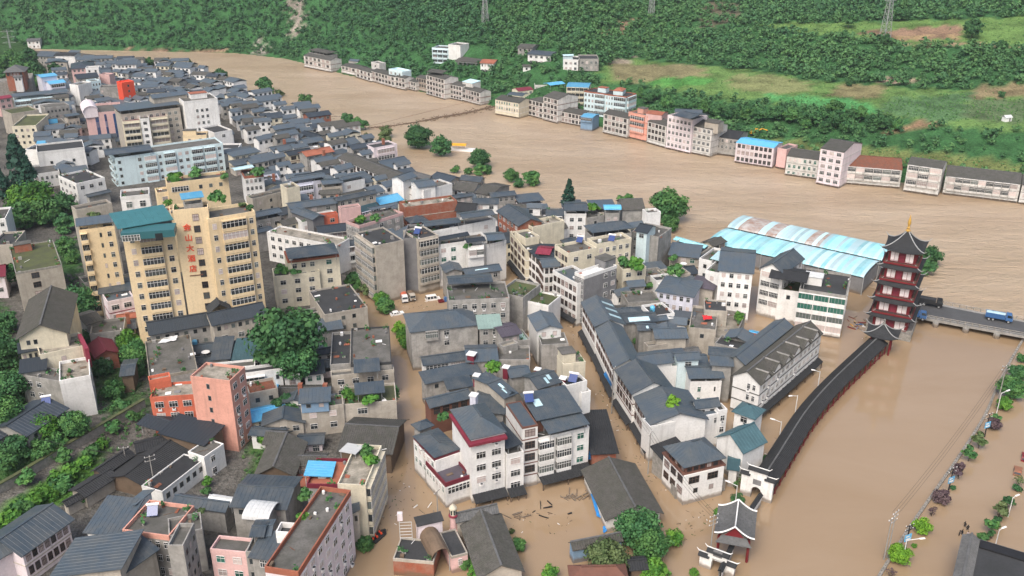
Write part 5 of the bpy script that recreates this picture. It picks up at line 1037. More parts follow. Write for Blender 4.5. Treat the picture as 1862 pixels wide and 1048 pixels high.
def smooth(pts, k=4):
    out = []
    for i in range(len(pts) - 1):
        p0, p1, p2, p3 = pts[max(i - 1, 0)], pts[i], pts[i + 1], pts[min(i + 2, len(pts) - 1)]
        for j in range(k):
            t = j / k; out.append(.5 * ((2 * p1) + (p2 - p0) * t + (2 * p0 - 5 * p1 + 4 * p2 - p3) * t * t + (3 * p1 - p0 - 3 * p2 + p3) * t ** 3))
    return out + [pts[-1]]
cs = smooth(cp); HW = 2.7
def offs(pts, o):
    r = []
    for i, p in enumerate(pts):
        d = (pts[min(i + 1, len(pts) - 1)] - pts[max(i - 1, 0)]); d.z = 0; d.normalize(); r.append((p.x - d.y * o, p.y + d.x * o))
    return r
def strip(m, A, za, B, zb, mi=0):
    for i in range(len(A) - 1): m.poly([(*A[i], za), (*A[i + 1], za), (*B[i + 1], zb), (*B[i], zb)], mi)
lo, le, ri, mid = offs(cs, HW), offs(cs, -HW), offs(cs, 0), offs(cs, 0)
m = MB(); strip(m, lo, 3.5, mid, 5.0); strip(m, mid, 5.0, le, 3.5); strip(m, lo, 3.3, mid, 4.8); strip(m, mid, 4.8, le, 3.3); strip(m, lo, 3.3, lo, 3.5); strip(m, le, 3.3, le, 3.5)
seg = []
for i in range(len(cs) - 1):
    n = max(1, int((cs[i + 1] - cs[i]).length / .5))
    for j in range(n): seg.append(cs[i].lerp(cs[i + 1], j / n))
A, Bm, Cc = offs(seg, HW), offs(seg, 0), offs(seg, -HW)
for i in range(0, len(seg) - 1):
    for P_, s_ in ((A, 1), (Cc, -1)):
        m.bar((*P_[i], 3.52), (*Bm[i], 5.02), .10, n=4)
croof = m.build('roof', 'tileblack', co, cr)
m = MB()
for i in range(len(cs) - 1): m.bar((*mid[i], 5.12), (*mid[i + 1], 5.12), .2, n=5)
m.build('ridge_cap', 'tilegrey', croof, cr)
for o_ in (HW - .5, -HW + .5):
    P_ = offs(seg, o_)
    for i in range(0, len(seg), 7): m = MB(); m.bar((*P_[i], -1.5), (*P_[i], 3.75), .17, n=6); m.build('column', 'redpaint', co, cr)
    Q = offs(cs, o_); m = MB(); strip(m, Q, 2.9, Q, 3.6); strip(m, Q, .25, Q, .9); m.build('railing', 'redpaint', co, cr)
# white gates, walled stair and red-columned gatehouse at the lower end
def cap(m, x0, x1, z, y0=-.75, y1=.75, mi=1):
    m.box(x0 - .3, y0, z, x1 + .3, y1, z + .18, mi); m.hexa([(x0 - .35, y0, z + .18), (x1 + .35, y0, z + .18), (x1 + .35, y1, z + .18), (x0 - .35, y1, z + .18), (x0 - .35, -.12, z + .75), (x1 + .35, -.12, z + .75), (x1 + .35, .12, z + .75), (x0 - .35, .12, z + .75)], mi)
    m.bar((x0 - .4, 0, z + .8), (x1 + .4, 0, z + .8), .12, 0, 5)
    for x, s in ((x0 - .4, -1), (x1 + .4, 1)): m.bar((x, 0, z + .8), (x + s * .5, 0, z + 1.3), .12, 0, 5, .05)
def gate(label, px, py, ang, w=6.6, zt=7.0, scale=1.0):
    p = at(px, py, 0); o, r = thing('white_gate', label, 'gate', (p.x, p.y, 0), ang); o.scale = (scale,) * 3
    h = w / 2; m = MB(); m.box(-h, -.45, -1.5, -1.1, .45, zt - 1.6); m.box(1.1, -.45, -1.5, h, .45, zt - 1.6); m.box(-1.1, -.45, 3.0, 1.1, .45, zt - 1.6); m.box(-1.9, -.45, zt - 1.6, 1.9, .45, zt)
    for k in range(8):
        a0, a1 = math.pi * k / 8, math.pi * (k + 1) / 8
        for y in (-.45, .45): m.poly([(1.1 * math.cos(a0), y, 1.9 + 1.1 * math.sin(a0)), (1.1 * math.cos(a0), y, 3.0), (1.1 * math.cos(a1), y, 3.0), (1.1 * math.cos(a1), y, 1.9 + 1.1 * math.sin(a1))])
    m.build('wall', 'white', o)
    m = MB(); cap(m, -h, -1.9, zt - 1.6); cap(m, 1.9, h, zt - 1.6); cap(m, -1.9, 1.9, zt); m.build('tiled_cap', ['white', 'tileblack'], o)
    m = MB(); m.box(-.9, -.5, 3.6, .9, .5, 4.9); m.build('name_panel', 'darkwall', o)
    return o
lastd = dirang(cp[-2], cp[-1])
GAT = lastd + R(90)
gate('white stepped gate with moon arch at the lower end of the walkway', 1374, 905, GAT, 7.0, 7.0)
gate('white stepped gate by the electricity poles at the bottom edge', 1303, 1038, GAT, 7.0, 4.2)
def wall_run(label, pts, z, t=.5):
    P = [at(x, y, z) for x, y in pts]; c = P[0]; o, r = thing('garden_wall', label, 'wall', (c.x, c.y, 0), 0)
    a, b2 = offs(P, t / 2), offs(P, -t / 2); a2, b3 = offs(P, t / 2 + .3), offs(P, -t / 2 - .3)
    m = MB(); strip(m, a, -1.5, a, z - .5); strip(m, b2, -1.5, b2, z - .5); m.build('wall', 'white', o, r)
    m = MB(); mid_ = offs(P, 0); strip(m, a2, z - .5, mid_, z); strip(m, mid_, z, b3, z - .5); strip(m, a2, z - .52, b3, z - .52)
    for i in range(len(P) - 1): m.bar((*mid_[i], z), (*mid_[i + 1], z), .1, n=5)
    m.build('tiled_cap', 'tileblack', o, r)
wall_run('black-capped white wall between the moon gate and the red gatehouse', [(1384, 896), (1362, 928)], 3.2)
wall_run('black-capped white wall from the red gatehouse to the bottom gate', [(1333, 985), (1310, 1036)], 3.2)
a0, b0 = at(1298, 965, 5), at(1354, 975, 5); gang = dirang(a0, b0); gc = at(1337, 960, 5)
g2, r2 = thing('gatehouse', 'red-columned gatehouse under a saddle-backed grey tile roof with white ridges', 'gatehouse', (gc.x, gc.y, 0), gang)
W2, D2, N = 3.9, 4.6, 10
m = MB()
def sad(u, v): return (W2 * u, D2 * v, 5.0 + 2.6 * (1 - abs(u)) ** 1.35 + 0.9 * v * v + .5 * abs(u) ** 3)
for i in range(N):
    for j in range(6):
        q = [sad(-1 + 2 * (i + a) / N, -1 + 2 * (j + c) / 6) for a, c in ((0, 0), (1, 0), (1, 1), (0, 1))]; m.poly(q); m.poly([(x, y, z - .2) for x, y, z in reversed(q)])
for i in range(0, 18):
    v = -1 + 2 * i / 17
    for s in (-1, 1): 
        for k in range(4): m.bar(sad(s * k / 4, v), sad(s * (k + 1) / 4, v), .08, n=4)
rf = m.build('roof', 'tilegrey', g2)
m = MB()
for v in (-1, 1):
    for i in range(N): a, c = sad(-1 + 2 * i / N, v), sad(-1 + 2 * (i + 1) / N, v); m.bar((a[0], a[1], a[2] + .15), (c[0], c[1], c[2] + .15), .17, n=5)
for j in range(6): a, c = sad(0, -1 + j / 3), sad(0, -1 + (j + 1) / 3); m.bar((a[0], 0 + a[1], a[2] + .15), (c[0], c[1], c[2] + .15), .15, n=5)
m.build('white_ridge', 'whitepaint', rf)
m = MB(); m.poly([(-1.9, -D2 + .5, 5.9), (1.9, -D2 + .5, 5.9), (0, -D2 + .5, 8.1)]); m.poly([(-1.9, D2 - .5, 5.9), (1.9, D2 - .5, 5.9), (0, D2 - .5, 8.1)]); m.build('gable_panel', 'redpaint', g2)
m = MB(); m.sheet([(-3.5, -D2 - .6, 4.8), (3.5, -D2 - .6, 4.8), (2.4, -D2 + .5, 5.9), (-2.4, -D2 + .5, 5.9)], .15); m.build('front_skirt', 'tilegrey', g2)
for x in (-2.9, 2.9):
    for y in (-3.6, 3.6): m = MB(); m.bar((x, y, -1.5), (x, y, 5.1), .28, n=8); m.build('column', 'redpaint', g2)
m = MB(); m.box(-3.1, -3.8, 4.2, 3.1, -3.45, 5.0); m.box(-3.1, 3.45, 4.2, 3.1, 3.8, 5.0); m.box(-3.1, -3.45, 4.2, -2.75, 3.45, 5.0); m.box(2.75, -3.45, 4.2, 3.1, 3.45, 5.0); m.build('beam', 'redpaint', g2)

# ---------------------------------------------------------------- market halls with long barrel roofs
def market(label, A_, B_, P_, z, mt, stripes):
    o, r = thing('market_hall', label, 'market hall', (at(*A_, z).x, at(*A_, z).y, 0), 0)
    a, b2, c = at(*A_, z), at(*B_, z), at(*P_, z); e = (b2 - a); w = e.length; e.normalize(); n = Vector((-e.y, e.x, 0)); d = (c - a).dot(n)
    FOOT.append((*(a + e * w / 2 + n * d / 2).xy, math.atan2(e.y, e.x), w / 2, d / 2, z))
    T = lambda x, y, zz: (a.x + e.x * x + n.x * y, a.y + e.y * x + n.y * y, zz)
    K = int(w / 1.3)
    for k in range(K):
        m = MB(T); x0, x1 = w * k / K, w * (k + 1) / K - .03
        q = roof_faces('ax', 1, d, z, d * .075)
        for f in q: m.sheet([(x0, f[0][1], f[0][2]), (x1, f[0][1], f[0][2]), (x1, f[3][1], f[3][2]), (x0, f[3][1], f[3][2])], .06)
        m.bar((x0, 0, z + .02), (x0, .1, z + .08), .05)
        m.build('roof_sheet', stripes(k / K, k), o, r)
    m = MB(T); m.box(.3, .3, -1.5, w - .3, d - .3, z - .6); m.build('wall', 'darkwall', o, r)
    for k in range(int(w / 5) + 1): m = MB(T); m.box(k * 5, -.1, -1.5, k * 5 + .25, .15, z); m.build('post', 'rail', o, r)
rs = random.Random(5)
market('rear market hall with a pale blue barrel roof patched by rusty sheets', (1323, 413), (1609, 475), (1615, 447), 7.0, 'turq', lambda t, k: 'paleblue' if t < .06 or (t < .62 and rs.random() < .62) else ('patched' if t < .62 else ('turq' if rs.random() < .7 else 'paleblue')))
market('front market hall with a bright turquoise striped barrel roof', (1287, 440), (1571, 505), (1602, 477), 6.2, 'turq', lambda t, k: 'turq' if t < .45 else ('paleblue' if rs.random() < .5 else 'turq'))

# ---------------------------------------------------------------- road bridge beside the pagoda
bf = [at(x, y, 2.3) for x, y in ((1640, 538), (1707, 552), (1862, 583), (2300, 670))]; bn = [at(x, y, 2.3) for x, y in ((1640, 570), (1676, 577), (1862, 611), (2300, 696))]
br, brr = thing('road_bridge', 'grey road bridge with concrete parapets carrying trucks past the pagoda', 'bridge', (bn[1].x, bn[1].y, 0), 0)
m = MB()
for i in range(3): m.sheet([tuple(bn[i]), tuple(bn[i + 1]), tuple(bf[i + 1]), tuple(bf[i])], .8)
m.build('deck', 'concrete', br, brr)
m = MB(); ia, ib = [p.lerp(q, .12) for p, q in zip(bn, bf)], [p.lerp(q, .88) for p, q in zip(bn, bf)]
for i in range(3): m.poly([(*ia[i].xy, 2.31), (*ia[i + 1].xy, 2.31), (*ib[i + 1].xy, 2.31), (*ib[i].xy, 2.31)])
m.build('road_surface', 'asphalt', br, brr)
for P_, in_ in ((bn, 1), (bf, -1)):
    m = MB()
    for i in range(3):
        a, c = P_[i], P_[i + 1]; L_ = (c - a).length; u = (c - a) / L_
        m.bar((a.x, a.y, 3.3), (c.x, c.y, 3.3), .12); m.bar((a.x, a.y, 2.8), (c.x, c.y, 2.8), .08)
        for k in range(int(L_ / 2)): p = a + u * (k * 2); m.box(p.x - .1, p.y - .1, 2.3, p.x + .1, p.y + .1, 3.4)
    m.build('parapet', 'stone', br, brr)
for t in (.15, .45, .75):
    p = bn[1].lerp(bn[2], t); q = bf[1].lerp(bf[2], t); m = MB(); m.bar((p.x, p.y, -2), (p.x, p.y, 1.5), .9); m.bar((q.x, q.y, -2), (q.x, q.y, 1.5), .9); m.build('pier', 'concrete', br, brr)

# ---------------------------------------------------------------- vehicles
def wheels(o, xs, hw, r, z):
    for x in xs:
        for s in (-1, 1):
            m = MB(); m.bar((x, s * (hw - .28), z), (x, s * hw, z), r, 0, 14); w_ = m.build('wheel', 'rubber', o)
            m = MB(); m.bar((x, s * (hw + .005) - .01 * s, z), (x, s * (hw + .02), z), r * .55, 0, 10); m.build('rim', 'rail', w_)
def truck(label, px, py, z, ang, cab, body, load, L_=7.4, W_=2.4, cat='truck'):
    p = at(px, py, z); o, r = thing('truck', label, cat, (p.x, p.y, z), ang)
    h = W_ / 2
    m = MB(); m.box(-L_ / 2, -h * .6, .7, L_ / 2, h * .6, .95); m.build('chassis', 'black', o)
    m = MB(); c0, c1 = L_ / 2 - 1.9, L_ / 2
    m.hexa([(c0, -h, .8), (c1, -h, .8), (c1, h, .8), (c0, h, .8), (c0, -h, 1.75), (c1, -h, 1.75), (c1, h, 1.75), (c0, h, 1.75)])
    m.hexa([(c0, -h, 1.75), (c1, -h, 1.75), (c1, h, 1.75), (c0, h, 1.75), (c0, -h * .93, 2.75), (c1 - .45, -h * .93, 2.75), (c1 - .45, h * .93, 2.75), (c0, h * .93, 2.75)]); cb = m.build('cab', cab, o)
    m = MB(); m.hexa([(c1 - .02, -h * .88, 1.8), (c1 + .02, -h * .88, 1.8), (c1 + .02, h * .88, 1.8), (c1 - .02, h * .88, 1.8), (c1 - .45, -h * .84, 2.6), (c1 - .40, -h * .84, 2.6), (c1 - .40, h * .84, 2.6), (c1 - .45, h * .84, 2.6)]); m.build('windscreen', 'glass', cb)
    for s in (-1, 1):
        m = MB(); m.hexa([(c0 + .4, s * h - .01, 1.8), (c1 - .15, s * h - .01, 1.8), (c1 - .15, s * h + .015, 1.8), (c0 + .4, s * h + .015, 1.8), (c0 + .4, s * h * .94 - .01, 2.6), (c1 - .5, s * h * .94 - .01, 2.6), (c1 - .5, s * h * .94 + .02, 2.6), (c0 + .4, s * h * .94 + .02, 2.6)]); m.build('side_window', 'glass', cb)
        m = MB(); m.box(c1 - .02, s * h * .7 - .2, 1.0, c1 + .04, s * h * .7 + .2, 1.25); m.build('headlight', 'whitepaint', cb)
    m = MB(); b0, b1 = -L_ / 2, c0 - .15; zt = 2.5
    m.box(b0, -h, 1.0, b1, h, 1.15)
    for u in ((b0, -h, b1, -h + .1), (b0, h - .1, b1, h), (b0, -h + .1, b0 + .1, h - .1), (b1 - .1, -h + .1, b1, h - .1)): m.box(u[0], u[1], 1.15, u[2], u[3], zt)
    for i in range(7):
        x = b0 + .3 + (b1 - b0 - .6) * i / 6
        for s in (-1, 1): m.box(x - .06, s * h - .05 * (1 if s > 0 else -1) - .04, 1.1, x + .06, s * h + .06 * s + .01, zt)
    m.build('cargo_bed', body, o)
    m = MB(); n = 6
    for i in range(n):
        for j in range(4):
            f = lambda a, c: (b0 + .1 + (b1 - b0 - .2) * a / n, -h + .1 + (W_ - .2) * c / 4, 2.2 + .45 * math.sin(math.pi * c / 4) * (.75 + .25 * math.sin(a * 2.3)) + (.12 if a in (0, n) else .2))
            m.poly([f(i, j), f(i + 1, j), f(i + 1, j + 1), f(i, j + 1)])
    m.build('load_cover', load, o)
    wheels(o, (L_ / 2 - 1.0, -L_ / 2 + 1.1, -L_ / 2 + 2.2), h, .5, .5)
    return o
BA = dirang(bn[1], bn[2])
truck('black dump truck parked on the bridge behind the pagoda', 1690, 556, 2.32, BA + math.pi * 0, 'black', 'darkmetal', 'darkmetal', 7.4)
truck('blue truck with a pale blue sheet over its load crossing the bridge', 1815, 583, 2.32, BA, 'bluepaint', 'bluepaint', 'paleblue', 7.4)
truck('small royal blue truck half hidden by the pagoda on the bridge', 1668, 580, 2.32, BA, 'bluepaint', 'bluepaint', 'bluepaint', 5.0, 1.9)
def car(label, px, py, z, ang, paint, van=False, cat='car'):
    p = at(px, py, z); o, r = thing('van' if van else 'car', label, cat, (p.x, p.y, z - (.35)), ang)
    L_, h, zt = (4.8, .95, 1.95) if van else (4.4, .88, 1.45)
    m = MB(); S_ = [(-L_ / 2, .35, .9), (-L_ / 2 + .15, .3, 1.0), (L_ / 2 - .2, .3, .95), (L_ / 2, .35, .75)]
    m.hexa([(-L_ / 2, -h, .35), (L_ / 2, -h, .35), (L_ / 2, h, .35), (-L_ / 2, h, .35), (-L_ / 2 + .05, -h, .95), (L_ / 2 - .08, -h, .88), (L_ / 2 - .08, h, .88), (-L_ / 2 + .05, h, .95)])
    r0, r1 = (-L_ / 2 + .1, L_ / 2 - .9) if van else (-L_ / 2 + .5, L_ / 2 - 1.3); t0, t1 = (r0 + .15, r1 - .45) if van else (r0 + .55, r1 - .7)
    m.hexa([(r0, -h, .9), (r1, -h, .9), (r1, h, .9), (r0, h, .9), (t0, -h * .84, zt), (t1, -h * .84, zt), (t1, h * .84, zt), (t0, h * .84, zt)]); bd = m.build('body', paint, o)
    f = lambda t, s, y: ()
    m = MB(); m.hexa([(r1 - .02, -h * .85, .98), (r1 + .03, -h * .85, .98), (r1 + .03, h * .85, .98), (r1 - .02, h * .85, .98), (t1 + .02, -h * .75, zt - .12), (t1 + .07, -h * .75, zt - .12), (t1 + .07, h * .75, zt - .12), (t1 + .02, h * .75, zt - .12)]); m.build('windscreen', 'glass', bd)
    m = MB(); m.hexa([(r0 - .03, -h * .8, .98), (r0 + .02, -h * .8, .98), (r0 + .02, h * .8, .98), (r0 - .03, h * .8, .98), (t0 - .07, -h * .72, zt - .12), (t0 - .02, -h * .72, zt - .12), (t0 - .02, h * .72, zt - .12), (t0 - .07, h * .72, zt - .12)]); m.build('rear_window', 'glass', bd)
    for s in (-1, 1):
        k = 3 if van else 2
        for i in range(k):
            u0, u1 = (i + .08) / k, (i + .92) / k; X0 = lambda u: r0 + .25 + (r1 - r0 - .5) * u; X1 = lambda u: t0 + .1 + (t1 - t0 - .2) * u
            m = MB(); m.hexa([(X0(u0), s * h * .99 - .01, 1.0), (X0(u1), s * h * .99 - .01, 1.0), (X0(u1), s * h * .99 + .02, 1.0), (X0(u0), s * h * .99 + .02, 1.0), (X1(u0), s * h * .86 - .01, zt - .12), (X1(u1), s * h * .86 - .01, zt - .12), (X1(u1), s * h * .86 + .03, zt - .12), (X1(u0), s * h * .86 + .03, zt - .12)]); m.build('side_window', 'glass', bd)
        m = MB(); m.box(L_ / 2 - .06, s * h * .7 - .16, .62, L_ / 2 + .01, s * h * .7 + .16, .78); m.build('headlight', 'frame', bd)
    wheels(o, (L_ / 2 - .8, -L_ / 2 + .8), h, .33, .33)
    return o
car('white minivan standing in the flooded square', 787, 545, -.1, R(20), 'whitepaint', True, 'van')
car('white saloon car standing in the flood by the street trees', 722, 572, -.1, R(25), 'whitepaint')
car('red car half under water near the right photo edge', 1850, 860, -.35, R(60), 'orange')
car('dark red car cut off by the right photo edge', 1864, 835, -.35, R(60), 'redpaint')
truck('small white-cabbed truck parked nose out of the flooded square', 735, 548, -.3, R(-75), 'whitepaint', 'brick', 'orange', 5.2, 1.9)
truck('brown farm truck beside the white-cabbed truck in the flood', 748, 546, -.4, R(-70), 'beige', 'timber', 'timber', 4.8, 1.9)
p = at(806, 549, 0); o, r = thing('cargo_tricycle', 'red cargo tricycle with a blue hood at the square corner', 'tricycle', (p.x, p.y, -.4), R(20))
m = MB(); m.box(-1.6, -.7, .5, .2, .7, .65)
for u in ((-1.6, -.7, .2, -.62), (-1.6, .62, .2, .7), (-1.6, -.62, -1.52, .62)): m.box(u[0], u[1], .65, u[2], u[3], 1.15)
m.build('cargo_bed', 'redpaint', o)
m = MB(); m.hexa([(.3, -.6, .5), (1.5, -.5, .5), (1.5, .5, .5), (.3, .6, .5), (.3, -.6, 1.9), (1.1, -.5, 1.9), (1.1, .5, 1.9), (.3, .6, 1.9)]); m.build('hood', 'bluepaint', o)
wheels(o, (-1.0,), .8, .3, .3); m = MB(); m.bar((1.5, -.08, .3), (1.5, .08, .3), .3, 0, 12); m.build('front_wheel', 'rubber', o)
# yellow excavator on the road behind the river houses
p = atg(1371, 246); o, r = thing('excavator', 'yellow excavator on the road behind the far riverside houses', 'excavator', (p.x, p.y, p.z), R(-10))
m = MB(); m.box(-1.8, -1.4, 0, 1.8, -.8, .9); m.box(-1.8, .8, 0, 1.8, 1.4, .9); m.build('track', 'black', o)
m = MB(); m.box(-2.2, -1.3, 1.0, 1.4, 1.3, 2.2); m.build('body', 'yellowpaint', o)
m = MB(); m.box(.2, -1.3, 2.2, 1.6, -.2, 3.6); cbx = m.build('cab', 'yellowpaint', o); m = MB(); m.box(1.55, -1.2, 2.4, 1.62, -.3, 3.4); m.box(.4, -1.33, 2.4, 1.4, -1.29, 3.4); m.build('window', 'glass', cbx)
m = MB(); m.bar((1.2, .4, 2.0), (3.8, .4, 3.4), .35); m.bar((3.8, .4, 3.4), (6.6, .4, 2.6), .28); m.build('boom', 'yellowpaint', o)
m = MB(); m.hexa([(6.2, -.3, 1.6), (7.2, -.3, 1.6), (7.2, 1.1, 1.6), (6.2, 1.1, 1.6), (6.3, -.3, 2.7), (6.8, -.3, 2.7), (6.8, 1.1, 2.7), (6.3, 1.1, 2.7)]); m.build('bucket', 'darkmetal', o)

# ---------------------------------------------------------------- people
def person(label, x, y, z, ang, cloth, vest=None, sit=False, group=None):
    o, r = thing('person', label, 'person', (x, y, z), ang, group)
    if sit: J = [(0, 0, .25), (0, 0, .5), (0, 0, .78), (0, 0, .92), (.0, .1, .22), (.38, .13, .38), (.40, .13, .02), (0, -.1, .22), (.38, -.13, .38), (.40, -.13, .02), (0, .2, .74), (.12, .27, .5), (.3, .18, .42), (0, -.2, .74), (.12, -.27, .5), (.3, -.18, .42)]
    else: J = [(0, 0, .9), (0, 0, 1.15), (0, 0, 1.42), (0, 0, 1.53), (0, .1, .86), (.03, .12, .48), (0, .13, .05), (0, -.1, .86), (-.03, -.12, .48), (0, -.13, .05), (0, .2, 1.38), (.02, .28, 1.1), (.12, .27, .86), (0, -.2, 1.38), (.02, -.28, 1.1), (.12, -.27, .86)]
    E = [(0, 1), (1, 2), (2, 3), (0, 4), (4, 5), (5, 6), (0, 7), (7, 8), (8, 9), (2, 10), (10, 11), (11, 12), (2, 13), (13, 14), (14, 15)]
    rad = [.15, .14, .15, .06, .10, .075, .05, .10, .075, .05, .07, .052, .042, .07, .052, .042]
    me = bpy.data.meshes.new('body'); me.from_pydata(J, E, []); me.materials.append(MATS[cloth]); bo = link('body', me, o)
    md = bo.modifiers.new('skin', 'SKIN')
    if not me.skin_vertices:
        me.attributes  # the layer is made with the modifier's first use
    try:
        for k, s in enumerate(me.skin_vertices[0].data): s.radius = (rad[k], rad[k]); s.use_root = (k == 0)
    except Exception: pass
    bo.modifiers.new('smooth', 'SUBSURF').levels = 1
    hz = J[3][2] + .13
    m = MB(); m.lathe((0, 0, hz - .15), [(.05, 0), (.085, .05), (.1, .13), (.09, .22), (.05, .28)], 10); hd = m.build('head', 'skin', o)
    m = MB(); m.lathe((-.015, 0, hz - .06), [(.10, 0), (.112, .1), (.095, .17), (.05, .21)], 10); m.build('hair', 'black', hd)
    if vest: m = MB(); m.lathe((0, 0, J[1][2] - .18), [(.19, 0), (.215, .15), (.22, .32), (.2, .46), (.11, .5)], 10); m.build('life_vest', vest, o)
    return o
rp = at(688, 977, 0); RA = R(60)
o, r = thing('rescue_boat', 'dark inflatable rescue boat on the flooded main street', 'boat', (rp.x, rp.y, 0), RA)
m = MB()
for s in (-1, 1):
    m.bar((-2.1, s * .75, .25), (1.3, s * .75, .25), .27, 0, 10); m.bar((1.3, s * .75, .25), (2.3, 0, .42), .27, 0, 10, .2)
m.build('tube', 'rubber', o)
m = MB(); m.poly([(-2.0, -.6, .12), (1.3, -.6, .12), (1.9, 0, .14), (1.3, .6, .12), (-2.0, .6, .12)]); m.box(-2.05, -.6, .1, -1.95, .6, .55); m.build('floor', 'darkmetal', o)
m = MB(); m.box(-2.45, -.15, -.2, -2.1, .15, .75); m.build('outboard_motor', 'black', o)
for k, (u, v) in enumerate(((.9, .3), (.6, -.35), (-.5, .35), (-.7, -.3), (-1.6, 0))):
    person('person in a red life vest ' + ('in dark clothes at the bow of the rescue boat', 'in orange clothes near the bow of the rescue boat', 'in dark clothes amidships in the rescue boat', 'in orange clothes amidships in the rescue boat', 'at the stern of the rescue boat')[k], rp.x + u * math.cos(RA) - v * math.sin(RA), rp.y + u * math.sin(RA) + v * math.cos(RA), .2, RA, 'orange' if k % 2 else 'black', 'vestred', True, 'rescuers in the rescue boat')
for k, (x, y, lb) in enumerate(((1754, 958, 'person in black wading, farthest of the group by the dark roof'), (1759, 964, 'person in black wading just behind the farthest wader'), (1744, 974, 'person in black wading nearest the road wall side'), (1749, 972, 'person in black wading close beside the nearest wader'), (1759, 976, 'person in pale clothes wading at the corner of the dark roof'))):
    p = at(x, y, 0); person(lb, p.x, p.y, -.45, R(40 + 50 * k), 'black' if k < 4 else 'palepink', None, False, 'people wading on the flooded road')

# ---------------------------------------------------------------- red letters on the hotel
tq = YT[1]; A_, e_, n_, w_, d_ = frame_of(tq); tang = math.atan2(e_.y, e_.x)
troot = (tuple(tower.location), tower.rotation_euler.z)
for i, ch in enumerate('金山大酒店'):
    cu = bpy.data.curves.new('sign_character', 'FONT'); cu.body = ch; cu.size = 2.1; cu.extrude = .08; cu.align_x = 'CENTER'; cu.align_y = 'CENTER'; cu.offset = .025
    cu.materials.append(MATS['signred']); t = bpy.data.objects.new('sign_character', cu); COL.objects.link(t); t.parent = tower
    P_ = A_ + e_ * (w_ * .33) - n_ * .14; P_ = (P_.x, P_.y, 41 - 4.4 - i * 3.05)
    dg_ = bpy.context.evaluated_depsgraph_get(); tm = bpy.data.meshes.new_from_object(t.evaluated_get(dg_)); bpy.data.objects.remove(t); t = link('sign_character', tm, tower)
    t.location = tolocal(troot, P_); t.rotation_euler = (R(90), 0, tang - troot[1])
m = MB(); P_ = A_ + e_ * (w_ * .22); Q_ = A_ + e_ * (w_ * .62)
m.box(P_.x - .05, P_.y - .3, 41 - 18.6, P_.x + .05, P_.y, 41 - 18.4); m = MB(lambda x, y, z: (A_.x + e_.x * x + n_.x * y, A_.y + e_.y * x + n_.y * y, z)); m.box(w_ * .2, -.16, 22.3, w_ * .6, -.03, 22.55); m.build('sign_bracket', 'rust', tower, troot)

# ---------------------------------------------------------------- ruined gate with vault and minaret-like pillar
tile(640, 900, 5.82)
ga = [b(435, 690, 862, 728, 735, 485, 3.6, 'brick', 'flat:flatdark', '', par=.4, pm='beige'), b(1052, 668, 1225, 625, 1120, 365, 3.8, 'pink', 'flat:flatdark', 'F1x1w@.3-.75', par=.3, pm='beige'), b(845, 700, 1050, 642, 970, 392, 3.8, 'none', 'ay:timber:2.3', '', gap=5.2, ov=.1), b(688, 335, 975, 270, 960, 225, 7, 'palepink', 'F:flatdark:.5', '', ov=.3)]
house('ruined pink archway building with a vaulted roof standing in the flood', ga, name='archway', cat='archway', ground=0)
p = at(824.5, 957, 3.5)
o, r = thing('pillar', 'pink and cream round pillar with a domed lantern top by the archway', 'pillar', (p.x, p.y, -1.5), 0)
m = MB(); m.lathe((0, 0, 0), [(.85, 0), (.85, 4.2), (.72, 4.3), (.68, 7.6)], 14); m.build('shaft', 'pink', o)
m = MB(); m.lathe((0, 0, 7.6), [(.95, 0), (.95, .25), (.5, .3)], 14); m.build('gallery_ring', 'maroon', o)
m = MB(); m.lathe((0, 0, 7.9), [(.6, 0), (.6, 1.5)], 14); ln = m.build('lantern', 'cream', o)
for k in range(6): a = k * math.pi / 3; m = MB(); m.bar((.55 * math.cos(a), .55 * math.sin(a), 8.2), (.66 * math.cos(a), .66 * math.sin(a), 8.2), .01); m.box(.56 * math.cos(a) - .14, .56 * math.sin(a) - .14, 8.15, .56 * math.cos(a) + .14, .56 * math.sin(a) + .14, 9.1); m.build('opening', 'glass', ln)
m = MB(); m.lathe((0, 0, 9.4), [(.85, 0), (.8, .25), (.55, .6), (.25, .85), (.05, 1.2)], 14); m.build('dome', 'cream', o)
p = at(739, 984, 3.6); o, r = thing('scaffold', 'thin white lattice frame leaning above the archway roof', 'scaffold', (p.x, p.y, 3.6), R(5))
m = MB(); m.bar((-1.2, 0, 0), (-1.2, 0, 6.6), .06); m.bar((1.2, 0, 0), (1.2, 0, 4.5), .06); m.build('upright', 'frame', o)
for k in range(6): m = MB(); m.bar((-1.2, 0, .8 + k * .75), (1.2, 0, .8 + k * .75), .05); m.build('rung', 'frame', o)
m = MB(); m.box(-1.5, -.4, 5.2, -.5, .4, 6.9); m.build('box', 'palepink', o)

# ---------------------------------------------------------------- poles, lamps, signs, wires
def lamp(label, px, py, h, ang, arm=1.8):
    p = at(px, py, 0); o, r = thing('street_lamp', label, 'street lamp', (p.x, p.y, -1), ang, 'street lamps')
    m = MB(); m.bar((0, 0, 0), (0, 0, h + 1), .13, 0, 8, .08); m.build('pole', 'frame', o)
    m = MB(); m.bar((0, 0, h + .8), (arm, 0, h + 1.25), .07, 0, 6); m.build('arm', 'frame', o)
    m = MB(); m.hexa([(arm - .2, -.2, h + 1.15), (arm + .9, -.2, h + 1.3), (arm + .9, .2, h + 1.3), (arm - .2, .2, h + 1.15), (arm - .1, -.12, h + 1.35), (arm + .8, -.12, h + 1.45), (arm + .8, .12, h + 1.45), (arm - .1, .12, h + 1.35)]); m.build('lamp_head', 'whitepaint', o)
lamp('white street lamp between market house and walkway', 1445, 758, 6.2, R(200)); lamp('white street lamp nearest the pagoda along the walkway', 1486, 712, 6, R(170), 1.4)
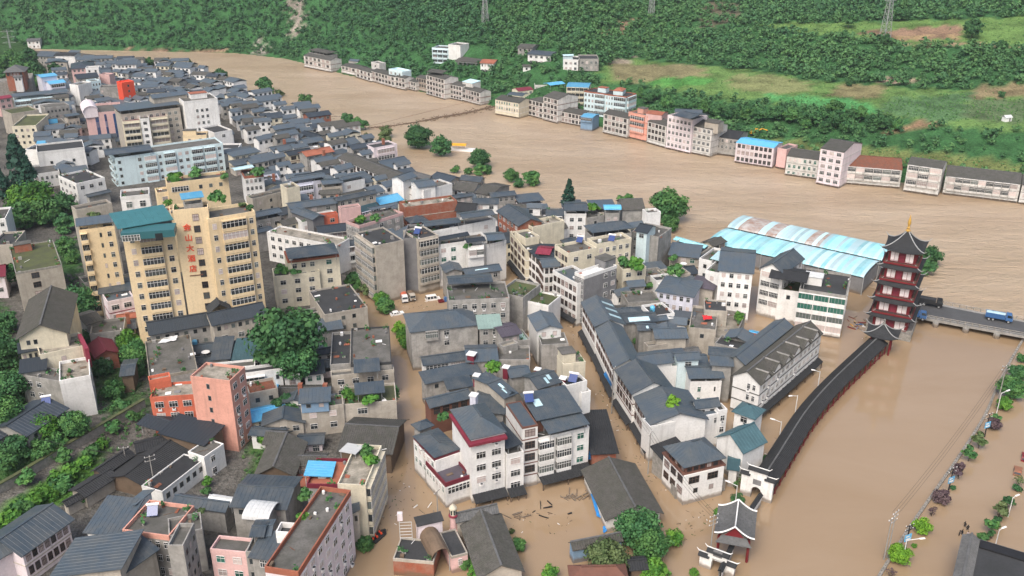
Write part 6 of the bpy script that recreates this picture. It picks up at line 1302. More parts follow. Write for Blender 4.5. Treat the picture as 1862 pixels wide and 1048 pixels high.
lamp('white street lamp beside the teal hall and walkway bend', 1416, 806, 6, R(160)); lamp('white street lamp behind the red gatehouse roof', 1336, 925, 6, R(150))
lamp('white street lamp in the lime-green tree on the road wall', 1640, 1026, 6, R(0), 2.6); lamp('white street lamp beside the purple trees on the road wall', 1812, 752, 6, R(20))
lamp('white lamp among shrubs halfway up the road island', 1833, 940, 5, R(20), .8); lamp('white lamp among shrubs above the dark flat roof', 1808, 1000, 5, R(20), .8)
def upole(label, px, py, h, ang, arms=2, z=0, g='wooden power poles', sign=None, mt='pole', t=.16, al=1.1):
    p = at(px, py, z); o, r = thing('power_pole', label, 'power pole', (p.x, p.y, z - 1.2), ang, g)
    m = MB(); m.bar((0, 0, 0), (0, 0, h + 1.2), t, 0, 8, t * .65); m.build('pole', mt, o)
    for k in range(arms):
        zz = h + 1.0 - k * 1.0; m = MB(); m.box(-al, -.06, zz, al, .06, zz + .12); ca = m.build('crossarm', 'darkmetal' if mt != 'pole' else 'pole', o)
        for x in (-al + .1, 0, al - .1): m = MB(); m.lathe((x, 0, zz + .12), [(.06, 0), (.09, .1), (.04, .28)], 6); m.build('insulator', 'whitepaint', ca)
    if sign: m = MB(); m.box(-.9, -.16, h - 2.6, .9, -.08, h - 1.0); sg = m.build('notice_board', 'blue', o); m = MB(); m.box(-.65, -.18, h - 2.3, .65, -.165, h - 1.9); m.box(-.65, -.18, h - 1.6, .3, -.165, h - 1.3); m.build('printed_panel', 'whitepaint', sg)
    return Vector((p.x, p.y, z + h))
w1 = upole('tall grey concrete power pole at the top of the road wall', 1813, 737, 11.5, R(10)); w0 = upole('twin grey power pole with transformer standing in the basin', 1613, 1014, 11, R(40), 3)
p = at(1613, 1014, 0); w0b = upole('thin companion pole of the twin power pole in the basin', 1607, 1018, 10, R(40), 1)
w2 = upole('black pole with crossarm and blue board below the purple tree', 1723, 900, 7, R(25), 2, sign=True, mt='black'); w3 = upole('black pole with crossarm and blue board beside the lime tree', 1645, 1003, 6.5, R(25), 2, sign=True, mt='black'); w4 = upole('black pole with blue board among the small trees under the lamp', 1790, 795, 6.5, R(25), 2, sign=True, mt='black')
w5 = upole('slender pole on the quay side of the slate-gabled street row', 1112, 752, 13, R(60), 1); w6 = upole('slender pole in front of the white hipped corner house', 1178, 862, 11, R(60), 1); upole('short pole in front of the white annex on the main street', 796, 936, 6, R(60), 1)
w8 = upole('grey pole in the lane beside the balconied street houses', 1028, 566, 10, R(60), 1); w9 = upole('leaning twin grey pole beside the bottom white gate', 1290, 1020, 11, R(30), 3); upole('brown pole at the wall of the maroon-edged annex', 775, 878, 9, R(30), 1)
w10 = upole('pole in the middle of the wire-crossed yard', 283, 893, 9, R(30), 2, 1.5); w11 = upole('white pole leaning over the black tiled yard roofs', 231, 848, 5, R(10), 1, 3)
def wire(label, pts, sag=1.0):
    P0 = pts[0]; o, r = thing('power_line', label, 'power line', tuple(P0), 0, 'overhead wires')
    for k, off in enumerate((-.7, 0, .7)):
        m = MB()
        for a, c in zip(pts[:-1], pts[1:]):
            prev = None
            for i in range(9):
                t = i / 8; q = a.lerp(c, t); q = Vector((q.x + off, q.y, q.z - sag * 4 * t * (1 - t)))
                if prev: m.bar(tuple(prev), tuple(q), .032, n=3)
                prev = q
        m.build('wire', 'black', o, r)
wire('three thin wires sagging over the muddy basin beside the road wall', [w0, w1], 1.5); wire('thin wires crossing the wire-crossed yard from pole to pole', [w11, w10, at(80, 800, 10)], .8); wire('thin wires running from the yard pole to the salmon house', [w10, at(265, 750, 12)], .8)
wire('thin wires over the flooded lane in front of the hipped corner house', [w9, w6, w5], 1.2)
# long low wall of the flooded road
wp = [at(x, y, .35) for x, y in ((1570, 1100), (1600, 1045), (1655, 958), (1700, 893), (1745, 828), (1790, 757), (1812, 707), (1842, 648), (1880, 585))]
o, r = thing('road_wall', 'low dark wall marking the edge of the flooded road by the basin', 'wall', tuple(wp[0]), 0)
m = MB(); a, c = offs(smooth(wp), .3), offs(smooth(wp), -.3); strip(m, a, -1.5, a, .45); strip(m, c, -1.5, c, .45); strip(m, a, .45, c, .45); m.build('wall', 'stone', o, r)
m = MB(); q = smooth(wp)
for i in range(0, len(q) - 1):
    for j in range(4): v = q[i].lerp(q[i + 1], j / 4); m.box(v.x - .12, v.y - .12, .45, v.x + .12, v.y + .12, .75)
m.build('wall_post', 'stone', o, r)
# suspension footbridge torn down and strung with debris
db = smooth([at(x, y, .25) for x, y in ((899, 194), (846, 206), (808, 212), (770, 220), (718, 228), (674, 232))], 6)
o, r = thing('broken_footbridge', 'collapsed footbridge trailing a line of debris across the brown river', 'footbridge', tuple(db[0]), 0)
m = MB()
for i in range(len(db) - 1):
    a, c = db[i], db[i + 1]; k = 1 - i / len(db)
    m.bar((a.x, a.y, .2), (c.x, c.y, .2), .16 + .5 * k, n=5)
m.build('deck', 'timber', o, r)
m = MB(); rd = random.Random(3)
for i in range(260):
    t = rd.random() ** 1.4; v = db[min(int(t * len(db)), len(db) - 2)]; x, y = v.x + rd.gauss(0, 1.2) + rd.uniform(-4, 4), v.y + rd.gauss(0, 1.3) - abs(rd.gauss(0, 1))
    s = rd.uniform(.2, .7) * (1.3 - .5 * t); a = rd.uniform(0, 6.3); m.bar((x, y, .05), (x + 3 * s * math.cos(a), y + 2 * s * math.sin(a), rd.uniform(.1, 1.2)), .18 * s + .06, n=4)
tag(m.build('debris', 'timber', o, r), kind='stuff')
m = MB()
for t in (.02, .35): v = db[int(t * len(db))]; 
m.bar((db[0].x + 2, db[0].y + 2, 7), (db[-1].x, db[-1].y, 1.2), .08, n=4); m.build('cable', 'rust', o, r)
# drifting planks and tarps
def drift(label, px, py, n, spread, mt, seed):
    p = at(px, py, 0); o, r = thing('debris_raft', label, 'debris', (p.x, p.y, 0), 0, 'floating debris'); rd = random.Random(seed)
    for i in range(n):
        x, y, a, L_ = rd.gauss(0, spread), rd.gauss(0, spread * .7), rd.uniform(0, 3.1), rd.uniform(.8, 2.6); m = MB(); m.bar((x, y, .02), (x + L_ * math.cos(a), y + L_ * math.sin(a), rd.uniform(0, .35)), rd.uniform(.08, .2), n=4); m.build('plank', rd.choice(mt), o)
drift('tangle of planks jammed against the long tile-roofed house', 1056, 905, 22, 1.6, ['timber', 'darkwall', 'concrete'], 1); drift('scattered planks drifting in the small flooded yard', 988, 930, 7, 2.2, ['timber', 'black'], 2)
drift('white foam boards drifting near the archway', 775, 932, 4, 1.8, ['whitepaint', 'beige'], 3); drift('wreckage of grey boats and boards behind the riverside trees', 600, 213, 16, 4, ['concrete', 'white', 'timber'], 4)
drift('heap of bright rubbish piled between pagoda and glazed apartment house', 1570, 594, 34, 2.6, ['redpaint', 'whitepaint', 'yellowpaint', 'timber', 'bluepaint', 'concrete'], 5); drift('planks and white scraps by the lone cream wall stub', 940, 938, 10, 1.2, ['whitepaint', 'timber', 'darkwall'], 6)
def tarp(label, pts, mt, z0):
    P_ = [at(x, y, z) for x, y, z in pts]; c = sum(P_, Vector()) / len(P_); o, r = thing('tarpaulin', label, 'tarpaulin', tuple(c), 0); n = 7
    m = MB(); rd = random.Random(len(label)); G = [[None] * (n + 1) for _ in range(n + 1)]
    for i in range(n + 1):
        for j in range(n + 1): u, v = i / n, j / n; q = P_[0] * (1 - u) * (1 - v) + P_[1] * u * (1 - v) + P_[2] * u * v + P_[3] * (1 - u) * v; G[i][j] = (q.x + rd.uniform(-.1, .1), q.y + rd.uniform(-.1, .1), q.z + rd.uniform(-.12, .12))
    for i in range(n):
        for j in range(n): m.poly([G[i][j], G[i + 1][j], G[i + 1][j + 1], G[i][j + 1]])
    m.build('sheet', mt, o, r)
tile(920, 778)
def tpz(x, y, z): return (*tp(x, y), z)
tarp('long blue tarpaulin along the wall of the tile-roofed house', [tpz(597, 470, 1.2), tpz(640, 620, .3), tpz(745, 680, 1.0), tpz(620, 460, 3.2)], 'bluetarp', 0); tarp('blue tarpaulin draped between tile-roofed house and tiled shed', [tpz(680, 700, .4), tpz(690, 745, .2), tpz(760, 690, .8), tpz(730, 670, 1)], 'bluetarp', 0)
tarp('blue tarpaulin on the corner of the wide pilastered house', [tpz(578, 225, 2.2), tpz(610, 225, 2.2), tpz(605, 165, 4.5), tpz(585, 165, 4.5)], 'bluetarp', 0)
tile(920, 520)
tarp('bright blue tarpaulin hanging on the slate-gabled street row', [tpz(690, 620, 6.2), tpz(742, 715, 3.2), tpz(745, 690, 6.4), tpz(705, 600, 7.4)], 'bluetarp', 0); tarp('red tarpaulin bunched on the roofless shell house', [tpz(1395, 240, 9.6), tpz(1460, 235, 9.5), tpz(1450, 212, 9.9), tpz(1385, 205, 10.2)], 'redtarp', 0)
tile(0, 520)
tarp('white plastic sheet on the bare cement roof', [tpz(1115, 405, 9.3), tpz(1240, 385, 9.5), tpz(1255, 345, 9.6), tpz(1150, 370, 9.4)], 'whiteroof', 0)
tile(460, 778)
tarp('red banner hanging on the garden-roofed cream house', [tpz(862, 600, 1.5), tpz(905, 540, 1.5), tpz(905, 500, 5), tpz(870, 545, 5)], 'redtarp', 0)
# red sunshade and small items left on the flood edge, solar heaters
SOL = []
def solar(label, px, py, z, ang=R(-20)):
    p = at(px, py, z)
    if SOL: o = copy_tree(SOL[0]); o.location = (p.x, p.y, z); o.rotation_euler = (0, 0, ang); o['label'] = label; return
    o, r = thing('solar_water_heater', label, 'solar heater', (p.x, p.y, z), ang, 'rooftop solar water heaters'); SOL.append(o)
    m = MB(); m.sheet([(-1, -.9, .3), (1, -.9, .3), (1, .7, 1.6), (-1, .7, 1.6)], .1); m.build('panel', 'solar', o)
    m = MB(); m.bar((-1.2, .85, 1.75), (1.2, .85, 1.75), .3, 0, 10); m.build('tank', 'whitepaint', o)
    for x in (-.9, .9): m = MB(); m.bar((x, .8, 0), (x, .8, 1.5), .05); m.build('leg', 'rail', o)
tile(920, 260); solar('solar heater on the left terrace of the cream five-storey house', *tp(520, 700), 17.8); solar('solar heater on the right terrace of the cream five-storey house', *tp(745, 690), 19)
tile(0, 778); solar('solar heater on the corner of the slate lean-to house', *tp(1080, 610), 11, R(10))
tile(0, 520); solar('solar heater on the big slate roof behind the trees', *tp(330, 835), 9.4, R(20))
tile(740, 640, 3.7425); solar('solar heater on the white stepped wall house', *tp(1130, 200), 15.4); solar('solar heater between the stacked slate roofs of the wide house', *tp(830, 335), 16.5, R(10))
tile(460, 260); solar('solar heater on the weathered concrete apartment block', *tp(1160, 640), 19.2)
for lb, x, y, z, wd in (('maroon brick chimney with white cap left of the diagonal gable', 475, 165, 14.5, 1.3), ('maroon brick chimney with white cap at the top of the diagonal gable', 675, 110, 15.5, 1.3), ('maroon chimney with white cap beside the skylit wing', 890, 125, 15.5, 1.2), ('maroon chimney with white cap by the white stepped wall', 1062, 185, 16, 1.3), ('pale chimney on the ridge of the hipped corner house', 455, 300, 17, 1.4), ('maroon chimney with white cap between the wide slate sheets', 828, 320, 15.8, 1.2), ('maroon chimney with white cap above the glazed gallery', 440, 20, 10.5, 1.8)):
    tile(740, 640, 3.7425); p = at(*tp(x, y), z); o, r = thing('chimney_stack', lb, 'chimney', (p.x, p.y, z - 1.8), R(-20), 'capped chimneys')
    m = MB(); m.box(-wd / 2, -wd / 2, -1, wd / 2, wd / 2, 2.0); m.build('stack', 'maroon' if 'maroon' in lb else 'lilac', o)
    m = MB(); m.box(-wd * .65, -wd * .65, 2.0, wd * .65, wd * .65, 2.25); m.build('cap', 'whitepaint', o)
# pylons on the hill
def pylon(label, px, py, h, wb, wt):
    p = atg(px, py); o, r = thing('pylon', label, 'pylon', (p.x, p.y, p.z - 1), R(20), 'electricity pylons'); m = MB(); K = 9
    for k in range(K):
        z0, z1 = h * k / K, h * (k + 1) / K; h0, h1 = wb + (wt - wb) * k / K, wb + (wt - wb) * (k + 1) / K; c0 = [(-h0, -h0), (h0, -h0), (h0, h0), (-h0, h0)]; c1 = [(-h1, -h1), (h1, -h1), (h1, h1), (-h1, h1)]
        for i in range(4):
            j = (i + 1) % 4; m.bar((*c0[i], z0), (*c1[i], z1), .16, n=4); m.bar((*c0[i], z0), (*c1[j], z1), .08, n=4); m.bar((*c0[j], z0), (*c1[i], z1), .08, n=4); m.bar((*c1[i], z1), (*c1[j], z1), .08, n=4)
    m.build('lattice_mast', 'rail', o)
    for k in range(3): m = MB(); zz = h - 1 - 4 * k; m.bar((-4.5, 0, zz), (4.5, 0, zz), .14, n=4); m.bar((-4.5, 0, zz), (0, 0, zz + 1.4), .08, n=4); m.bar((4.5, 0, zz), (0, 0, zz + 1.4), .08, n=4); m.build('crossarm', 'rail', o)
pylon('steel lattice pylon beside the terraced fields', 1608, 74, 34, 2.6, .7); pylon('distant steel pylon on the forested ridge above the white block', 882, 48, 30, 2.2, .6); pylon('distant steel pylon near the bare scar on the slope', 1184, 34, 28, 2.0, .6)
pylon('slim white mast at the foot of the far hill', 19, 88, 14, .5, .2)
# orange awning moored behind the tall riverside tree
p = at(838, 274, 0); o, r = thing('pleasure_boat', 'moored boat with an orange awning among riverside trees', 'boat', (p.x, p.y, 0), R(-10))
m = MB(); m.hexa([(-6, -1.6, -.3), (6, -1.6, -.3), (6, 1.6, -.3), (-6, 1.6, -.3), (-6.6, -2, 1.0), (7.4, -1.2, 1.2), (7.4, 1.2, 1.2), (-6.6, 2, 1.0)]); m.build('hull', 'whitepaint', o)
m = MB(); m.sheet([(-5, -2, 3.0), (3, -2, 3.0), (3, 0, 3.7), (-5, 0, 3.7)], .1); m.sheet([(-5, 0, 3.7), (3, 0, 3.7), (3, 2, 3.0), (-5, 2, 3.0)], .1); m.build('awning', 'yellowpaint', o)
for x in (-4.8, -1, 2.8):
    for y in (-1.7, 1.7): m = MB(); m.bar((x, y, .8), (x, y, 3.1), .07); m.build('awning_post', 'frame', o)

# stone retaining wall at the foot of the left slope
rw = smooth([at(x, y, 3) for x, y in ((-40, 905), (22, 872), (95, 828), (172, 783), (225, 752), (262, 730))])
o, r = thing('retaining_wall', 'long stained stone retaining wall climbing the slope below the white terraces', 'wall', tuple(rw[0]), 0)
m = MB(); a, c = offs(rw, .35), offs(rw, -.35); strip(m, a, -1.5, a, 3.6); strip(m, c, -1.5, c, 3.6); strip(m, a, 3.6, c, 3.6); m.build('wall', 'stone', o, r)
a, c = offs(rw, .5), offs(rw, -.5); m = MB(); strip(m, a, 3.6, a, 3.8); strip(m, c, 3.6, c, 3.8); strip(m, a, 3.8, c, 3.8); m.build('coping', 'moss', o, r)
rw = smooth([at(x, y, 3) for x, y in ((160, 800), (215, 770), (262, 742), (275, 760))])
# scraps floating in the streets and foam lines on the river
m = MB(); rd = random.Random(8)
for i in range(420):
    P_ = rd.choice((((700, 640), (740, 900), 14), ((640, 1000), (760, 880), 16), ((960, 470), (1070, 650), 4), ((1080, 700), (1200, 900), 8), ((800, 900), (1060, 960), 30), ((1230, 1000), (1300, 900), 14), ((1380, 850), (1590, 600), 8), ((690, 560), (800, 550), 10), ((640, 240), (840, 320), 14)))
    t = rd.random(); x, y = P_[0][0] + (P_[1][0] - P_[0][0]) * t + rd.gauss(0, P_[2]), P_[0][1] + (P_[1][1] - P_[0][1]) * t + rd.gauss(0, P_[2] * .6); q = at(x, y, 0); a = rd.uniform(0, 3.1); L_ = abs(rd.gauss(.2, .3)) + .1
    m.bar((q.x, q.y, .0), (q.x + L_ * math.cos(a), q.y + L_ * math.sin(a), rd.uniform(0, .12)), rd.uniform(.03, .09), rd.choice((0, 0, 1, 2, 3)), 4)
tag(m.build('floating_scraps', ['timber', 'darkwall', 'whitepaint', 'leaf_olive']), kind='stuff')
# ---------------------------------------------------------------- vegetation
def crown_arrays(seed, lumps, leaves, size, flat=1.0, up=0.0, cone=False):
    r = np.random.RandomState(seed)
    if cone:
        t = r.rand(lumps) ** 0.8; a = r.rand(lumps) * 6.283; rad = (1 - t) * 0.62 * r.uniform(.55, 1, lumps)
        C = np.stack([np.cos(a) * rad, np.sin(a) * rad, -1 + 2 * t], 1); LR = 0.10 + 0.16 * (1 - t)
    else:
        v = r.normal(size=(lumps, 3)); v /= np.linalg.norm(v, axis=1)[:, None]; C = v * (r.rand(lumps, 1) ** .4) * .66; C[:, 2] *= flat; LR = r.uniform(.26, .46, lumps)
    li = r.randint(0, lumps, leaves); n = r.normal(size=(leaves, 3)); n /= np.linalg.norm(n, axis=1)[:, None]; n[:, 2] = np.abs(n[:, 2]) * .9 + n[:, 2] * .1
    n /= np.linalg.norm(n, axis=1)[:, None]
    P = C[li] + n * (LR[li] * r.uniform(.55, 1.08, leaves))[:, None] * np.array([1, 1, .85])
    nn = n + r.normal(size=(leaves, 3)) * .45 + np.array([0, 0, up]); nn /= np.linalg.norm(nn, axis=1)[:, None]
    t = np.cross(nn, r.normal(size=(leaves, 3))); t /= np.linalg.norm(t, axis=1)[:, None]; b_ = np.cross(nn, t)
    s = size * r.uniform(.6, 1.35, (leaves, 1)); q = s * r.uniform(.55, 1, (leaves, 1))
    V = np.stack([P - t * s, P - b_ * q + nn * s * .12, P + t * s, P + b_ * q + nn * s * .12], 1)
    tint = (r.rand(lumps) * .5 - .25)[li] + r.rand(leaves) * .2 - .1
    return V, tint
def quads_mesh(name, V, tint, mt):
    n = len(V); me = bpy.data.meshes.new(name)
    me.vertices.add(n * 4); me.vertices.foreach_set('co', V.reshape(-1).astype(np.float32))
    me.loops.add(n * 4); me.loops.foreach_set('vertex_index', np.arange(n * 4, dtype=np.int32))
    me.polygons.add(n); me.polygons.foreach_set('loop_start', np.arange(0, n * 4, 4, dtype=np.int32)); me.polygons.foreach_set('loop_total', np.full(n, 4, np.int32))
    me.update(calc_edges=True)
    at_ = me.attributes.new('tint', 'FLOAT', 'FACE'); at_.data.foreach_set('value', tint.astype(np.float32))
    me.materials.append(MATS[mt]); return me
CR = {}
def crown(kind, mt, var):
    k = (kind, mt, var)
    if k not in CR:
        sd = hash_(kind) + var * 17
        a = {'big': lambda: crown_arrays(sd, 60, 7000, .056), 'round': lambda: crown_arrays(sd, 30, 2600, .09), 'small': lambda: crown_arrays(sd, 14, 460, .19),
             'thin': lambda: crown_arrays(sd, 16, 170, .12), 'cone': lambda: crown_arrays(sd, 90, 1700, .095, cone=True), 'bush': lambda: crown_arrays(sd, 12, 360, .2, flat=.7)}[kind]()
        CR[k] = quads_mesh('crown', a[0], a[1], mt)
    return CR[k]
def hash_(s): return sum(ord(c) * (i + 3) for i, c in enumerate(s)) % 1000
TRK = {}
def trunk_mesh(v):
    if v not in TRK:
        r = random.Random(v); m = MB(); m.bar((0, 0, 0), (0, 0, .62), .05, 0, 7, .032); m.bar((0, 0, .6), (.02, 0, .86), .032, 0, 6, .012)
        for k in range(5):
            a = k * 1.3 + r.random(); m.bar((0, 0, .38 + .06 * k), (.26 * math.cos(a), .26 * math.sin(a), .66 + .04 * k), .022, 0, 5, .008)
        TRK[v] = m.mesh('trunk', ['bark'])
    return TRK[v]
def tree(label, px, py, r, mt='leaf_mid', kind='round', z=0.0, h=None, group=None, name='tree', asp=1.0):
    """Crown centred on the photo pixel px, py with a radius of r photo pixels; z is the ground or roof it stands on (None: the terrain)."""
    g = z
    if z is None: q = atg(px, py + r); g = q.z
    for _ in range(4):
        d = (at(px, py, g + 3) - Vector((0, 0, CAMH))); rm = r * d.length / FPX
        zc = g + (h if h else ({'bush': .6, 'small': 1.5, 'thin': 1.4, 'cone': 1.0}.get(kind, .78) * rm))
        p = at(px, py, zc)
        if z is None: g = gz(p.x, p.y)
        else: break
    v = rnd.randrange(3)
    nm = name if kind != 'bush' else 'shrub'
    o, rt = thing(nm, label, 'shrub' if kind == 'bush' else ('conifer' if kind == 'cone' else 'tree'), (p.x, p.y, g), rnd.uniform(0, 6.28), group)
    c = link('crown', crown(kind, mt, v), o); c.location = (0, 0, zc - g); s = rm * 1.16
    c.scale = (s * (1 if kind != 'cone' else 1), s, s * asp * (.95 if kind != 'cone' else 1.0)); c.rotation_euler = (0, 0, rnd.uniform(0, 6))
    if kind != 'bush' or z == 0:
        t = link('trunk', trunk_mesh(v), o); H_ = (zc - g) + 1.0; t.scale = (H_ * .6 + .6, H_ * .6 + .6, H_ * 1.0); t.location = (0, 0, -1)
    return o
G1 = 'trees standing in the flooded river edge'
for lb, x, y, r, mt, k in (
    ('dark round tree alone at the river bend edge', 304, 119, 9, 'leaf_dark', 'round'), ('second round tree right beside the lone bend tree', 322, 119, 8, 'leaf_mid', 'round'), ('olive feathery tree third in line at the bend', 342, 119, 10, 'leaf_olive', 'round'), ('low wide tree behind white gabled house at the bend', 268, 114, 10, 'leaf_mid', 'round'), ('little tree upstream of the slate white gable', 196, 111, 8, 'leaf_mid', 'round'),
    ('dark tree touching the slate roofs where the river narrows', 401, 137, 12, 'leaf_dark', 'round'), ('large dark round tree on the upstream bank, alone over water', 480, 153, 15, 'leaf_dark', 'round'), ('yellowish willow below the large dark upstream tree', 487, 168, 12, 'leaf_mid', 'round'), ('low bush at the foot of the upstream willow', 507, 170, 9, 'leaf_olive', 'bush'),
    ('paired bank tree left of the white mast, upper crown', 556, 183, 13, 'leaf_mid', 'round'), ('lower pale crown of the paired bank trees', 548, 195, 14, 'leaf_olive', 'round'), ('small tree with white post right of the paired trees', 568, 201, 11, 'leaf_mid', 'round'),
    ('dark twin tree upstream of the footbridge end, left one', 632, 217, 12, 'leaf_dark', 'round'), ('bright twin tree at the footbridge end, right one', 650, 227, 13, 'leaf_mid', 'round'), ('slim dark cypress at the broken footbridge end', 664, 226, 7, 'leaf_dark', 'small'),
    ('pale willow in the shallows, the upper of two', 699, 240, 13, 'leaf_olive', 'round'), ('pale willow in the shallows, the lower of two', 702, 260, 16, 'leaf_olive', 'round'), ('thin scrub tree left of the two pale willows', 667, 248, 9, 'leaf_olive', 'thin'),
    ('broad dark poplar clump left of the orange-roofed boat', 762, 250, 25, 'leaf_dark', 'big'), ('dark tree touching the orange-roofed boat', 802, 268, 20, 'leaf_dark', 'round'), ('tall bushy tree just right of the orange-roofed boat', 872, 289, 20, 'leaf_dark', 'big'), ('bright lower crown under the tall bushy tree', 872, 309, 13, 'leaf_mid', 'round'), ('dark shrub skirt at the right of the tall bushy tree', 886, 308, 11, 'leaf_dark', 'round'), ('low bushes in the shallows left of the tall bushy tree', 829, 309, 10, 'leaf_mid', 'bush'), ('small bush beside the tall bushy tree trunk', 852, 312, 9, 'leaf_mid', 'bush'),
    ('narrow poplar left of the poplar pair', 930, 320, 14, 'leaf_mid', 'round'), ('short dark poplar between the pair', 942, 333, 11, 'leaf_dark', 'round'), ('wide right-hand poplar of the riverside pair', 969, 324, 17, 'leaf_mid', 'round'),
    ('big domed willow beyond the grey tiled gable house', 1216, 377, 34, 'leaf_mid', 'big'), ('lower round crown under the big domed willow', 1219, 407, 18, 'leaf_mid', 'round'), ('small treetop behind the dark gables near the willow', 1143, 360, 9, 'leaf_mid', 'round'), ('tiny treetop behind the slate gables by the river', 1128, 362, 7, 'leaf_mid', 'small'),
    ('dark tree behind the pagoda, upper crown', 1691, 467, 19, 'leaf_dark', 'round'), ('dark tree low behind the pagoda', 1684, 488, 15, 'leaf_dark', 'round')):
    tree(lb, x, y, r, mt, k, 0.0, None, G1)
tree('dark spire-shaped fir rising among riverside slate roofs', 1035, 352, 20, 'leaf_conifer', 'cone', 2, 11, 'conifers')
G2 = 'trees around the hotel and the left edge'
for lb, x, y, r, mt, k, z in (
    ('tall dark deodar beside the assembly hall', 33, 300, 36, 'leaf_conifer', 'cone', 1), ('shorter deodar in front of the tall dark one', 52, 325, 28, 'leaf_conifer', 'cone', 1), ('dark conifer cut by the left photo edge', 2, 335, 22, 'leaf_conifer', 'cone', 1),
    ('bright green feathery bamboo-like tree left of the hotel', 56, 366, 36, 'leaf_bright', 'big', 1), ('darker lower half under the bright feathery tree', 38, 396, 26, 'leaf_mid', 'round', 1), ('medium green crown between bamboo tree and hotel', 84, 388, 26, 'leaf_mid', 'round', 1), ('dark tall tree close to the hotel wing', 117, 375, 22, 'leaf_dark', 'round', 1), ('black-green tree base below the hotel wing tree', 118, 408, 20, 'leaf_dark', 'round', 1), ('narrow green hedge tree along the mossy block', 116, 446, 16, 'leaf_mid', 'round', 1), ('lower hedge tree along the mossy block', 131, 468, 13, 'leaf_mid', 'round', 1), ('dark trees at the far left beside the mossy block', 10, 500, 20, 'leaf_dark', 'round', 3),
    ('round dense tree in front of the mossy beige block', 142, 553, 32, 'leaf_dark', 'big', 2), ('small bright tree below the round dense tree', 148, 598, 16, 'leaf_mid', 'round', 2), ('dark shrub tree beside the white stepped terraces', 157, 618, 17, 'leaf_dark', 'round', 2), ('bright tree right of the dark red shed roof', 233, 622, 21, 'leaf_bright', 'round', 2), ('fuller dark tree right of the dark red shed', 244, 644, 25, 'leaf_mid', 'big', 2), ('deep green tree in the gully below the red shed', 205, 708, 21, 'leaf_mid', 'round', 1), ('dark ivy tree left of the porch house', 187, 670, 18, 'leaf_dark', 'round', 1), ('dark tree beside the cement flat roof', 252, 672, 15, 'leaf_dark', 'round', 1),
    ('dense dark tree mass at the left photo edge, upper', 6, 640, 34, 'leaf_dark', 'big', None), ('dense dark tree mass at the left photo edge, middle', 22, 706, 34, 'leaf_dark', 'big', None), ('dense dark tree mass at the left photo edge, lower', 6, 752, 28, 'leaf_mid', 'big', None), ('dark tree beside the old grey tiled gable', 8, 588, 20, 'leaf_dark', 'round', None),
    ('bright green tree beside the corner slate roof', 80, 780, 25, 'leaf_bright', 'big', None), ('dark green tree at the foot of the white terraces', 134, 774, 25, 'leaf_mid', 'big', None), ('dark shrubby tree above the retaining wall, left', 34, 812, 24, 'leaf_dark', 'round', None), ('dark shrubby tree above the retaining wall, right', 78, 818, 22, 'leaf_mid', 'round', None), ('low dark tree at the left photo edge above the wall', 12, 838, 19, 'leaf_mid', 'round', None), ('small tree on the wall edge below the bright tree', 104, 806, 18, 'leaf_mid', 'round', None)):
    tree(lb, x, y, r, mt, k, z, None, G2)
BL = ['topmost bright bush', 'second bright bush from the top', 'third bright bush from the top', 'bright bush halfway down', 'bush just below the halfway one', 'bright bush past the bare patch', 'large bright bush near the photo edge', 'bright bush touching the photo edge', 'lowest bush at the photo edge', 'small bush inside the edge thicket', 'smallest bush beside the rubble path', 'small darker bush under the wall foot']
for i, (x, y, r) in enumerate(((165, 822, 17), (152, 842, 15), (128, 862, 18), (111, 880, 20), (84, 898, 18), (62, 912, 20), (40, 930, 22), (16, 945, 22), (8, 975, 20), (30, 966, 14), (184, 808, 12), (100, 866, 12))):
    tree(BL[i] + ' on the slope below the retaining wall', x, y, r, 'leaf_bright' if i % 3 else 'leaf_mid', 'bush', 1.2, None, 'bushes on the slope below the retaining wall')
G3 = 'trees beside the upper pavilion'
for lb, x, y, r, mt in (('tall dark tree behind the blue-roofed house', 52, 104, 16, 'leaf_dark'), ('dark tree between pavilion hall and blue-roofed house', 62, 132, 17, 'leaf_dark'), ('pale green tree behind the red-brown hall', 22, 106, 14, 'leaf_mid'), ('round tree above the red-brown hall roof', 36, 120, 15, 'leaf_mid'), ('bush at the corner of the stone terrace', 70, 152, 10, 'leaf_mid'), ('small tree in front of the blue-roofed house', 97, 126, 11, 'leaf_dark'), ('dark tree left of the red-brown hall', 2, 138, 9, 'leaf_dark'), ('tree at the photo edge above the red-brown hall', 4, 112, 13, 'leaf_mid')):
    tree(lb, x, y, r, mt, 'round', None, None, G3)
tree('huge spreading camphor tree between hotel row and pergola house', 523, 618, 60, 'leaf_dark', 'big', 1, 12); tree('drooping lower bough of the huge spreading tree', 540, 660, 38, 'leaf_dark', 'big', 1, 8)
tree('dark tree beside the beige garden house', 515, 742, 27, 'leaf_dark', 'round', 1); tree('bright tree below the dark one beside the garden house', 508, 771, 16, 'leaf_bright', 'round', 1); tree('small green tree in the gap near the salmon house', 478, 800, 13, 'leaf_bright', 'small', 1)
tree('double-crowned street tree in the flooded square, rear', 693, 545, 15, 'leaf_bright', 'round', 0); tree('double-crowned street tree in the flooded square, front', 701, 557, 17, 'leaf_mid', 'round', 0)
tree('clipped bright tree at the head of the main flooded street, upper', 726, 598, 14, 'leaf_lime', 'round', 0); tree('clipped bright tree in the main flooded street, middle', 734, 610, 15, 'leaf_bright', 'round', 0); tree('clipped bright tree in the main flooded street, lower', 740, 624, 13, 'leaf_bright', 'round', 0)
tree('leafy creeper tree at the garden house corner', 709, 718, 18, 'leaf_mid', 'round', 3); tree('tree leaning over the rescue boat from the pale pink block', 665, 988, 17, 'leaf_mid', 'round', 0)
G4 = 'trees at the bottom around the tiled sheds'
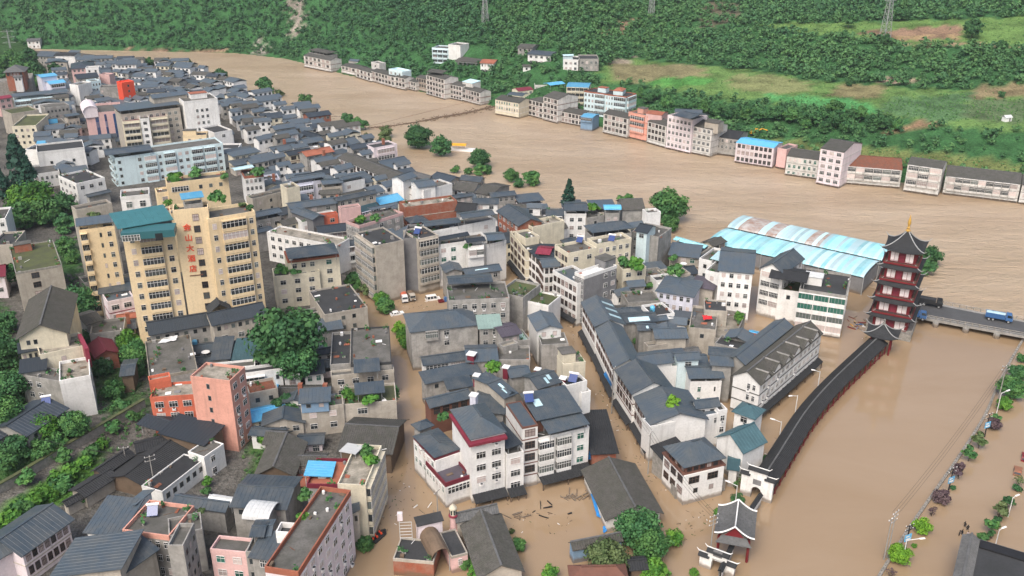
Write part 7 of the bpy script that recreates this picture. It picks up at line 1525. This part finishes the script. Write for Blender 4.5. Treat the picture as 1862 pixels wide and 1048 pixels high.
for lb, x, y, r, mt, k in (('large tree over the long tile-roofed house', 1160, 962, 40, 'leaf_dark', 'big'), ('right lower crown of the large tree by the tiled house', 1185, 992, 34, 'leaf_mid', 'big'), ('bright round shrub tree at the lane edge', 1226, 979, 17, 'leaf_bright', 'round'), ('feathery tree over the little blue-walled shed', 1104, 1020, 38, 'leaf_olive', 'big'), ('dark tree at the bottom edge right of the hut', 1190, 1040, 26, 'leaf_bright', 'round'), ('small tree alone in the flooded yard', 944, 991, 14, 'leaf_mid', 'round'), ('olive tree at the bottom edge of the long hall', 924, 1042, 22, 'leaf_olive', 'round'), ('bright tree at the corner of the archway', 872, 1044, 21, 'leaf_bright', 'round'), ('bush growing against the archway wall', 846, 1024, 14, 'leaf_mid', 'round'), ('little tree at the bottom edge of the flooded yard', 1000, 1042, 15, 'leaf_bright', 'round'), ('thin bush beside the long hall gable', 930, 966, 6, 'leaf_olive', 'bush')):
    tree(lb, x, y, r, mt, k, 0, None, G4)
G5 = 'small trees by the walkway gates'
for lb, x, y, r, mt, k in (('dark round tree between gatehouse and moon gate', 1341, 909, 12, 'leaf_dark', 'round'), ('bright bush behind the gatehouse roof', 1306, 932, 9, 'leaf_bright', 'round'), ('wispy shrub at the bend by the moon gate', 1352, 872, 13, 'leaf_olive', 'thin'), ('tiny dark bush against the walkway roof', 1391, 835, 7, 'leaf_dark', 'small'), ('bright bush at the bottom white gate', 1262, 1042, 9, 'leaf_bright', 'round'), ('wispy second shrub left of the moon gate', 1338, 880, 8, 'leaf_mid', 'thin')):
    tree(lb, x, y, r, mt, k, 0, None, G5)
G6 = 'small trees lining the flooded road'
def zt_(x, y): return 1590 + x / 2.57, 640 + y / 2.57
for lb, x, y, r, mt, k in (('dark tree at the photo edge where the road wall begins', 690, 30, 22, 'leaf_mid', 'round'), ('dark green tree holding a blue board at the road wall top', 676, 96, 40, 'leaf_dark', 'round'), ('widest dark tree on the road wall', 640, 170, 56, 'leaf_mid', 'big'), ('bright lower crown beneath the widest road wall tree', 608, 245, 34, 'leaf_bright', 'round'), ('purple-leaved bush tree below the white lamp', 556, 335, 32, 'leaf_purple', 'round'), ('green half of the purple bush tree on the road wall', 568, 312, 20, 'leaf_mid', 'small'), ('small umbrella tree with bare trunk, upper of two', 495, 408, 30, 'leaf_olive', 'small'), ('small umbrella tree with bare trunk, lower of two', 448, 470, 29, 'leaf_mid', 'small'), ('purple-leaved tree behind the blue board pole', 400, 550, 30, 'leaf_purple', 'small'), ('round dark bush right of the blue board pole', 367, 635, 13, 'leaf_dark', 'bush'), ('purple-leaved tree, lowest of the purple ones', 312, 680, 36, 'leaf_purple', 'round'), ('bare sparse sapling below the purple tree', 272, 740, 22, 'leaf_purple', 'thin'), ('lime-green round tree on the road wall, upper', 224, 816, 38, 'leaf_lime', 'round'), ('lime-green round tree on the road wall, lower', 122, 948, 50, 'leaf_lime', 'big'), ('tiny bush beside the lower blue board', 186, 906, 12, 'leaf_bright', 'bush'), ('bare reddish sapling at the bottom of the road wall', 80, 1030, 22, 'leaf_purple', 'thin'),
    ('olive sparse tree below the red car', 676, 600, 24, 'leaf_olive', 'thin'), ('dark clipped bush under the red car', 664, 636, 22, 'leaf_dark', 'bush'), ('dark bush with white lamp on the road island', 626, 700, 26, 'leaf_dark', 'small'), ('olive grey tree on the road island', 590, 735, 34, 'leaf_olive', 'small'), ('low dark clipped bush on the road island', 577, 780, 18, 'leaf_dark', 'bush'), ('green tree below the clipped bush on the road island', 550, 812, 29, 'leaf_mid', 'small'), ('broad bush touching the dark flat roof', 506, 866, 30, 'leaf_mid', 'bush'), ('dark bush with the lower white lamp', 548, 850, 16, 'leaf_dark', 'small')):
    X_, Y_ = zt_(x, y); tree(lb, X_, Y_, r / 2.57, mt, k, 0, None, G6)
G7 = 'plants growing on roofs and terraces'
for lb, X_, Y_, r, z, mt in (('bushes on the hotel annex terrace, left part', 318, 322, 14, 32.3, 'leaf_bright'), ('tree-like plant on the hotel annex terrace', 357, 315, 13, 32.3, 'leaf_mid'), ('shrub near the brown rubbish on the hotel annex roof', 408, 322, 9, 32.3, 'leaf_mid'), ('plant patch beside the teal hotel roof', 306, 369, 8, 37, 'leaf_bright'), ('dense shrub on the right hotel roof', 395, 360, 16, 38.2, 'leaf_mid'), ('potted shrub at the right corner of the hotel roof', 455, 378, 8, 38.3, 'leaf_dark'), ('small shrub on the hotel roof beside orange boards', 440, 372, 7, 38.3, 'leaf_olive'), ('rooftop thicket on the white house with red eaves', 470, 313, 12, 13.3, 'leaf_mid'),
    ('leafy garden on the pink corner house, left clump', 656, 400, 11, 13, 'leaf_bright'), ('leafy garden on the pink corner house, right clump', 682, 397, 10, 13, 'leaf_mid'), ('terrace plant on the green-eaved white house, left', 512, 492, 14, 11.6, 'leaf_mid'), ('terrace plant on the green-eaved white house, right', 536, 494, 12, 11.6, 'leaf_mid'), ('wild garden at the foot of the weathered block', 650, 510, 22, 1, 'leaf_mid'), ('lower wild garden plants near the weathered block', 672, 525, 17, 1, 'leaf_olive'), ('plants under the gabled slate canopy by the river', 1078, 378, 12, 12.8, 'leaf_bright'), ('overgrown bushes on the cream garden-roofed house, left', 1134, 476, 14, 12.7, 'leaf_mid'), ('overgrown bushes on the cream garden-roofed house, right', 1158, 481, 17, 12.7, 'leaf_bright'), ('weeds on the old walled house roof', 1228, 493, 16, 8.2, 'leaf_mid'), ('weeds at the slate house behind the beige alley', 1180, 520, 9, 6, 'leaf_mid'),
    ('kitchen garden plants behind the slate-gabled row', 1160, 622, 15, 1, 'leaf_mid'), ('grass tuft on the lowest slate-gabled roof', 1225, 732, 15, 10.7, 'leaf_lime'), ('creeper in the debris-filled yard', 1345, 576, 11, 6, 'leaf_bright'), ('plants beside the long glazed gallery', 898, 668, 16, 9, 'leaf_bright'), ('trailing plants by the low timber porch house', 808, 757, 15, 7, 'leaf_mid'), ('roof garden bush on the cream balcony house, rear', 668, 820, 14, 13, 'leaf_mid'), ('roof garden bush on the cream balcony house, front', 673, 838, 17, 13, 'leaf_bright'), ('spiky plants on the pale pink block terrace, left', 556, 900, 14, 12.3, 'leaf_mid'), ('vegetable bed on the pale pink block roof', 552, 945, 16, 14, 'leaf_bright'), ('vegetable bed end on the pale pink block roof', 576, 952, 11, 14, 'leaf_lime'), ('vines on the beige garden house, left', 632, 717, 14, 8.3, 'leaf_bright'), ('vines on the beige garden house, right', 672, 726, 16, 8.3, 'leaf_bright'),
    ('plants in front of the cream tan canopy behind the hotel wing', 170, 390, 11, 24, 'leaf_olive'), ('small garden by the white two-storey farmhouse', 378, 875, 10, 2, 'leaf_bright'), ('weedy garden right of the purple-door farmhouse', 374, 894, 11, 2, 'leaf_mid'), ('plant on the flat roof with orange stripe', 366, 929, 7, 10.7, 'leaf_olive'), ('moss garden on the balcony house across from the row', 1225, 470, 9, 8, 'leaf_mid'), ('terrace bush on the white house with green windows', 850, 447, 9, 14.5, 'leaf_mid'), ('plants on the white block right of the green windows', 908, 437, 8, 13.8, 'leaf_mid'), ('green strip beside the concrete aisle near the salmon house', 486, 775, 13, 1, 'leaf_bright')):
    tree(lb, X_, Y_, r, mt, 'bush', z, None, G7)
# trees one can tell apart on the slope across the river
G8 = 'trees at the edge of the fields across the river'
ORD = ['first', 'second', 'third', 'fourth', 'fifth', 'sixth', 'seventh', 'eighth', 'ninth', 'tenth', 'eleventh', 'twelfth', 'thirteenth', 'fourteenth', 'fifteenth', 'sixteenth', 'seventeenth', 'eighteenth', 'nineteenth', 'twentieth', 'twenty-first', 'twenty-second']
FT = [f'{q} dark tree from the upstream end of the belt below the fields' for q in ORD] + ['tree filling the lower edge of the belt by the bare bank', 'lower belt tree just above the grassy road bank', 'last lower belt tree behind the tallest white river house']
for i, (x, y, r) in enumerate(((1165, 170, 9), (1178, 178, 11), (1192, 172, 9), (1212, 186, 12), (1236, 192, 12), (1258, 190, 11), (1280, 196, 13), (1304, 200, 14), (1330, 204, 14), (1358, 206, 13), (1382, 208, 14), (1410, 206, 15), (1438, 210, 14), (1462, 212, 13), (1490, 214, 15), (1518, 196, 15), (1522, 214, 17), (1545, 214, 13), (1566, 206, 12), (1590, 222, 14), (1610, 222, 14), (1632, 228, 10), (1540, 230, 13), (1500, 232, 12), (1465, 226, 10))):
    tree(FT[i], x, y, r, 'leaf_dark' if i % 3 else 'leaf_mid', 'round', None, None, G8)
for lb, x, y, r in (('lone dark tree on the terrace edge right of the pylon', 1770, 52, 15), ('round bush tree on the brown field path at the right', 1822, 84, 10), ('dark tree left of the terraced brown plot', 1535, 68, 11), ('tree by the pylon foot', 1612, 72, 9), ('small tree on the ridge of the green terraces', 1640, 26, 13), ('pair of dark trees above the field at the terrace, left', 1544, 36, 12), ('small lone bush in the middle of the dry field', 1544, 152, 6), ('spiky palm-like bush beside the white hut', 1822, 172, 6)):
    tree(lb, x, y, r, 'leaf_dark', 'round', None, None, G8)
p = atg(1830, 220); o, r = thing('hut', 'tiny white hut standing alone in the maize field', 'hut', (p.x, p.y, p.z), R(15))
m = MB(); m.box(-1.8, -1.3, -.5, 1.8, 1.3, 2); m.build('wall', 'whitepaint', o); m = MB(); m.sheet([(-2.1, -1.6, 1.9), (2.1, -1.6, 1.9), (2.1, 0, 2.9), (-2.1, 0, 2.9)], .1); m.sheet([(-2.1, 0, 2.9), (2.1, 0, 2.9), (2.1, 1.6, 1.9), (-2.1, 1.6, 1.9)], .1); m.build('roof', 'whiteroof', o); m = MB(); m.box(.3, -1.34, -.2, 1.1, -1.29, 1.6); m.build('door', 'darkwall', o)

# the wood that covers the far hill: one mass
rs = np.random.RandomState(4)
TPL = [crown_arrays(900 + i, 10, 84, .20, up=.5) for i in range(14)]
X = rs.uniform(-520, 520, 60000); Y = rs.uniform(380, 900, 60000)
d, sg = dist_line(X, Y, BANK); d = d * sg; k = (d > 3) & (d < 330); X, Y, d = X[k], Y[k], d[k]; Z = hill_h(X, Y)
dep = Y * CW - (Z - CAMH) * SW; PX = CX + FPX * X / dep; PY = CY - FPX * (Y * SW + (Z - CAMH) * CW) / dep
k = (PX > -60) & (PX < 1930) & (PY > -45)
for j_, (P_, c) in enumerate(FIELDS): k &= ~inside(PX, PY - 1, P_) | ((rs.rand(len(X)) < .3) if j_ in (13, 14, 15) else False)
right = PX > 1150
keep = rs.rand(len(X))
k &= ~(right & (d < 40) & (keep > .5)) & ~((PX > 560) & (d < 11)) & ~((PX > 1640) & (PY > 190) & (keep > .5))
hx = np.array([f[0] for f in FOOT]); hy = np.array([f[1] for f in FOOT])
far = hy > 380; hx, hy = hx[far], hy[far]; hr = np.array([math.hypot(f[3], f[4]) for f in FOOT])[far]
X, Y, d, Z, PX, PY = X[k], Y[k], d[k], Z[k], PX[k], PY[k]
k = np.ones(len(X), bool)
for a, c, q in zip(hx, hy, hr): k &= ~((np.hypot(X - a, Y - c) < q * .72 + 1.5) | ((np.abs(X - a * Y / c) < q * .8) & (Y < c) & (c - Y < 9)))
X, Y, d, Z, PX, PY = X[k], Y[k], d[k], Z[k], PX[k], PY[k]
cell = {}; sel = []
for i in range(len(X)):                      # thin out to a natural spacing
    sp = 3.4 if d[i] < 160 else 4.4
    c = (int(X[i] // sp), int(Y[i] // sp))
    if c in cell: continue
    cell[c] = 1; sel.append(i)
sel = np.array(sel)
VV, TT = [], []
for i in sel:
    V, t = TPL[rs.randint(14)]; s = rs.uniform(1.5, 3.9) * (1.1 if d[i] > 60 else .85); a = rs.uniform(0, 6.283); ca, sa = math.cos(a), math.sin(a)
    W = np.empty_like(V); W[..., 0] = (V[..., 0] * ca - V[..., 1] * sa) * s + X[i]; W[..., 1] = (V[..., 0] * sa + V[..., 1] * ca) * s + Y[i]; W[..., 2] = V[..., 2] * s * 1.05 + Z[i] + s * .75
    VV.append(W); TT.append(t * .6 + rs.normal() * .16 + (.14 if PX[i] > 900 else -.10) + .12 * math.sin(X[i] * .02) * math.cos(Y[i] * .027))
me = quads_mesh('forest', np.concatenate(VV), np.concatenate(TT), 'leaf_forest'); print('forest crowns', len(sel), 'quads', len(me.polygons))
tag(link('forest', me), kind='stuff')
# grass, maize and weeds on the open plots: one mass
TPG = [crown_arrays(700 + i, 5, 9, .34) for i in range(8)]
X = rs.uniform(-60, 420, 26000); Y = rs.uniform(380, 760, 26000); d, sg = dist_line(X, Y, BANK); k = (d * sg > 6); X, Y = X[k], Y[k]; Z = hill_h(X, Y)
dep = Y * CW - (Z - CAMH) * SW; PX = CX + FPX * X / dep; PY = CY - FPX * (Y * SW + (Z - CAMH) * CW) / dep
k = (PX > 1000) & (PX < 1920) & (PY > 0); kk = np.zeros(len(X), bool)
for j in (6, 8, 4, 0, 9, 19): kk |= inside(PX, PY, FIELDS[j][0]) & (rs.rand(len(X)) < (.9 if j in (6, 8, 19) else .22))
for j in (1, 3, 5, 7, 10, 11, 12, 13, 18): kk &= ~inside(PX, PY, FIELDS[j][0]) | (rs.rand(len(X)) < .05)
k &= kk; X, Y, Z = X[k], Y[k], Z[k]; VV, TT = [], []
for i in range(len(X)):
    V, t = TPG[rs.randint(8)]; s = rs.uniform(.5, 1.0); W = V * s; W = W + np.array([X[i], Y[i], Z[i] + s * .5]); VV.append(W); TT.append(t + .1 + rs.normal() * .12)
tag(link('field_crops', quads_mesh('field_crops', np.concatenate(VV), np.concatenate(TT), 'leaf_mid')), kind='stuff')
# reeds and scrub along the far waterline
X, Y = [], []
for i in range(len(BANK) - 1):
    a, c = BANK[i], BANK[i + 1]; L_ = np.hypot(*(c - a)); n = int(L_ / 1.1); t = rs.rand(n); nx, ny = -(c - a)[1] / L_, (c - a)[0] / L_; o_ = rs.uniform(.5, 7, n); X.append(a[0] + (c - a)[0] * t + nx * o_); Y.append(a[1] + (c - a)[1] * t + ny * o_)
X, Y = np.concatenate(X), np.concatenate(Y); Z = hill_h(X, Y); dep = Y * CW - (Z - CAMH) * SW; PX = CX + FPX * X / dep
k = (PX > 300) & (PX < 1900) & ((PX < 560) | (rs.rand(len(X)) < .12)); X, Y, Z = X[k], Y[k], Z[k]; VV, TT = [], []
for i in range(len(X)):
    if np.min(np.hypot(X[i] - hx, Y[i] - hy) - hr) < -.5: continue
    V, t = TPL[rs.randint(14)]; s = rs.uniform(1.0, 2.2); VV.append(V * s + np.array([X[i], Y[i], Z[i] + s * .6])); TT.append(t + rs.normal() * .15)
tag(link('bank_scrub', quads_mesh('bank_scrub', np.concatenate(VV), np.concatenate(TT), 'leaf_forest')), kind='stuff')

# weeds and scrub on the left slope and in the gully: one mass
X, Y = rs.uniform(-190, -20, 16000), rs.uniform(95, 330, 16000); Z = town_h(X, Y); dep = Y * CW - (Z - CAMH) * SW; PX = CX + FPX * X / dep; PY = CY - FPX * (Y * SW + (Z - CAMH) * CW) / dep
k = np.zeros(len(X), bool)
for P_ in [g_[0] for g_ in GREENS] + [[(-60, 560), (20, 560), (40, 700), (160, 770), (170, 800), (60, 860), (-60, 900)], [(150, 600), (270, 600), (285, 780), (190, 790), (150, 700)], [(185, 760), (330, 780), (260, 860), (180, 880)], [(440, 730), (540, 700), (530, 840), (440, 880)], [(100, 430), (140, 430), (160, 520), (110, 520)], [(0, 900), (150, 890), (120, 960), (0, 1000)]]: k |= inside(PX, PY, P_)
k &= (Z > .2) & (rs.rand(len(X)) < .55); X, Y, Z = X[k], Y[k], Z[k]; VV, TT = [], []
for i in range(len(X)):
    V, t = TPL[rs.randint(14)]; s = rs.uniform(.35, 1.0); VV.append(V[::2] * s + np.array([X[i], Y[i], Z[i] + s * .5])); TT.append(t[::2] + rs.normal() * .2)
tag(link('slope_scrub', quads_mesh('slope_scrub', np.concatenate(VV), np.concatenate(TT), 'leaf_mid')), kind='stuff')

for lb, x, y, r in (('creeper bush hanging over the stone retaining wall, lower one', 50, 868, 16), ('creeper bush hanging over the stone retaining wall, middle one', 118, 828, 15), ('creeper bush hanging over the stone retaining wall, upper one', 205, 775, 14), ('bush at the foot of the retaining wall top end', 240, 757, 13), ('bush spilling down beside the rubble path', 150, 905, 13), ('bush in the gully under the porch house', 222, 735, 15)): tree(lb, x, y, r, 'leaf_mid', 'bush', 2.0, None, 'bushes over the retaining wall')
# ---------------------------------------------------------------- the smaller houses that fill the blocks between
def px_poly(P): return [tuple(p) for p in P]
ZONE = [(100, 96), (200, 102), (330, 112), (405, 136), (470, 165), (560, 200), (640, 238), (700, 272), (745, 310), (850, 330), (900, 345), (1010, 366), (1100, 374), (1195, 390), (1195, 470), (1300, 440), (1320, 480), (1260, 560), (1400, 600), (1330, 700), (1250, 690), (1150, 600), (1090, 580), (1060, 500), (980, 440), (940, 450), (820, 480), (700, 480), (640, 470), (520, 420), (480, 330), (420, 290), (300, 250), (190, 250), (130, 330), (60, 260), (30, 215), (110, 170)]
ZONE2 = [(170, 480), (230, 600), (330, 640), (480, 640), (480, 780), (560, 860), (600, 640), (560, 560), (470, 600), (260, 600), (220, 500)]
LANES = [([(925, 440), (968, 490), (1000, 540), (1060, 650), (1110, 760), (1190, 880)], 5), ([(700, 640), (735, 760), (730, 900)], 9), ([(640, 560), (700, 560), (800, 545)], 13), ([(30, 180), (20, 260), (60, 330), (20, 420)], 6), ([(118, 105), (135, 150), (150, 210), (190, 260)], 3.5), ([(395, 215), (425, 255), (470, 290), (560, 330)], 3)]
LW = [([at(x, y, 0) for x, y in P], w) for P, w in LANES]
def clear_lane(x, y, r):
    for P, w in LW:
        for a, c in zip(P[:-1], P[1:]):
            e = c - a; t = max(0, min(1, ((x - a.x) * e.x + (y - a.y) * e.y) / (e.x ** 2 + e.y ** 2)))
            if math.hypot(x - a.x - e.x * t, y - a.y - e.y * t) < w + r: return False
    return True
def overlap(A, B_, slack):
    dx, dy = B_[0] - A[0], B_[1] - A[1]
    for ang in (A[2], A[2] + math.pi / 2, B_[2], B_[2] + math.pi / 2):
        ux, uy = math.cos(ang), math.sin(ang); d = abs(dx * ux + dy * uy); s = 0
        for Q in (A, B_): s += Q[3] * abs(math.cos(Q[2] - ang)) + Q[4] * abs(math.sin(Q[2] - ang))
        if d > s - slack: return False
    return True
MARKS = [('the pink landmark with blue glass strips', 195, 200), ('the plain white block', 355, 195), ('the pale blue apartment row', 300, 275), ('the orange-red stair block', 229, 160), ('the blue-roofed house', 105, 145), ('the river bend trees', 310, 120), ('the upstream willow', 487, 170), ('the broken footbridge end', 655, 235), ('the hotel tower', 350, 380), ('the brown-and-white arcade terrace', 690, 310), ('the red brick building', 790, 380), ('the weathered concrete block', 720, 450), ('the lilac three-storey house', 560, 330), ('the riverside poplar pair', 955, 335), ('the riverside fir', 1036, 360), ('the big domed willow', 1216, 385), ('the dark cement box house', 1090, 500), ('the blue slate barn roof', 930, 400), ('the debris-filled yard', 1320, 580), ('the market halls', 1300, 430), ('the white school-like block', 560, 430), ('the twin pale willows', 690, 260), ('the paired bank trees', 550, 195), ('the salmon house', 420, 700), ('the red shed', 195, 640), ('the long grey office block', 260, 200), ('the white gable tip house', 110, 105), ('the two pink-winged houses', 160, 130)]
RW_ = {'slate': 'slate-blue metal', 'darkslate': 'dark grey metal', 'tile': 'old grey tiled', 'tilegrey': 'pale grey tiled', 'flat': 'flat cement', 'flatdark': 'black flat', 'tealslate': 'teal-grey metal', 'blue': 'bright blue metal', 'terracotta': 'reddish tiled', 'paleblue': 'pale blue metal', 'rust': 'rusty', 'flatlight': 'light cement'}
WW_ = {'white': 'white', 'cream': 'cream', 'concrete': 'grey', 'beige': 'tan', 'palepink': 'pale pink', 'lilac': 'lilac', 'aqua': 'pale blue', 'brick': 'red brick'}
USED = set(); rf_ = random.Random(21); NF = 0
def feature(o, root, F, zt, kind):
    a, e, n, w, d = F; T = lambda x, y, z: (a.x + e.x * x + n.x * y, a.y + e.y * x + n.y * y, z)
    if kind == 'a white water tank': m = MB(T); m.lathe((w * .7, d * .6, zt), [(.75, 0), (.75, 1.3), (.5, 1.6), (.1, 1.7)], 10); m.build('water_tank', 'whitepaint', o, root)
    elif kind == 'a blue water tank': m = MB(T); m.lathe((w * .3, d * .6, zt), [(.75, 0), (.75, 1.3), (.5, 1.6), (.1, 1.7)], 10); m.build('water_tank', 'blue', o, root)
    elif kind == 'a brick chimney': m = MB(T); m.box(w * .6, d * .55, zt - 1, w * .6 + 1.1, d * .55 + 1.1, zt + 3); m.build('chimney', 'brick', o, root)
    elif kind == 'a white chimney': m = MB(T); m.box(w * .35, d * .55, zt - 1, w * .35 + 1.1, d * .55 + 1.1, zt + 3); m.build('chimney', 'white', o, root)
    elif kind == 'a satellite dish': m = MB(T); m.lathe((w * .5, d * .5, zt + 1), [(.2, 0), (.7, .15), (1.1, .5), (1.15, .55)], 12); m.bar((w * .5, d * .5, zt - 1), (w * .5, d * .5, zt + 1.1), .08); m.build('satellite_dish', 'whitepaint', o, root)
    elif kind == 'a rooftop room': m = MB(T); m.box(w * .2, d * .35, zt - .1, w * .6, d * .9, zt + 2.6); m.build('roof_room', 'white', o, root); m = MB(T); m.sheet([(w * .2 - .4, d * .35 - .4, zt + 2.6), (w * .6 + .4, d * .35 - .4, zt + 2.6), (w * .6 + .4, d * .9 + .4, zt + 3.0), (w * .2 - .4, d * .9 + .4, zt + 3.0)], .12); m.build('room_roof', 'slate', o, root)
CAND = []
def filler(zone, tries, spacing, zr):
    global NF
    xs = [p[0] for p in zone]; ys = [p[1] for p in zone]
    P0 = np.array(zone)
    for _ in range(tries):
        # sample evenly over the ground: far rows are squeezed together in the photo
        x = rf_.uniform(min(xs), max(xs)); v0, v1 = (math.tan(TILT + math.atan((y - CY) / FPX)) for y in (min(ys), max(ys)))
        D = CAMH / v0 + (CAMH / v1 - CAMH / v0) * rf_.random(); y = CY + FPX * math.tan(math.atan(CAMH / D) - TILT)
        if not inside(np.array([x]), np.array([y]), P0)[0]: continue
        c = at(x, y, 7); c.z = 0; near_ = min(FOOT, key=lambda f: (f[0] - c.x) ** 2 + (f[1] - c.y) ** 2)
        ang = near_[2] + rf_.gauss(0, .06)
        while ang > math.pi / 4: ang -= math.pi / 2
        while ang < -math.pi / 4: ang += math.pi / 2
        ok = None
        for sc in (1.0, .8, .6):
            w, d = rf_.uniform(8, 15) * sc, rf_.uniform(6.5, 10) * sc
            q = (c.x, c.y, ang, w / 2, d / 2)
            if clear_lane(c.x, c.y, min(w, d) / 2) and not any(abs(f[0] - c.x) < 40 and abs(f[1] - c.y) < 40 and overlap(q, f, 1.8) for f in FOOT): ok = q; break
        if ok is None or w < 5.5: continue
        z = rf_.uniform(*zr); wall = rf_.choice(['white', 'white', 'concrete', 'concrete', 'beige', 'cream', 'white', 'palepink', 'lilac', 'brick' if rf_.random() < .3 else 'white'])
        kind, rm = rf_.choice([('gx', 'slate'), ('gx', 'slate'), ('gx', 'darkslate'), ('cgx', 'slate'), ('gy', 'slate'), ('gx', 'tile'), ('F', 'slate'), ('gx', 'slate'), ('gx', 'tile'), ('hip', 'slate'), ('cF', 'slate'), ('gx', 'tilegrey'), ('flat', 'flatdark'), ('gx', 'darkslate'), ('gx', 'tealslate') if rf_.random() < .4 else ('gx', 'slate'), ('gx', 'blue') if rf_.random() < .25 else ('cgy', 'slate'), ('gx', 'terracotta') if rf_.random() < .4 else ('gx', 'tile')])
        best = sorted(MARKS, key=lambda mk: (at(mk[1], mk[2], 0) - c).length)[:4]; shape = {'gx': 'gabled', 'gy': 'end-gabled', 'F': 'lean-to', 'flat': '', 'hip': 'hipped', 'cgx': 'canopied', 'cgy': 'canopied', 'cF': 'open-topped'}[kind]
        FOOT.append((c.x, c.y, ang, w / 2, d / 2, z)); CAND.append((w * d / (c.y ** 2), c, ang, w, d, z, wall, kind, rm, best, shape))
filler(ZONE, 9000, 9, (5.0, 9.5)); filler(ZONE2, 2500, 9, (3.5, 6.5))
CAND.sort(key=lambda q: -q[0]); NH = sum(1 for o in bpy.data.objects if o.get('category') == 'house'); LIM = 300 - NH
SM = MB(); SMM = ['white', 'concrete', 'beige', 'cream', 'slate', 'darkslate', 'tile', 'glass']; SI = {n: i for i, n in enumerate(SMM)}
for k, (ar, c, ang, w, d, z, wall, kind, rm, best, shape) in enumerate(CAND):
    e0 = Vector((math.cos(ang), math.sin(ang), 0)); n0 = Vector((-e0.y, e0.x, 0)); a0 = Vector((c.x, c.y, 0)) - e0 * (w / 2) - n0 * (d / 2)
    feats = ['', 'a white water tank', 'a brick chimney', 'a blue water tank', 'a white chimney', 'a satellite dish', 'a rooftop room']; rf_.shuffle(feats); lab = None
    for mk in best:
        m0 = at(mk[1], mk[2], 0); dx, dy = c.x - m0.x, c.y - m0.y; rel = ('right of' if dx > 0 else 'left of') if abs(dx) > abs(dy) else ('behind' if dy > 0 else 'in front of')
        for ft in feats:
            if ft == 'a rooftop room' and kind != 'flat': continue
            t = ' '.join(f"{WW_[wall]} house with {RW_[rm]} {shape} roof{' and ' + ft if ft else ''} {rel} {mk[0]}".split())
            if t not in USED and len(t.split()) <= 16: lab = t; break
        if lab: break
    if k >= LIM or lab is None:            # the many too small to tell apart: one mass of roofs
        SM.fr = lambda x, y, zz: (a0.x + e0.x * x + n0.x * y, a0.y + e0.y * x + n0.y * y, zz)
        wi = SI.get(wall, 0); ri = SI.get(rm, 4); SM.box(.5, .5, -1.5, w - .5, d - .5, z, wi)
        for f in roof_faces('gx' if kind not in ('gy', 'F', 'hip') else kind, w, d, z, 1.4):
            if len(f) == 4: SM.hexa([(x, y, zz - .15) for x, y, zz in f] + list(f), ri)
            else: SM.poly(f, ri)
        for i in range(int(w / 3)):
            for r_ in range(1 + int(z > 8)): SM.box(1 + i * 3, .42, z - 2.2 - 3 * r_, 2.4 + i * 3, .5, z - .8 - 3 * r_, 7)
        continue
    USED.add(lab)
    st = rf_.choice('wwpnrw'); nr = 1 + int(z > 7.5) + int(z > 10.5); nc = max(2, int(w / 3.2))
    blk = dict(raw=((a0.x, a0.y), ang, w, d), z=z, wall=wall, roof=kind + ':' + rm, win=f'F{nc}x{nr}{st} R{max(1, int(d / 4))}x{nr}w', band='brown' if st == 'r' else None)
    if rf_.random() < .25 and nr > 1: blk['win'] = f'F1x{nr}{rf_.choice("be")} R{max(1, int(d / 4))}x{nr}w'
    o = house(lab, [blk], group=TOWN); NF += 1
    if ft: feature(o, (tuple(o.location), ang), (a0, e0, n0, w, d), z if kind == 'flat' else z + {'gx': d * .13, 'gy': w * .13, 'hip': min(w, d) * .15}.get(kind, .8), ft)
if SM.f: tag(SM.build('crowded_small_houses', SMM), kind='stuff')
print('filled houses', NF, 'joined', len(CAND) - NF)
